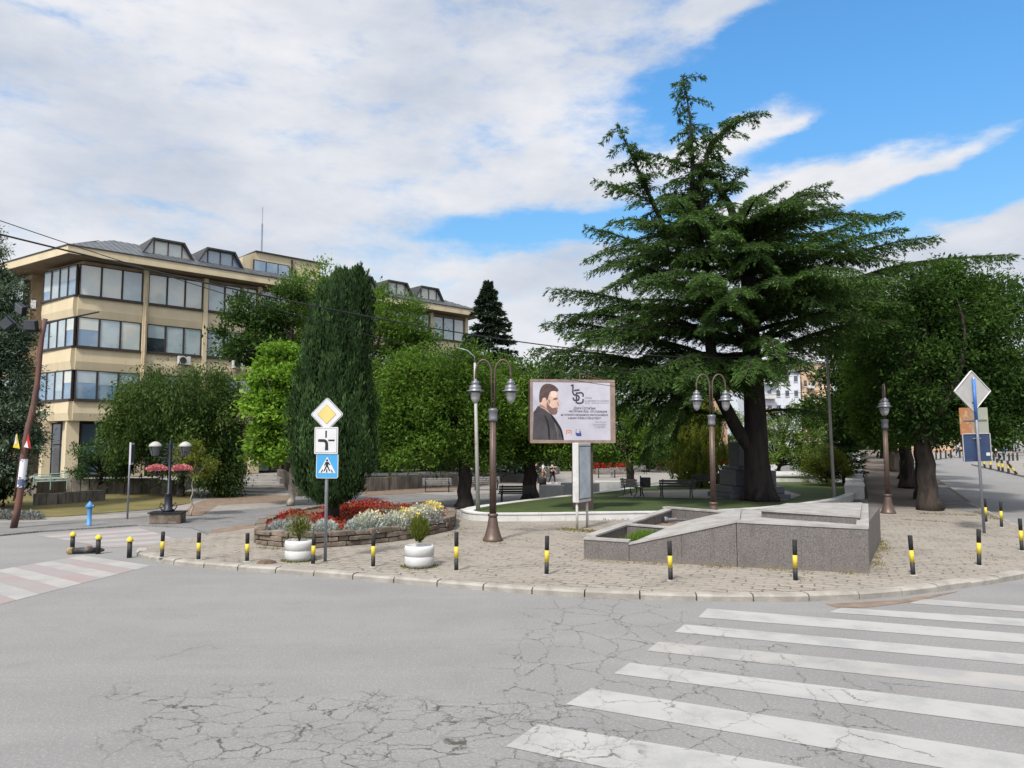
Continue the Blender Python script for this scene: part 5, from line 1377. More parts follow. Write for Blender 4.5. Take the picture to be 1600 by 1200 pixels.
# ---- benches
def bench(lb, px, py, Yz, rz, mt='wood_dark', grp='park benches', L=1.8):
    x, y = G(px, py, Yz)
    o = thing('bench', lb, 'bench', (x, y, Yz), rz, grp)
    mb = MB()
    for k in range(4): mb.box((0, -.16 + k * .11, .45), (L, .09, .035))
    mb.build('seat', mt, o)
    mb = MB()
    for k in range(3): mb.box((0, .26 + k * .03, .56 + k * .125), (L, .03, .10), M=Matrix.Rotation(R(-10), 4, 'X'))
    mb.build('backrest', mt, o)
    for s in (-1, 1):
        mb = MB(); xx = s * (L / 2 - .18)
        mb.tube([(xx, -.26, 0), (xx, -.17, .22), (xx, -.2, .42), (xx, .2, .42), (xx, .34, .9)], .028, 6); mb.tube([(xx, .34, 0), (xx, .18, .22), (xx, .2, .42)], .028, 6)
        mb.tube([(xx, -.2, .43), (xx, -.28, .6), (xx, -.1, .68), (xx, .27, .66)], .022, 6); mb.build('frame', 'iron_dark', o)
    return o
bench('dark wooden bench seen from behind, left of the middle lamp post', 1057, 777, .4, R(180))
bench('dark bench half hidden by the middle lamp post, farther back', 1100, 764, .4, R(190))
bench('bench with bluish seat beside the litter bin on the lawn path', 990, 775, .4, R(120), 'wood_grey', L=1.3)
bench('dark bench under the second trunk, left of the billboard', 806, 785, .05, R(188))
bench('grey bench on the dry lawn edge behind the cypress', 683, 769, .05, R(8), 'wood_grey')
bench('grey bench partly behind the white light pole', 760, 766, .05, R(8), 'wood_grey')
bench('grey bench right of the billboard post, far across the square', 948, 747, .05, R(0), 'wood_grey')
bench('second far grey bench right of the billboard post', 968, 745, .05, R(10), 'wood_grey')
bench('far grey bench just right of the thin dark trunk', 999, 741, .05, R(20), 'wood_grey')
x, y = G(1008, 775, .4); o = thing('litter_bin', 'square black litter bin on a post between the benches', 'litter bin', (x, y, .4)); mb = MB(); mb.tube([(-.22, 0, 0), (-.22, 0, 1.0)], .035, 8); mb.build('post', 'iron_dark', o); mb = MB(); mb.box((.05, 0, .68), (.42, .36, .5)); mb.build('bin', 'black_paint', o, bevel=.02)
x, y = G(848, 772, .05); o = thing('litter_bin', 'tall dark litter bin on the promenade below the walking people', 'litter bin', (x, y, .05)); mb = MB(); mb.lathe([(.05, 0), (.05, .3), (.2, .32), (.24, .95), (.22, .96)], seg=14); mb.build('bin', 'black_paint', o, True)
# white stone blocks / seats by the promenade
mat('marble', (.46, .46, .45), (.38, .38, .375), 2, .5)
for i, (px, py, w_, h_, lb) in enumerate(((863, 780, 1.3, .75, 'grey white stone block seat right of the dark promenade bin'), (893, 776, 1.1, .8, 'grey white stone block half behind the display case'), (929, 775, .5, .75, 'narrow white stone block just right of the billboard post'), (950, 771, 1.6, .75, 'wide white stone block seat on the promenade side of the lawn'))):
    x, y = G(px, py, .05); o = thing('stone_block', lb, 'stone seat', (x, y, .05), R(-12), 'white stone blocks along the promenade'); mb = MB(); mb.box((0, 0, h_ / 2), (w_, .9, h_)); mb.build('block', 'marble', o, bevel=.03); mb = MB(); mb.box((0, -.45, .12), (w_ + .06, .1, .1)); mb.build('plinth', 'marble', o)
# monument plinth
x, y = G(1178, 780, LZ); y += 1.9; x += .3
mo = thing('monument', 'dark stepped stone monument base hidden behind the big cedar trunk', 'monument', (x, y, LZ - .05), R(6))
mb = MB()
for w_, z0, z1 in ((3.0, 0, .25), (2.6, .251, .6), (2.05, .601, 1.35), (1.7, 1.351, 1.55), (1.35, 1.551, 2.75)): mb.box((0, 0, (z0 + z1) / 2), (w_, w_, z1 - z0))
mb.build('plinth', 'monument_stone', mo, bevel=.03)
# white ring basin and red beds behind
rb_ = thing('ring_wall', 'round low white stone wall around a flower bed behind the monument', 'wall', (18.9, 57.6, .05)); mb = MB(); mb.lathe([(3.9, 0), (3.9, .72), (4.0, .74), (4.0, .86), (2.9, .86), (2.9, .5), (0, .55)], seg=48); mb.build('wall_body', 'white_stone', rb_)
def redbed(lb, px, py, w_, h_):
    x, y = G(px, py, .05); o = thing('raised_flower_bed', lb, 'flower bed', (x, y, .05), 0, 'far red flower beds'); mb = MB(); mb.box((0, 0, h_ / 2), (w_, 2, h_)); mb.build('wall_body', 'stone_wall' if h_ < .6 else 'white_stone', o)
    n = 900; P = RNG.random((n, 3)) * (w_ * .95, 1.9, .5) + (-w_ * .475, -.95, h_); leaves('flowers', 'leaf_red', o, P, RNG.normal(size=(n, 3)) * .5 + (0, 0, .7), unit(n), RNG.uniform(.15, .3, n), RNG.uniform(.1, .2, n), RNG.random(n))
redbed('red flower bed behind the benches, right of the billboard post', 954, 741, 3.4, .5)
redbed('small red flower bed left of the yellow green conifer', 1048, 735, 3.2, .5)
redbed('red flowers beyond the white ring, left of the monument', 1139, 738, 2.2, .9)
redbed('red flowers just right of the monument', 1203, 738, 1.6, .9)

# dry weeds and litter in the joints and against the walls
leafmat('weed_dry', (.10, .085, .03), (.25, .21, .09), .2)
WP = [((1372, 842), (1384, 862), 800, .07), ((1366, 855), (1372, 890), 800, .06), ((985, 880), (1350, 898), 700, .07), ((880, 828), (935, 832), 900, .10), ((935, 812), (1000, 811), 700, .10), ((915, 876), (985, 880), 250, .06), ((755, 848), (790, 850), 200, .05),
      ((1525, 800), (1560, 812), 500, .10), ((1440, 803), (1530, 806), 600, .08), ((1405, 812), (1480, 816), 500, .05), ((400, 856), (470, 862), 300, .07), ((1500, 872), (1560, 876), 160, .05), ((700, 840), (735, 825), 200, .07), ((1240, 908), (1262, 907), 60, .05), ((1005, 905), (1060, 909), 90, .04)]
Ps, Ls = [], []
for (x0, y0), (x1, y1), n, s_ in WP:
    a_, b_ = np.array(G(x0, y0, PZ)), np.array(G(x1, y1, PZ)); t = RNG.random((n, 1)); q = a_ + (b_ - a_) * t; cl_ = np.sin(t[:, 0] * 23 + x0) + RNG.normal(size=n) * .5 > -.1
    q = q[cl_] + RNG.normal(size=(cl_.sum(), 2)) * s_ * 1.4; Ps.append(np.concatenate([q, np.full((len(q), 1), PZ + .005)], 1)); Ls.append(RNG.uniform(.4, 1.3, len(q)) * s_)
P = np.concatenate(Ps); L_ = np.concatenate(Ls); n = len(P)
o = leaves('weeds', 'weed_dry', None, P, RNG.normal(size=(n, 3)) * (.7, .7, .2) + (0, 0, .7), unit(n), L_, L_ * .18 + .004, RNG.random(n)); tag(o, 'dry weeds growing in the paving joints round planter, billboard and trees', 'weeds', kind='stuff')
n = 700; P = np.empty((n, 3)); P[:, 0] = RNG.uniform(-8, 16, n); P[:, 1] = RNG.uniform(17, 33, n); P[:, 2] = PZ + .012; P = P[(P[:, 1] > 15 + .22 * np.abs(P[:, 0] - 5))]; n = len(P)
o = leaves('leaf_litter', 'weed_dry', None, P, RNG.normal(size=(n, 3)) * (1, 1, .05), np.tile((0, 0, 1.0), (n, 1)) + RNG.normal(size=(n, 3)) * .2, RNG.uniform(.03, .07, n), RNG.uniform(.02, .05, n), RNG.random(n) * .6); tag(o, 'scattered dry leaves on the stone paving', 'leaf litter', kind='stuff')
# ------------------------------------------------------------------ vegetation
leafmat('leaf_mid', (.026, .060, .011), (.118, .205, .030), .42)
leafmat('leaf_deep', (.016, .038, .010), (.060, .115, .022), .35)
leafmat('leaf_bright', (.055, .125, .015), (.18, .31, .035), .4)
leafmat('leaf_light', (.05, .09, .02), (.17, .25, .05), .4)
leafmat('leaf_yellowgreen', (.055, .085, .012), (.19, .21, .035), .3)
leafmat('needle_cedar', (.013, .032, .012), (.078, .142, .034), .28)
leafmat('needle_cypress', (.011, .027, .010), (.056, .105, .034), .2)
leafmat('needle_spruce', (.015, .030, .020), (.05, .075, .045), .1)
leafmat('needle_blue', (.030, .052, .032), (.16, .215, .145), .15)
leafmat('leaf_weeping', (.018, .040, .010), (.080, .130, .028), .3)

def fnoise(P, sc, seed):
    """cheap smooth 3-D noise (sum of sines) in -1..1"""
    rg = np.random.default_rng(seed); out = np.zeros(len(P))
    for k in range(6):
        d = rg.normal(size=3); d /= np.linalg.norm(d); out += np.sin(P @ d * sc * (1 + .5 * k) + rg.random() * 6.28) / (1 + .4 * k)
    return out / 2.6
def limb(mb, a, b, r0, r1, bend=.12, seg=7, n=6):
    a = Vector(a); b = Vector(b); L = (b - a).length; pts = []
    o1 = Vector((random.uniform(-1, 1), random.uniform(-1, 1), random.uniform(0, 1))) * L * bend
    for i in range(n + 1):
        t = i / n; pts.append(a.lerp(b, t) + o1 * math.sin(PI * t))
    mb.tube(pts, [r0 + (r1 - r0) * i / n for i in range(n + 1)], seg)
def crown(name, par, blobs, mt, n, L, seed, clump=.9, flat=.75, droop=.0, spread=.62, wl=.45, parts_fill=.25):
    """blobs: (x,y,z,rx,ry,rz). Leaves sit in irregular clumps, thickest near the outside"""
    rg = np.random.default_rng(seed)
    B = np.array(blobs, float); area = (B[:, 3] * B[:, 5]) ** 1.0; pr_ = area / area.sum()
    nc = max(12, int(n / 130)); bi = rg.choice(len(B), nc, p=pr_)
    u = unit(nc, rg); rr = rg.random(nc) ** .33; rr = np.where(rg.random(nc) < parts_fill, rr * .75, .68 + .34 * rr); stray = rg.random(nc) < .16; rr = np.where(stray, rg.uniform(1.0, 1.2, nc), rr)
    cc = B[bi, :3] + u * B[bi, 3:] * rr[:, None]
    cc[:, 2] += fnoise(cc, .7, seed) * .25
    csz = clump * rg.uniform(.45, 1.3, nc) * np.where(stray, .5, 1)
    ctint = rg.random(nc) ** 1.6 * .75 + .28 * fnoise(cc, .45, seed + 1)
    w = csz ** 2; k = rg.choice(nc, n, p=w / w.sum())
    P = cc[k] + rg.normal(size=(n, 3)) * (csz[k] * .42)[:, None] * (1, 1, flat)
    out = P - B[bi[k], :3]; out /= np.linalg.norm(out, axis=1, keepdims=True) + 1e-6
    d = out * spread + rg.normal(size=(n, 3)) * .7; d[:, 2] -= droop
    nn = rg.normal(size=(n, 3)) * .55 + (0, 0, 1)
    ll = L * rg.uniform(.6, 1.35, n) * rg.uniform(.7, 1.35, nc)[k]
    return leaves(name, mt, par, P, d, nn, ll, ll * wl * rg.uniform(.8, 1.2, n), ctint[k] + rg.random(n) * .42), cc
def tree(name, label, loc, blobs, mt, n, L, seed, tr=.25, bark='bark', h1=None, group=None, lean=0, cat='tree', **kw):
    """blobs given relative to loc"""
    o = thing(name, label, cat, loc, 0, group)
    f, cc = crown('crown', o, blobs, mt, n, L, seed, **kw)
    zb = min(b[2] for b in blobs); zt_ = max(b[2] for b in blobs)
    h1 = h1 or max(1.2, zb - .3)
    mb = MB(); cx_ = np.mean([b[0] for b in blobs]); cy_ = np.mean([b[1] for b in blobs])
    N_ = 9; pts = [Vector((lean * (i / N_) + .04 * math.sin(i * 1.9 + seed), .04 * math.cos(i * 1.3 + seed), h1 * i / N_)) for i in range(N_ + 1)]
    mb.tube(pts, [tr * (1.35 if i == 0 else 1.12 if i == 1 else 1 - .035 * i) for i in range(N_ + 1)], 12)
    rnd = random.Random(seed)
    top = pts[-1]
    sel = rnd.sample(range(len(cc)), min(26, len(cc)))
    for j in sel: limb(mb, top + Vector((0, 0, -.12 * h1 * rnd.random())), cc[j], tr * .42, .02, .1)
    for b in blobs: limb(mb, top, b[:3], tr * .65, tr * .12, .06)
    mb.build('trunk', bark, o, True)
    return o
def pxblobs(lst, Y, loc, dep=1.0):
    """crown outline read as rough lobes at distance Y -> blobs with real depth, relative to loc"""
    out = []
    for q in lst:
        px, py, rx, ry = q[:4]; dy = q[4] if len(q) > 4 else 0
        x, yy, z = D(px, py, Y + dy); k = (Y + dy) / F
        out.append((x - loc[0], yy - loc[1], z - loc[2], rx * k, rx * k * dep, ry * k))
    return out
def ptree(name, label, base_, lobes, mt, n, L, seed, z=.05, dep=1.0, Y=None, **kw):
    x, y = G(base_[0], base_[1], z)
    if Y: k = Y; x, y, _ = D(base_[0], HZ, Y)
    return tree(name, label, (x, y, z), pxblobs(lobes, y, (x, y, z), dep), mt, n, L, seed, **kw)

# broadleaf trees of the square
ptree('broadleaf_tree', 'tall dark broadleaf tree behind the cypress, in front of the office building', (540, 762), [(500, 462, 55, 48), (470, 500, 50, 45, 1), (600, 500, 62, 50), (625, 540, 45, 50, -1), (560, 560, 90, 90), (640, 610, 60, 60, 1), (530, 640, 80, 60), (660, 520, 12, 25)], 'leaf_mid', 60000, .22, 21, Y=50, tr=.3, clump=1.0)
ptree('broadleaf_tree', 'dark broadleaf tree left of the cypress, spreading over the second bay of windows', (478, 770), [(376, 486, 26, 20), (392, 545, 36, 24), (358, 538, 22, 18), (425, 498, 30, 28), (430, 560, 32, 34), (430, 630, 36, 44), (455, 450, 20, 20)], 'leaf_deep', 24000, .21, 22, Y=47, tr=.22, clump=.85)
ptree('linden_tree', 'bright yellow green broadleaf tree just left of the cypress', (455, 790), [(440, 548, 20, 26), (434, 590, 32, 36), (424, 640, 36, 42), (448, 690, 42, 32), (415, 690, 26, 28), (470, 630, 36, 66), (412, 712, 26, 12)], 'leaf_bright', 24000, .19, 23, tr=.16, bark='bark_pale', clump=.75, flat=.5, wl=.6, droop=.2)
ptree('locust_tree', 'round green locust tree on the first dark trunk right of the cypress', (726, 795), [(665, 600, 62, 48), (720, 585, 55, 40), (640, 660, 50, 52), (700, 660, 62, 62), (755, 650, 50, 56), (610, 640, 30, 40), (665, 706, 70, 28), (740, 705, 50, 26)], 'leaf_mid', 62000, .17, 24, z=.05, tr=.36, clump=.75, h1=2.4, spread=.8, droop=.1)
ptree('locust_tree', 'green locust tree on the second dark trunk, left of the billboard', (828, 783), [(800, 600, 50, 40), (850, 610, 45, 40), (790, 660, 50, 50), (850, 670, 50, 45), (900, 650, 45, 50), (830, 695, 70, 22), (880, 700, 30, 22)], 'leaf_mid', 46000, .18, 25, tr=.40, clump=.8, h1=2.8, Y=None)
ptree('locust_tree', 'green locust tree behind the right half of the billboard', (985, 764), [(950, 660, 45, 45), (1000, 650, 45, 50), (980, 690, 60, 35), (1030, 680, 40, 45), (930, 690, 30, 30)], 'leaf_mid', 22000, .17, 26, tr=.28, clump=.8, h1=2.4)
ptree('weeping_tree', 'wide dark weeping tree covering the left front of the office building', (285, 775), [(280, 625, 80, 46), (220, 665, 52, 45), (335, 650, 48, 60), (280, 690, 80, 40), (235, 620, 40, 30), (330, 720, 45, 40), (180, 690, 20, 25), (345, 745, 30, 26)], 'leaf_weeping', 70000, .19, 27, Y=43, tr=.22, droop=.9, wl=.32, clump=.7, flat=1.5, spread=.4)
ptree('juniper_bush', 'dark spreading juniper bush on the terrace left of the weeping tree', (160, 750), [(150, 706, 30, 18), (180, 712, 32, 24), (135, 722, 22, 16), (195, 700, 30, 24), (165, 735, 45, 14)], 'needle_cypress', 14000, .12, 28, Y=45, z=.7, tr=.1, h1=.6, clump=.5, cat='bush')
ptree('young_tree', 'small round young tree on a thin stem beside the black flower lamp', (299, 806), [(298, 722, 24, 20), (312, 732, 20, 18), (284, 735, 16, 16), (304, 708, 16, 12)], 'leaf_yellowgreen', 7000, .09, 29, tr=.035, bark='bark_pale', h1=1.6, clump=.35)
ptree('ornamental_tree', 'small light green rounded tree behind the white ring wall', (1216, 746), [(1215, 680, 34, 28), (1245, 690, 34, 32), (1195, 700, 24, 26), (1268, 705, 26, 26), (1225, 715, 40, 18), (1235, 650, 30, 16)], 'leaf_light', 20000, .16, 30, Y=62, tr=.2, h1=1.3, clump=.7)
ptree('juniper_bush', 'yellow green juniper bush beside the right white light pole', (1290, 755), [(1285, 715, 24, 22), (1305, 725, 26, 24), (1275, 735, 18, 12), (1290, 745, 40, 10)], 'leaf_yellowgreen', 9000, .13, 31, Y=49, z=.3, tr=.08, h1=.5, clump=.5, cat='bush')
# avenue of old locusts beside the street: one grove, each tree its own
rt = [(33.4, .44, [(1440, 540, 80, 66), (1490, 500, 80, 56), (1545, 560, 90, 66), (1460, 620, 90, 56), (1545, 640, 80, 46), (1605, 610, 60, 60), (1465, 672, 70, 20), (1525, 462, 55, 24), (1430, 462, 62, 34), (1480, 440, 46, 24), (1585, 480, 50, 30)], 95000, 'old gnarled avenue tree nearest the leaning brown lantern, with the widest crown'),
      (39.5, .42, [(1420, 540, 80, 70), (1400, 480, 60, 36), (1380, 610, 60, 50), (1500, 600, 80, 60), (1400, 655, 60, 30), (1375, 675, 40, 18)], 60000, 'second avenue tree, its trunk just left behind the nearest one'),
      (46, .45, [(1390, 560, 80, 80), (1335, 570, 55, 60), (1320, 640, 55, 44), (1470, 620, 70, 50), (1370, 660, 50, 26), (1360, 480, 50, 34)], 56000, 'third avenue tree on the shaded walk'),
      (53, .42, [(1395, 610, 70, 60), (1350, 640, 50, 40), (1450, 640, 60, 40)], 14000, 'fourth avenue tree on the shaded walk'),
      (61, .42, [(1385, 630, 60, 50), (1345, 650, 40, 34), (1430, 645, 50, 35)], 11000, 'fifth avenue tree on the shaded walk'), (70, .42, [(1375, 640, 55, 45), (1420, 650, 40, 30)], 9000, 'sixth avenue tree, far along the walk'), (82, .4, [(1365, 650, 50, 40), (1345, 670, 30, 20)], 8000, 'farthest avenue tree at the end of the walk')]
for i, (Y, r_, lb_, n, lab) in enumerate(rt):
    sx = 3.15 + (.35 if i % 2 else 0)
    x, y = sx + .45 * Y, Y; z = rise(Y) + PZ - .02
    o = tree('avenue_tree', lab, (x, y, z), pxblobs(lb_, Y, (x, y, z), .9), 'leaf_mid' if i % 2 else 'leaf_deep', n, .17 + .02 * i, 40 + i, tr=r_, bark='bark_red', h1=3.0, group='old trees along the shaded walk', clump=.8, spread=.8, lean=-.1)
# root flares of the nearest trunk
# background trees closing the view
bgt = [(600, 700, 60, 70, 62, 'dark tree far behind the cypress, right of the steps'), (690, 690, 50, 62, 66, 'dark tree between the first trunk and the office building'), (770, 690, 55, 50, 85, 'mid green tree far behind the left brown lantern'), (880, 690, 60, 55, 88, 'mid green tree far behind the billboard'), (950, 680, 50, 55, 100, 'far tree right of the billboard post'),
       (1010, 665, 55, 60, 84, 'far tree behind the litter bin'), (1075, 660, 50, 60, 90, 'far tree behind the middle brown lantern'), (1150, 690, 45, 40, 105, 'far tree left of the cedar trunk'), (1290, 690, 50, 50, 80, 'tree far behind the right white light pole'), (1345, 680, 30, 30, 130, 'small far tree closing the end of the walk'),
       (1560, 640, 75, 60, 104, 'large tree beyond the street, right of the sign backs'), (1680, 620, 90, 80, 92, 'tree beyond the street at the right picture edge'), (1500, 650, 50, 40, 112, 'tree beyond the street above the beige wall')]
for i, (px, py, rx, ry, Y, lab) in enumerate(bgt):
    x = (px - 800) / F * Y; z = T(x, Y) + .03; k = Y / F
    zc = D(px, py, Y)[2] - z; hz = ry * k
    bl = [(0, 0, zc, rx * k * .8, rx * k * .8, hz), (-.4 * rx * k, .5, zc - .3 * hz, rx * k * .6, rx * k * .6, hz * .7), (.45 * rx * k, -.3, zc - .2 * hz, rx * k * .6, rx * k * .6, hz * .75), (0, 0, max(1.6, zc - .9 * hz), rx * k * .8, rx * k * .7, 1.3)]
    tree('background_tree', lab, (x, Y, z), bl, ['leaf_mid', 'leaf_deep', 'leaf_mid', 'leaf_light'][i % 4], 12000, .25, 60 + i, tr=.22, group='trees beyond the square', clump=1.0)
# low hedge mass far behind the square
n = 26000; P = np.empty((n, 3)); P[:, 0] = RNG.uniform(-22, 30, n); P[:, 1] = 92 + 6 * fnoise(P * 1.0, .3, 3) + RNG.normal(size=n) * .8; P[:, 2] = RNG.random(n) ** 1.0 * (3.2 + 1.3 * fnoise(P * (1, 0, 0), .7, 5))
o = leaves('hedge', 'leaf_deep', None, P, RNG.normal(size=(n, 3)) + (0, -.3, .5), unit(n), RNG.uniform(.25, .5, n), RNG.uniform(.15, .3, n), RNG.random(n) * .8); tag(o, 'dark tangled hedge closing the far side of the square', 'hedge', kind='stuff')

# ---- conifers
def conifer(name, label, loc, H_, Rb, mt, n, seed, zb=.6, L=.22, trr=.16, tiers=26, droop=.25, tip=.06, cat='tree'):
    """whorled conifer: branches with flat sprays of needles"""
    o = thing(name, label, cat, loc); rg = np.random.default_rng(seed)
    mb = MB(); mb.tube([(0, 0, 0), (0, 0, H_ * .5), (0, 0, H_)], [trr, trr * .6, .02], 8)
    Cs, Ds, Ls, Ts = [], [], [], []
    nb = tiers * 11; per = n // nb
    for i in range(nb):
        t = ((i + rg.random()) / nb) ** .85; z = zb + (H_ - zb) * t
        r = (Rb * (1 - t) ** .85 + tip) * rg.uniform(.68, 1.12) * (1 if t > .08 else .8)
        g = rg.random() * 6.283; dx, dy = math.cos(g), math.sin(g)
        s_ = rg.random(per) ** .6; zz_ = z - droop * r * s_ ** 1.6 + .10 * r * s_ ** 4
        lat = rg.normal(size=per) * .20 * r * (1.1 - s_ * .8)
        c = np.stack([dx * s_ * r - dy * lat, dy * s_ * r + dx * lat, zz_ - np.abs(lat) * .25 + rg.normal(size=per) * .05], 1)
        d = np.stack([dx * .9 - dy * np.sign(lat) * .6, dy * .9 + dx * np.sign(lat) * .6, -.1 + rg.normal(size=per) * .4], 1)
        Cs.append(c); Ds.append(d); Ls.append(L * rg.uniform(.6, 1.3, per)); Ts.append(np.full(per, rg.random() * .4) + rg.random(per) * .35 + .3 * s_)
        if i % 3 == 0 and r > .4: mb.tube([(0, 0, z), (dx * r * .8, dy * r * .8, z - droop * r * .6)], [.03, .01], 4)
    mb.build('trunk', 'bark', o)
    C_ = np.concatenate(Cs); D_ = np.concatenate(Ds); L_ = np.concatenate(Ls); T_ = np.concatenate(Ts)
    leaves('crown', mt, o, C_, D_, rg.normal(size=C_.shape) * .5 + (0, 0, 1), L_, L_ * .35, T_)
    return o
x, yy, z = D(764, 440, 62); conifer('spruce_tree', 'dark pointed spruce rising behind the left brown lantern', (x, 62, 0), z, 6.2, 'needle_spruce', 52000, 5, L=.36, trr=.25, tiers=22)
ptree('blue_spruce', 'bluish grey spruce at the left picture edge behind the leaning pole', (-8, 805), [(-14, 400, 16, 40), (-8, 470, 32, 40), (0, 530, 42, 40), (-6, 590, 55, 44), (4, 650, 50, 40), (-10, 710, 58, 40), (-60, 560, 40, 60), (-60, 660, 50, 60)], 'needle_blue', 110000, .17, 6, Y=34, tr=.2, h1=2.0, clump=.6, wl=.32, flat=.6, spread=.9)
x, yy, z = D(1316, 590, 56); conifer('cypress_tree', 'dark narrow conifer just right of the right white light pole', (22.6, 52, .1), 7.0, 1.7, 'needle_cypress', 20000, 8, L=.24, tiers=20, droop=.0)
n0 = G(0, 0) if False else None
o = ptree('hedge_bush', 'dark shrub at the left edge below the blue spruce', (10, 800), [(-10, 745, 30, 34), (20, 760, 22, 28), (-40, 740, 40, 40)], 'leaf_deep', 9000, .14, 33, Y=36, tr=.05, h1=.4, clump=.5, cat='bush')

def column(name, label, loc, prof, mt, n, seed, L=.16, W=.03, lean=.12, trr=.16, h0=.8, lob=.16, cat='tree', bark='bark', tb=0.0, tipv=.06, drift=0):
    """upright columnar conifer built of many ascending plumes; prof = [(z, radius)...]"""
    o = thing(name, label, cat, loc); rg = np.random.default_rng(seed)
    zs = np.array([p[0] for p in prof]); rs = np.array([p[1] for p in prof])
    nf = n // 70; per = 70
    g = rg.random(nf) * 6.283; top_ = 1 - tipv * (.5 + .5 * np.sin(g * 2 + seed)) - tipv * .5 * rg.random(nf)
    zc = zs[0] + (zs[-1] - zs[0]) * rg.random(nf) * top_; R_ = np.interp(zc, zs, rs)
    Rn = R_ * (.93 + lob * .55 * np.sin(g * 3 + zc * .9) * np.sin(zc * 1.3 + g) + lob * .6 * np.abs(np.sin(g * 4.5 + .35 * zc)) - lob * .3 + rg.normal(size=nf) * .085)
    inner = rg.random(nf) < .3; Rn = np.where(inner, Rn * rg.uniform(.5, .85, nf), Rn)
    c = np.stack([np.cos(g) * Rn + drift * np.clip((zc / zs[-1] - .6) / .4, 0, 1), np.sin(g) * Rn, zc], 1)
    hgt = rg.uniform(.4, 1.05, nf) * np.clip(R_ / .8, .45, 1.1); wd = hgt * .22
    t = rg.random((nf, per)); 
    off = rg.normal(size=(nf, per, 3)) * (wd[:, None] * np.sqrt(1.02 - t) * .5)[..., None]
    upv = np.stack([np.cos(g) * lean, np.sin(g) * lean, np.ones(nf)], 1)
    P = c[:, None, :] + upv[:, None, :] * (hgt[:, None] * (t - .25))[..., None] + off * (1, 1, .4)
    d = upv[:, None, :] * 1.0 + off / (wd[:, None, None] + .01) * .45 + rg.normal(size=(nf, per, 3)) * .15
    ti = (rg.random(nf) ** 1.8 * .75 - .1 + .25 * fnoise(c, 1.1, seed))[:, None] + .35 * t + rg.random((nf, per)) * .2 + tb
    P = P.reshape(-1, 3); d = d.reshape(-1, 3); m_ = len(P)
    ll = L * rg.uniform(.6, 1.3, m_)
    nn = np.repeat(np.stack([np.cos(g), np.sin(g), np.zeros(nf)], 1), per, 0) + rg.normal(size=(m_, 3)) * .6
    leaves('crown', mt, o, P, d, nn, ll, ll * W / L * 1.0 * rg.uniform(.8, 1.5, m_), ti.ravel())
    mb = MB(); mb.tube([(0, 0, 0), (.03, 0, h0), (.0, 0, zs[-1] * .9)], [trr * 1.2, trr, .03], 10)
    for k in range(5): a = k * 1.3; mb.tube([(0, 0, h0 * .4), (math.cos(a) * rs[1] * .5, math.sin(a) * rs[1] * .5, h0 + .5)], [trr * .4, .03], 6)
    mb.build('trunk', bark, o, True)
    return o
x, y = G(519, 817, PZ + .3); 
zf = lambda py: D(510, py, y)[2] - .4
kx = y / F
prof = [(zf(788), 13 * kx), (zf(768), 37 * kx), (zf(730), 53 * kx), (zf(680), 54 * kx), (zf(620), 49 * kx), (zf(560), 43 * kx), (zf(500), 40 * kx), (zf(470), 33 * kx), (zf(445), 25 * kx), (zf(424), 13 * kx)]
cyp = column('cypress_tree', 'huge dense dark green cypress standing in the stone flower bed', (x, y, .4), prof, 'needle_cypress', 130000, 12, L=.15, W=.035, trr=.20, h0=.7, lob=.34, tipv=.06, drift=.45)
x, yy, z = D(1092, 600, 47)
kx = 47 / F
column('thuja_tree', 'broad yellow green thuja behind the middle brown lantern', (x, 47, .0), [(.3, 30 * kx), (1.0, 42 * kx), (2.4, 38 * kx), (4.2, 26 * kx), (5.8, 14 * kx), (6.6, 4 * kx)], 'leaf_yellowgreen', 34000, 14, L=.18, W=.06, trr=.12, h0=.4)

# ---- the big cedar
cx0, cy0 = G(1190, 781, LZ); CB = Vector((cx0, cy0, LZ - .05))
ced = thing('cedar_tree', 'enormous layered cedar with three twisted leaders towering over the lawn', 'tree', CB)
def cq(px, py, dy=0): return Vector(D(px, py, cy0 + dy)) - CB
tk = MB(); rc = random.Random(3)
trunk = [cq(1190, 783), cq(1186, 760), cq(1182, 720), cq(1180, 650), cq(1177, 590), cq(1172, 500), cq(1168, 440), cq(1160, 380), cq(1140, 320), cq(1105, 270, .3)]
tk.tube(trunk, [.80, .66, .56, .50, .46, .38, .31, .24, .17, .12], 16)
for a, rr in ((0.3, .5), (1.6, .5), (2.9, .55), (4.2, .5), (5.3, .5)):
    tk.tube([cq(1188, 765) + Vector((math.cos(a) * .35, math.sin(a) * .35, 0)), cq(1190, 781) + Vector((math.cos(a) * .95, math.sin(a) * .95, -.02))], [.3, .1], 8)
stem2 = [cq(1183, 715), cq(1150, 668), cq(1120, 610, -.6), cq(1110, 540, -.8), cq(1112, 470, -.6), cq(1100, 400, -.3), cq(1082, 340), cq(1082, 250), cq(1078, 180), cq(1067, 120)]
tk.tube(stem2, [.34, .31, .28, .25, .22, .19, .15, .10, .05, .02], 12)
lead3 = [cq(1100, 340), cq(1092, 290), cq(1110, 225), cq(1145, 190), cq(1183, 178)]
tk.tube(lead3, [.16, .13, .10, .06, .02], 8)
lead1 = [cq(1080, 420, .3), cq(1040, 360, .3), cq(1012, 300, .2), cq(990, 250), cq(966, 197)]
tk.tube(lead1, [.16, .13, .10, .06, .02], 8)
CS, CD, CN, CL, CT = [], [], [], [], []
rg = np.random.default_rng(77)
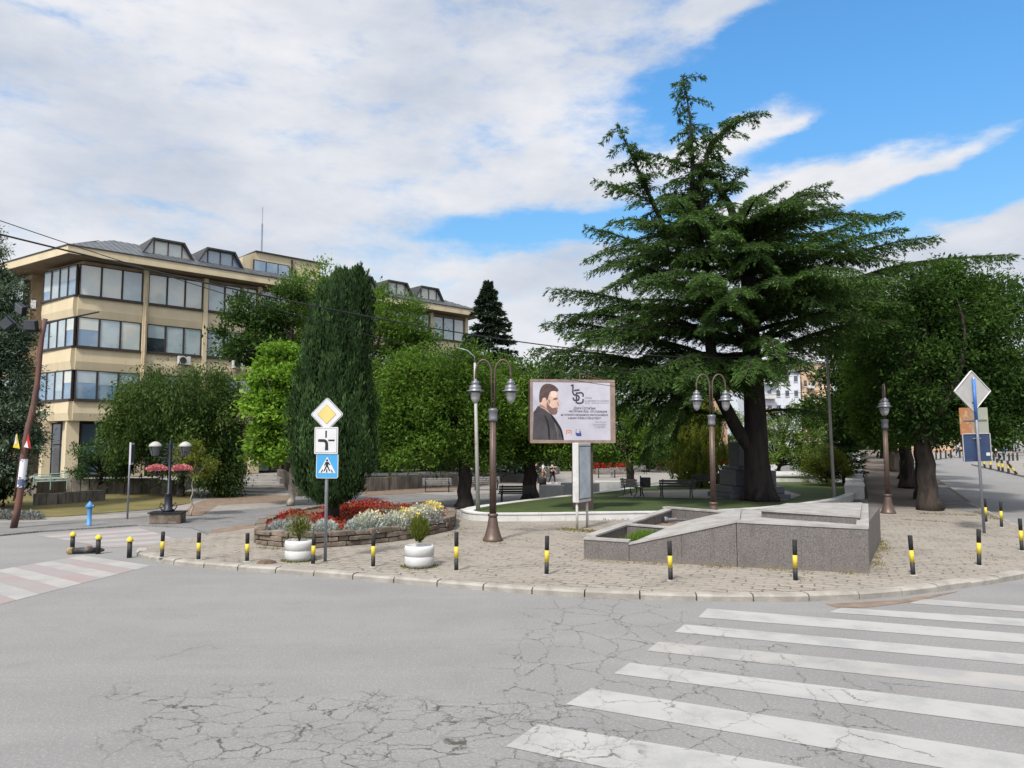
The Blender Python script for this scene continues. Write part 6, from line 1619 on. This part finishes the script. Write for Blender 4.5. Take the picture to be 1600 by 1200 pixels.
def spray(path, width, dens=1.0, hang=.35, flatn=1.0, tipw=.25, tint=0.0):
    """needle foliage along a limb: side branchlets in a drooping fan, thinning to the tip"""
    pts = np.array([tuple(p) for p in path]); seg = np.linalg.norm(np.diff(pts, axis=0), axis=1); cum = np.concatenate([[0], np.cumsum(seg)]); Ltot = cum[-1]
    nb = max(6, int(Ltot / .17 * dens))
    lt = rg.random() * .25
    for i in range(nb):
        s = (i + rg.random()) / nb * Ltot
        if s / Ltot < .10 and Ltot > 4: continue
        p = np.array([np.interp(s, cum, pts[:, k]) for k in range(3)])
        p2 = np.array([np.interp(min(s + .2, Ltot), cum, pts[:, k]) for k in range(3)]); t = p2 - p
        if np.linalg.norm(t) < 1e-4: p0 = np.array([np.interp(s - .2, cum, pts[:, k]) for k in range(3)]); t = p - p0
        t /= np.linalg.norm(t); sidev = np.cross(t, (0, 0, 1.0)); nl = np.linalg.norm(sidev)
        if nl < .35: a_ = rg.random() * 6.28; sidev = np.array([math.cos(a_), math.sin(a_), 0])
        else: sidev /= nl
        for sg_ in (-1, 1):
            f = s / Ltot
            w = width * (tipw + (1 - tipw) * math.sin(min(1, (1 - f) * 1.5) * PI / 2)) * rg.uniform(.55, 1.15) * (min(1, .5 + f * 3))
            d = t * rg.uniform(.5, .95) + sidev * sg_ * rg.uniform(.45, 1.0); d /= np.linalg.norm(d)
            m_ = max(3, int(w / .055)); u = (np.arange(m_) + rg.random(m_)) / m_
            q = p + d * (u * w)[:, None]; q[:, 2] -= hang * w * u ** 1.7 - .05 * rg.normal()
            q += rg.normal(size=(m_, 3)) * .028
            K = 3
            q = np.repeat(q, K, 0); dd = np.tile(d, (len(q), 1)) + rg.normal(size=(len(q), 3)) * .30
            dd[:, 2] += rg.random(len(q)) * .5 - .38 - hang * .5 * np.repeat(u, K)
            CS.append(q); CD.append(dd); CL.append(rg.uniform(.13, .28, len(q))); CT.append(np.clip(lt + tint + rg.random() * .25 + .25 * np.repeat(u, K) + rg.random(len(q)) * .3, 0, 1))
            CN.append(rg.normal(size=(len(q), 3)) * .6 + (0, 0, 1))
            if w > .9 and rg.random() < .5: tk.tube([p, p + d * w * .6 - np.array((0, 0, hang * w * .25))], [.02, .008], 3)
def limbc(a, b, r0, rise_=.1, dr=.12, width=1.0, hang=.35, dens=1.0, tint=0.0, wig=.03):
    """curved limb a->b: first climbing, tip levelling and drooping"""
    a = Vector(a); b = Vector(b); L = (b - a).length; n = 9; pts = []
    w1 = Vector((rc.uniform(-1, 1), rc.uniform(-1, 1), 0)) * L * wig
    for i in range(n + 1):
        t = i / n; p = a.lerp(b, t) + Vector((0, 0, L * (rise_ * math.sin(PI * t) - dr * t ** 4 + dr))) - Vector((0, 0, L * dr * (1 - t) + L * dr * t * 0)) + w1 * math.sin(2 * PI * t)
        pts.append(p)
    pts[-1] = b.copy(); pts[-2] = pts[-2].lerp(b, .3)
    tk.tube(pts, [r0 * (1 - .93 * i / n) for i in range(n + 1)], 7)
    spray(pts, width, dens, hang, tint=tint)
    return pts
# outline limbs read from the tree's silhouette: (root px, root py, tip px, tip py, depth offset of tip, radius, width)
OL = [(1012, 312, 926, 283, 0, .05, .7), (1078, 262, 1002, 240, 0, .05, .7), (1070, 420, 917, 354, 0, .10, 1.1), (1085, 450, 948, 408, .8, .09, 1.1), (1105, 520, 862, 452, -.6, .14, 1.5), (1100, 530, 873, 492, 1.0, .12, 1.4), (1115, 560, 885, 520, -1.5, .12, 1.5),
      (1130, 610, 834, 545, .5, .15, 1.7), (1130, 620, 850, 575, -2, .13, 1.6), (1120, 600, 940, 590, -3.5, .11, 1.4), (1150, 660, 985, 640, -2.5, .10, 1.2),
      (1110, 330, 1165, 264, 0, .05, .6), (1140, 350, 1228, 284, .5, .07, .8), (1150, 370, 1296, 284, -.4, .08, .9), (1160, 400, 1310, 322, .6, .08, 1.0), (1165, 430, 1404, 334, 0, .12, 1.2), (1168, 450, 1412, 356, -1.2, .12, 1.3), (1170, 470, 1462, 372, .8, .13, 1.4),
      (1172, 500, 1582, 398, .8, .22, 1.6), (1175, 510, 1420, 412, -1.5, .15, 1.5), (1176, 540, 1440, 440, -3, .14, 1.6), (1176, 560, 1400, 500, -4, .13, 1.5), (1178, 575, 1262, 566, -5, .12, 1.1), (1178, 645, 1285, 646, -.5, .09, .6), (1178, 560, 1360, 530, 3, .12, 1.4), (1120, 570, 852, 505, 2, .12, 1.5), (1130, 600, 850, 560, 3, .12, 1.6), (1140, 620, 880, 585, -3, .12, 1.5), (1150, 610, 1000, 580, -5.5, .10, 1.5), (1160, 610, 1080, 590, -6.5, .10, 1.5), (1170, 590, 1190, 572, -7, .10, 1.3), (1120, 480, 1000, 440, -5, .1, 1.5), (1150, 500, 1130, 470, -6.5, .1, 1.5), (1160, 420, 1190, 400, -5, .09, 1.4), (1150, 400, 1060, 400, -4, .09, 1.3), (1170, 470, 1290, 430, -5, .1, 1.5), (1150, 360, 1120, 345, -3, .07, 1.1)]
for r_x, r_y, tx, ty, dy, r0, w in OL: limbc(cq(r_x, r_y), cq(tx, ty, dy), r0, .04, .04, w, .68, 1.35)
for path, w, hg in ((stem2[6:], .75, .55), (lead3, .85, .5), (lead1[1:], .75, .5)):
    P_ = [Vector(p) for p in path]; spray(P_, w * .55, 1.5, hg, tipw=.35)
# short side shoots on the leaders
for path in (stem2[6:], lead3[1:], lead1[2:]):
    for i in range(len(path) - 1):
        for k in range(8):
            p = Vector(path[i]).lerp(Vector(path[i + 1]), rc.random()); g = rc.random() * 6.28; l_ = rc.uniform(.6, 1.7) * (1 - i / len(path) * .6)
            limbc(p, p + Vector((math.cos(g) * l_, math.sin(g) * l_, rc.uniform(-.55, .0) * l_)), .025, .08, .05, .24, .7, 1.5)
for k in range(46):
    zz0 = rc.uniform(cq(1100, 375).z, cq(1085, 235).z); src = rc.choice([stem2, stem2, lead1, lead3, trunk]); zs_ = [p[2] for p in src]
    if zz0 > max(zs_) or zz0 < min(zs_): continue
    p = Vector([np.interp(zz0, zs_, [q[i] for q in src]) for i in range(3)]); g = rc.random() * 6.28; l_ = rc.uniform(1.2, 2.6) * np.interp(zz0, [cq(0, 375).z, cq(0, 235).z], [1.35, .6])
    limbc(p, p + Vector((math.cos(g) * l_, math.sin(g) * l_, rc.uniform(-.35, .05) * l_)), .04, .08, .05, .5, .6, 1.4)
# the rest of the crown: whorls all round, longest low down
zmax = cq(1100, 345).z
TI = [cq(1100, p_).z for p_ in (350, 385, 425, 500, 548, 590)]
for i in range(124):
    z = TI[i % 6] + rc.gauss(0, .22)
    g = i * 2.39996 + rc.uniform(-.3, .3)
    if z > TI[2] + .6 and i % 3 == 0: continue
    if i % 4 == 1: g = -PI / 2 + rc.uniform(-.9, .9)
    Rr = np.interp(z, [4, 6, 9, 12, 14.5, 16.5, 18, 20], [7.5, 10.0, 9.6, 7.4, 5.0, 3.4, 2.0, 1.0]) * rc.uniform(.62, 1.0)
    # axis drifts from trunk to the leaders
    zz_ = [p.z for p in trunk]; ax = Vector((np.interp(z, zz_, [p.x for p in trunk]), np.interp(z, zz_, [p.y for p in trunk]), z))
    if z > 8 and math.cos(g) < -.2 and rc.random() < .6:
        z2 = [p.z for p in stem2]; ax = Vector((np.interp(z, z2, [p.x for p in stem2]), np.interp(z, z2, [p.y for p in stem2]), z))
    if math.cos(g) > 0 and z < 11: Rr *= .85
    if z < 7.2 and math.cos(g) > -.15: continue
    if z < 6.2 and abs(math.cos(g)) > .3 and math.sin(g) > -.3: Rr *= .7
    tip = ax + Vector((math.cos(g) * Rr, math.sin(g) * Rr, Rr * rc.uniform(-.06, .08)))
    if z < 7: tip.z = max(tip.z - rc.uniform(.2, 1.6), 3.6)
    limbc(ax, tip, .05 + .010 * Rr, .08, .06, (.55 + .07 * Rr), .42, 1.0, tint=rc.uniform(0, .12))
# drooping skirts seen under the left side
for tx, ty, dy in ((1010, 690, -2), (990, 665, 0), (1035, 650, -3), (1050, 690, 1), (960, 640, -1), (1000, 720, 0)):
    a = cq((tx + 1150) / 2, 600, dy * .5); limbc(a, cq(tx, ty, dy), .06, .12, -.02, .9, .8, 1.3)
tk.build('trunk', mat('cedar_bark', (.028, .021, .020), (.013, .011, .011), 5, .95, bump=1.0, bscale=9, stretch=(1, 1, .22)), ced, True)
C_ = np.concatenate(CS); Dn = np.concatenate(CD); L_ = np.concatenate(CL); T_ = np.concatenate(CT); Nn_ = np.concatenate(CN)
print('cedar needles', len(C_))
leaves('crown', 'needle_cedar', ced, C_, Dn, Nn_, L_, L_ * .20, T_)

# ------------------------------------------------------------------ far buildings, people, wires
def blockhouse(lab, px0, px1, Y, zt, mt, rows, cols_, deep=12, z0=0, balc=False):
    x0, x1 = (px0 - 800) / F * Y, (px1 - 800) / F * Y
    o = thing('apartment_building', lab, 'building', ((x0 + x1) / 2, Y, z0)); w = x1 - x0
    mb = MB(); mb.box((0, deep / 2, zt / 2), (w, deep, zt)); mb.build('wall', mt, o)
    mb = MB(); mb.box((0, deep / 2, zt + .2), (w + .8, deep + .8, .4)); mb.build('roof', 'roof_trim' if not balc else 'plaster_white', o)
    fh = zt / rows
    for r_ in range(rows):
        for c_ in range(cols_):
            cx_ = -w / 2 + w * (c_ + .5) / cols_; mb = MB(); mb.box((cx_, -.02, fh * (r_ + .55)), (w / cols_ * .42, .1, fh * .42)); wo_ = mb.build('window', 'glass_dark', o)
            mb = MB(); mb.box((cx_, -.09, fh * (r_ + .33)), (w / cols_ * .48, .1, .12)); mb.build('sill', 'plaster_white', wo_)
    if balc:
        for r_ in range(rows):
            mb = MB(); mb.box((-w * .22, -.6, fh * (r_ + .2)), (w * .26, 1.2, .15)); mb.box((-w * .22, -1.18, fh * (r_ + .36)), (w * .26, .06, fh * .28)); mb.build('balcony', 'plaster_beige' if r_ % 3 == 0 else 'marble', o)
    return o
blockhouse('white high apartment block with dark windows seen right of the cedar trunk', 1182, 1252, 150, 17.5, 'plaster_white', 6, 5, balc=True)
blockhouse('pale apartment block with coloured balconies beside the white one', 1254, 1300, 152, 19.5, 'plaster_beige', 7, 4, balc=True)
blockhouse('plain orange building glimpsed between cedar branches left of the trunk', 1085, 1136, 95, 12.0, 'plaster_orange', 3, 2)
blockhouse('low pale building behind the trees between the two dark trunks', 745, 900, 104, 3.4, 'plaster_beige', 1, 8)
blockhouse('dark brown building behind the trees beyond the cypress', 590, 735, 100, 5.0, 'stone_wall', 1, 5)
# beige panel wall beyond the street
w0, w1 = GT(1400, 707), GT(1545, 703.5)
o = thing('boundary_wall', 'long peach coloured panel wall beyond the street', 'wall')
a, b = Vector((49, 97.5)), Vector((60, 99.5)); z = rise(97) + .1
mb = MB(); n_ = 12
for k in range(n_):
    p, q = a.lerp(b, k / n_), a.lerp(b, (k + 1) / n_ - .004); mb.slab(p, q, .25, (z, z), (z + 2.2, z + 2.2))
mb.build('panels', 'plaster_beige', o); mb = MB(); mb.slab(a, b, .5, (z - .2, z - .2), (z + .35, z + .35)); mb.build('base', 'plaster_orange', o)
o = thing('street_fence', 'dark metal fence and gate right of the peach wall', 'fence')
a, b = Vector((60, 100)), Vector((82, 98)); mb = MB(); mb.slab(a, b, .06, (z + 2.4, z + 2.4), (z + 2.5, z + 2.5)); mb.slab(a, b, .06, (z + .2, z + .2), (z + .3, z + .3))
for k in range(74): p = a.lerp(b, k / 73); mb.box((p.x, p.y, z + 1.25), (.12, .05, 2.5))
mb.build('bars', 'iron_dark', o)
o = thing('gate_pillar', 'pale pillar standing in the dark fence beyond the street', 'pillar', (66, 99, z)); mb = MB(); mb.box((0, 0, 1.7), (.5, .5, 3.4)); mb.box((0, 0, 3.45), (.65, .65, .12)); mb.build('pillar', 'marble', o)
# street bollards far right
def sbol(lab, px, py, h=.9, lean=0, grp='bollards round the far traffic island', mid='yellow_paint'):
    x, y, z = GT(px, py, .1)
    o = thing('bollard', lab, 'bollard', (x, y, z), 0, grp); o.rotation_euler = (0, R(lean), 0)
    mb = MB()
    for a_, b_, m_ in ((0, .35, 'black_paint'), (.35, .68, mid), (.68, 1.0, 'black_paint')): mb.lathe([(.09, a_ * h), (.09, b_ * h)], seg=8, mt=m_)
    mb.build('post', None, o)
for i, (px, py, ln) in enumerate(((1531, 729, -8), (1539, 731, -10), (1548, 732.5, 0), (1561, 735, -8), (1567, 736.5, -4), (1576, 738.5, -2), (1589, 741, -38), (1603, 744, 0))):
    sbol('striped bollard on the traffic island, ' + ['first', 'second', 'third', 'fourth', 'fifth', 'sixth, beside the fallen over one', 'knocked far over', 'at the picture edge'][i] + ' from the tip', px, py, .95, ln)
for i, px in enumerate((1463, 1470, 1478, 1486, 1500)):
    sbol(['leftmost', 'second', 'third', 'fourth', 'fifth'][i] + ' dark bollard on the far kerb before the peach wall', px, 717.5 - i * .6, .9, 0, 'bollards on the far kerb', 'black_paint')
for i, px in enumerate((1553, 1561, 1569, 1577, 1583, 1590)):
    sbol('small dark far bollard, ' + ['first', 'second', 'third', 'fourth', 'fifth', 'last'][i] + ' from the left in the row behind the striped ones', px, 720.5 - (i % 3) * .3, .8, 0, 'small dark bollards behind the striped ones', 'black_paint')

def person(lab, loc, rz, h, shirt, legs, skin='skin', hair='print_hair', step=.18, shorts=False, armb=.2):
    """one continuous skinned body with shirt, trousers and hair as children"""
    o = thing('person', lab, 'person', loc, rz); k = h / 1.72
    J = {'pel': (0, 0, .95), 'sp': (0, .01, 1.15), 'ch': (0, .0, 1.36), 'nk': (0, .0, 1.48), 'hd': (0, -.02, 1.60), 'tp': (0, -.01, 1.70)}
    E_ = [('pel', 'sp'), ('sp', 'ch'), ('ch', 'nk'), ('nk', 'hd'), ('hd', 'tp')]; Rd = dict(pel=.13, sp=.12, ch=.135, nk=.05, hd=.095, tp=.06)
    for s, n_ in ((-1, 'l'), (1, 'r')):
        f = s * step
        J['hp' + n_] = (s * .09, 0, .88); J['kn' + n_] = (s * .10, -f * .6 - .02, .49); J['an' + n_] = (s * .10, -f + (.05), .09); J['ft' + n_] = (s * .11, -f - .10, .035)
        J['sh' + n_] = (s * .185, 0, 1.40); J['el' + n_] = (s * .235, f * .5, 1.13); J['wr' + n_] = (s * .235, f * .7 - .08 - armb * .3, .90); J['hn' + n_] = (s * .23, f * .75 - .12 - armb * .3, .81)
        E_ += [('pel', 'hp' + n_), ('hp' + n_, 'kn' + n_), ('kn' + n_, 'an' + n_), ('an' + n_, 'ft' + n_), ('ch', 'sh' + n_), ('sh' + n_, 'el' + n_), ('el' + n_, 'wr' + n_), ('wr' + n_, 'hn' + n_)]
        Rd.update({'hp' + n_: .095, 'kn' + n_: .062, 'an' + n_: .042, 'ft' + n_: .04, 'sh' + n_: .062, 'el' + n_: .045, 'wr' + n_: .032, 'hn' + n_: .035})
    def grow(name, keys, add, mt, par):
        ks = [q for q in J if q in keys]; ix = {q: i for i, q in enumerate(ks)}
        me = bpy.data.meshes.new(name); me.from_pydata([tuple(c * k for c in J[q]) for q in ks], [(ix[a], ix[b]) for a, b in E_ if a in ix and b in ix], [])
        ob = bpy.data.objects.new(name, me); COL.objects.link(ob)
        sk = ob.modifiers.new('s', 'SKIN'); sk.use_smooth_shade = True; sb_ = ob.modifiers.new('d', 'SUBSURF'); sb_.levels = sb_.render_levels = 1
        for i, q in enumerate(ks):
            r = (Rd[q] + add) * k; me.skin_vertices[0].data[i].radius = (r * (1.25 if q in ('pel', 'sp', 'ch') else 1), r * (.85 if q in ('pel', 'sp', 'ch') else 1))
            me.skin_vertices[0].data[i].use_root = (i == 0)
        bpy.context.view_layer.update()
        m2 = bpy.data.meshes.new_from_object(ob.evaluated_get(bpy.context.evaluated_depsgraph_get())); bpy.data.objects.remove(ob)
        m2.name = name; m2.materials.clear(); m2.materials.append(MATS[mt]); ob = bpy.data.objects.new(name, m2); COL.objects.link(ob); ob.parent = par; return ob
    body = grow('body', set(J), 0, skin, o)
    grow('shirt', {'pel', 'sp', 'ch', 'shl', 'shr', 'ell', 'elr'}, .018, shirt, body)
    lg_ = {'pel', 'hpl', 'hpr', 'knl', 'knr'} | (set() if shorts else {'anl', 'anr'})
    grow('trousers', lg_, .015, legs, body)
    mb = MB(); mb.lathe([(.0, .125), (.07, .11), (.105, .05), (.108, -.02), (.09, -.07), (.0, -.08)], (0, .015, 0), 14); hr = mb.build('hair', hair, body, True); hr.location = (0, .02 * k, 1.625 * k); hr.scale = (k, k, k)
    mb = MB()
    for s in (-1, 1): mb.box((s * .035, -.108, 1.615), (.022, .01, .012))
    mb.box((0, -.108, 1.545), (.045, .01, .01)); fc = mb.build('face_marks', 'print_hair', body); fc.scale = (k, k, k)
    for s in (-1, 1):
        f = s * step; mb = MB(); mb.box((s * .11, -f - .04, .04), (.09, .26, .08)); sh = mb.build('shoe', 'sign_white' if shirt != 'cloth_grey' else 'black_paint', body, bevel=.02); sh.scale = (k, k, k)
    return o
mat('skin', (.42, .25, .18), (.38, .22, .16), 4, .6); mat('cloth_white', (.55, .55, .62), (.46, .46, .55), 4, .8); mat('cloth_pink', (.55, .33, .32), (.45, .27, .27), 4, .8)
mat('cloth_black', (.02, .018, .022), None, 4, .8); mat('cloth_tan', (.36, .22, .15), (.32, .2, .14), 4, .8); mat('cloth_jeans', (.07, .13, .24), (.05, .09, .18), 5, .85); mat('cloth_grey', (.16, .17, .19), (.11, .12, .13), 4, .8); mat('cloth_blue', (.16, .20, .28), None, 4, .8)
x, y = G(849, 756, .06); person('person in white top and tan shorts walking on the promenade, left of the pair', (x, y, .06), R(70), 1.66, 'cloth_white', 'cloth_tan', shorts=True)
x, y = G(863, 756, .06); person('person in pale pink top and black trousers walking on the promenade', (x, y, .06), R(80), 1.7, 'cloth_pink', 'cloth_black', step=.24)
x, y = G(838, 758, .06); person('person in dark clothes mostly hidden by the second trunk', (x, y, .06), R(60), 1.7, 'cloth_black', 'cloth_black')
p = GT(1497, 714, .1); person('person in white shirt and jeans walking away beside the peach wall', p, R(170), 1.75, 'cloth_white', 'cloth_jeans')
p = GT(1569, 712.5, .1); person('person in blue grey shirt standing by the dark fence beyond the street', p, R(150), 1.72, 'cloth_blue', 'cloth_jeans')
p = GT(1578, 712.5, .1); person('person in grey patterned shirt and black shorts beyond the street', p, R(190), 1.72, 'cloth_grey', 'cloth_black', shorts=True)
p = GT(1556, 714, .12)
mo_ = thing('scooter', 'dark red parked motor scooter with white seat beyond the street', 'scooter', p, R(60))
for s in (-1, 1): mb = MB(); mb.lathe([(.14, -.05), (.26, -.05), (.26, .05), (.14, .05)], (s * .62, 0, .26), 16, M=Matrix.Rotation(PI / 2, 3, 'X')); mb.build('wheel', 'black_paint', mo_)
mb = MB(); mb.tube([(-.75, 0, .6), (-.4, 0, .62), (0, 0, .36), (.3, 0, .4), (.5, 0, .95)], [.1, .2, .15, .14, .07], 8); mb.build('body', mat('scooter_red', (.09, .015, .03), None, 3, .4), mo_, True)
mb = MB(); mb.tube([(-.75, 0, .82), (-.1, 0, .80)], [.12, .14], 8); mb.build('seat', 'sign_white', mo_, True)
mb = MB(); mb.tube([(.45, -.3, 1.02), (.5, 0, .98), (.45, .3, 1.02)], .025, 6); mb.tube([(.5, 0, .98), (.62, 0, .3)], .035, 6); mb.build('handlebar', 'iron_dark', mo_)

def wire(lab, a, b, sag, r, n=60):
    a = Vector(a); b = Vector(b); mb = MB()
    mb.tube([a.lerp(b, i / n) - Vector((0, 0, 4 * sag * (i / n) * (1 - i / n))) for i in range(n + 1)], r, 6)
    return tag(mb.build('overhead_cable', 'wire', None, True), lab, 'cable')
wire('thick black overhead cable sagging across the view from the upper left', D(-120, 336, 12.5), D(1289, 546, 38), 1.2, .017)
wire('thin overhead cable crossing in front of the billboard', D(-120, 303, 13.5), D(1292, 608, 38), 1.55, .009)
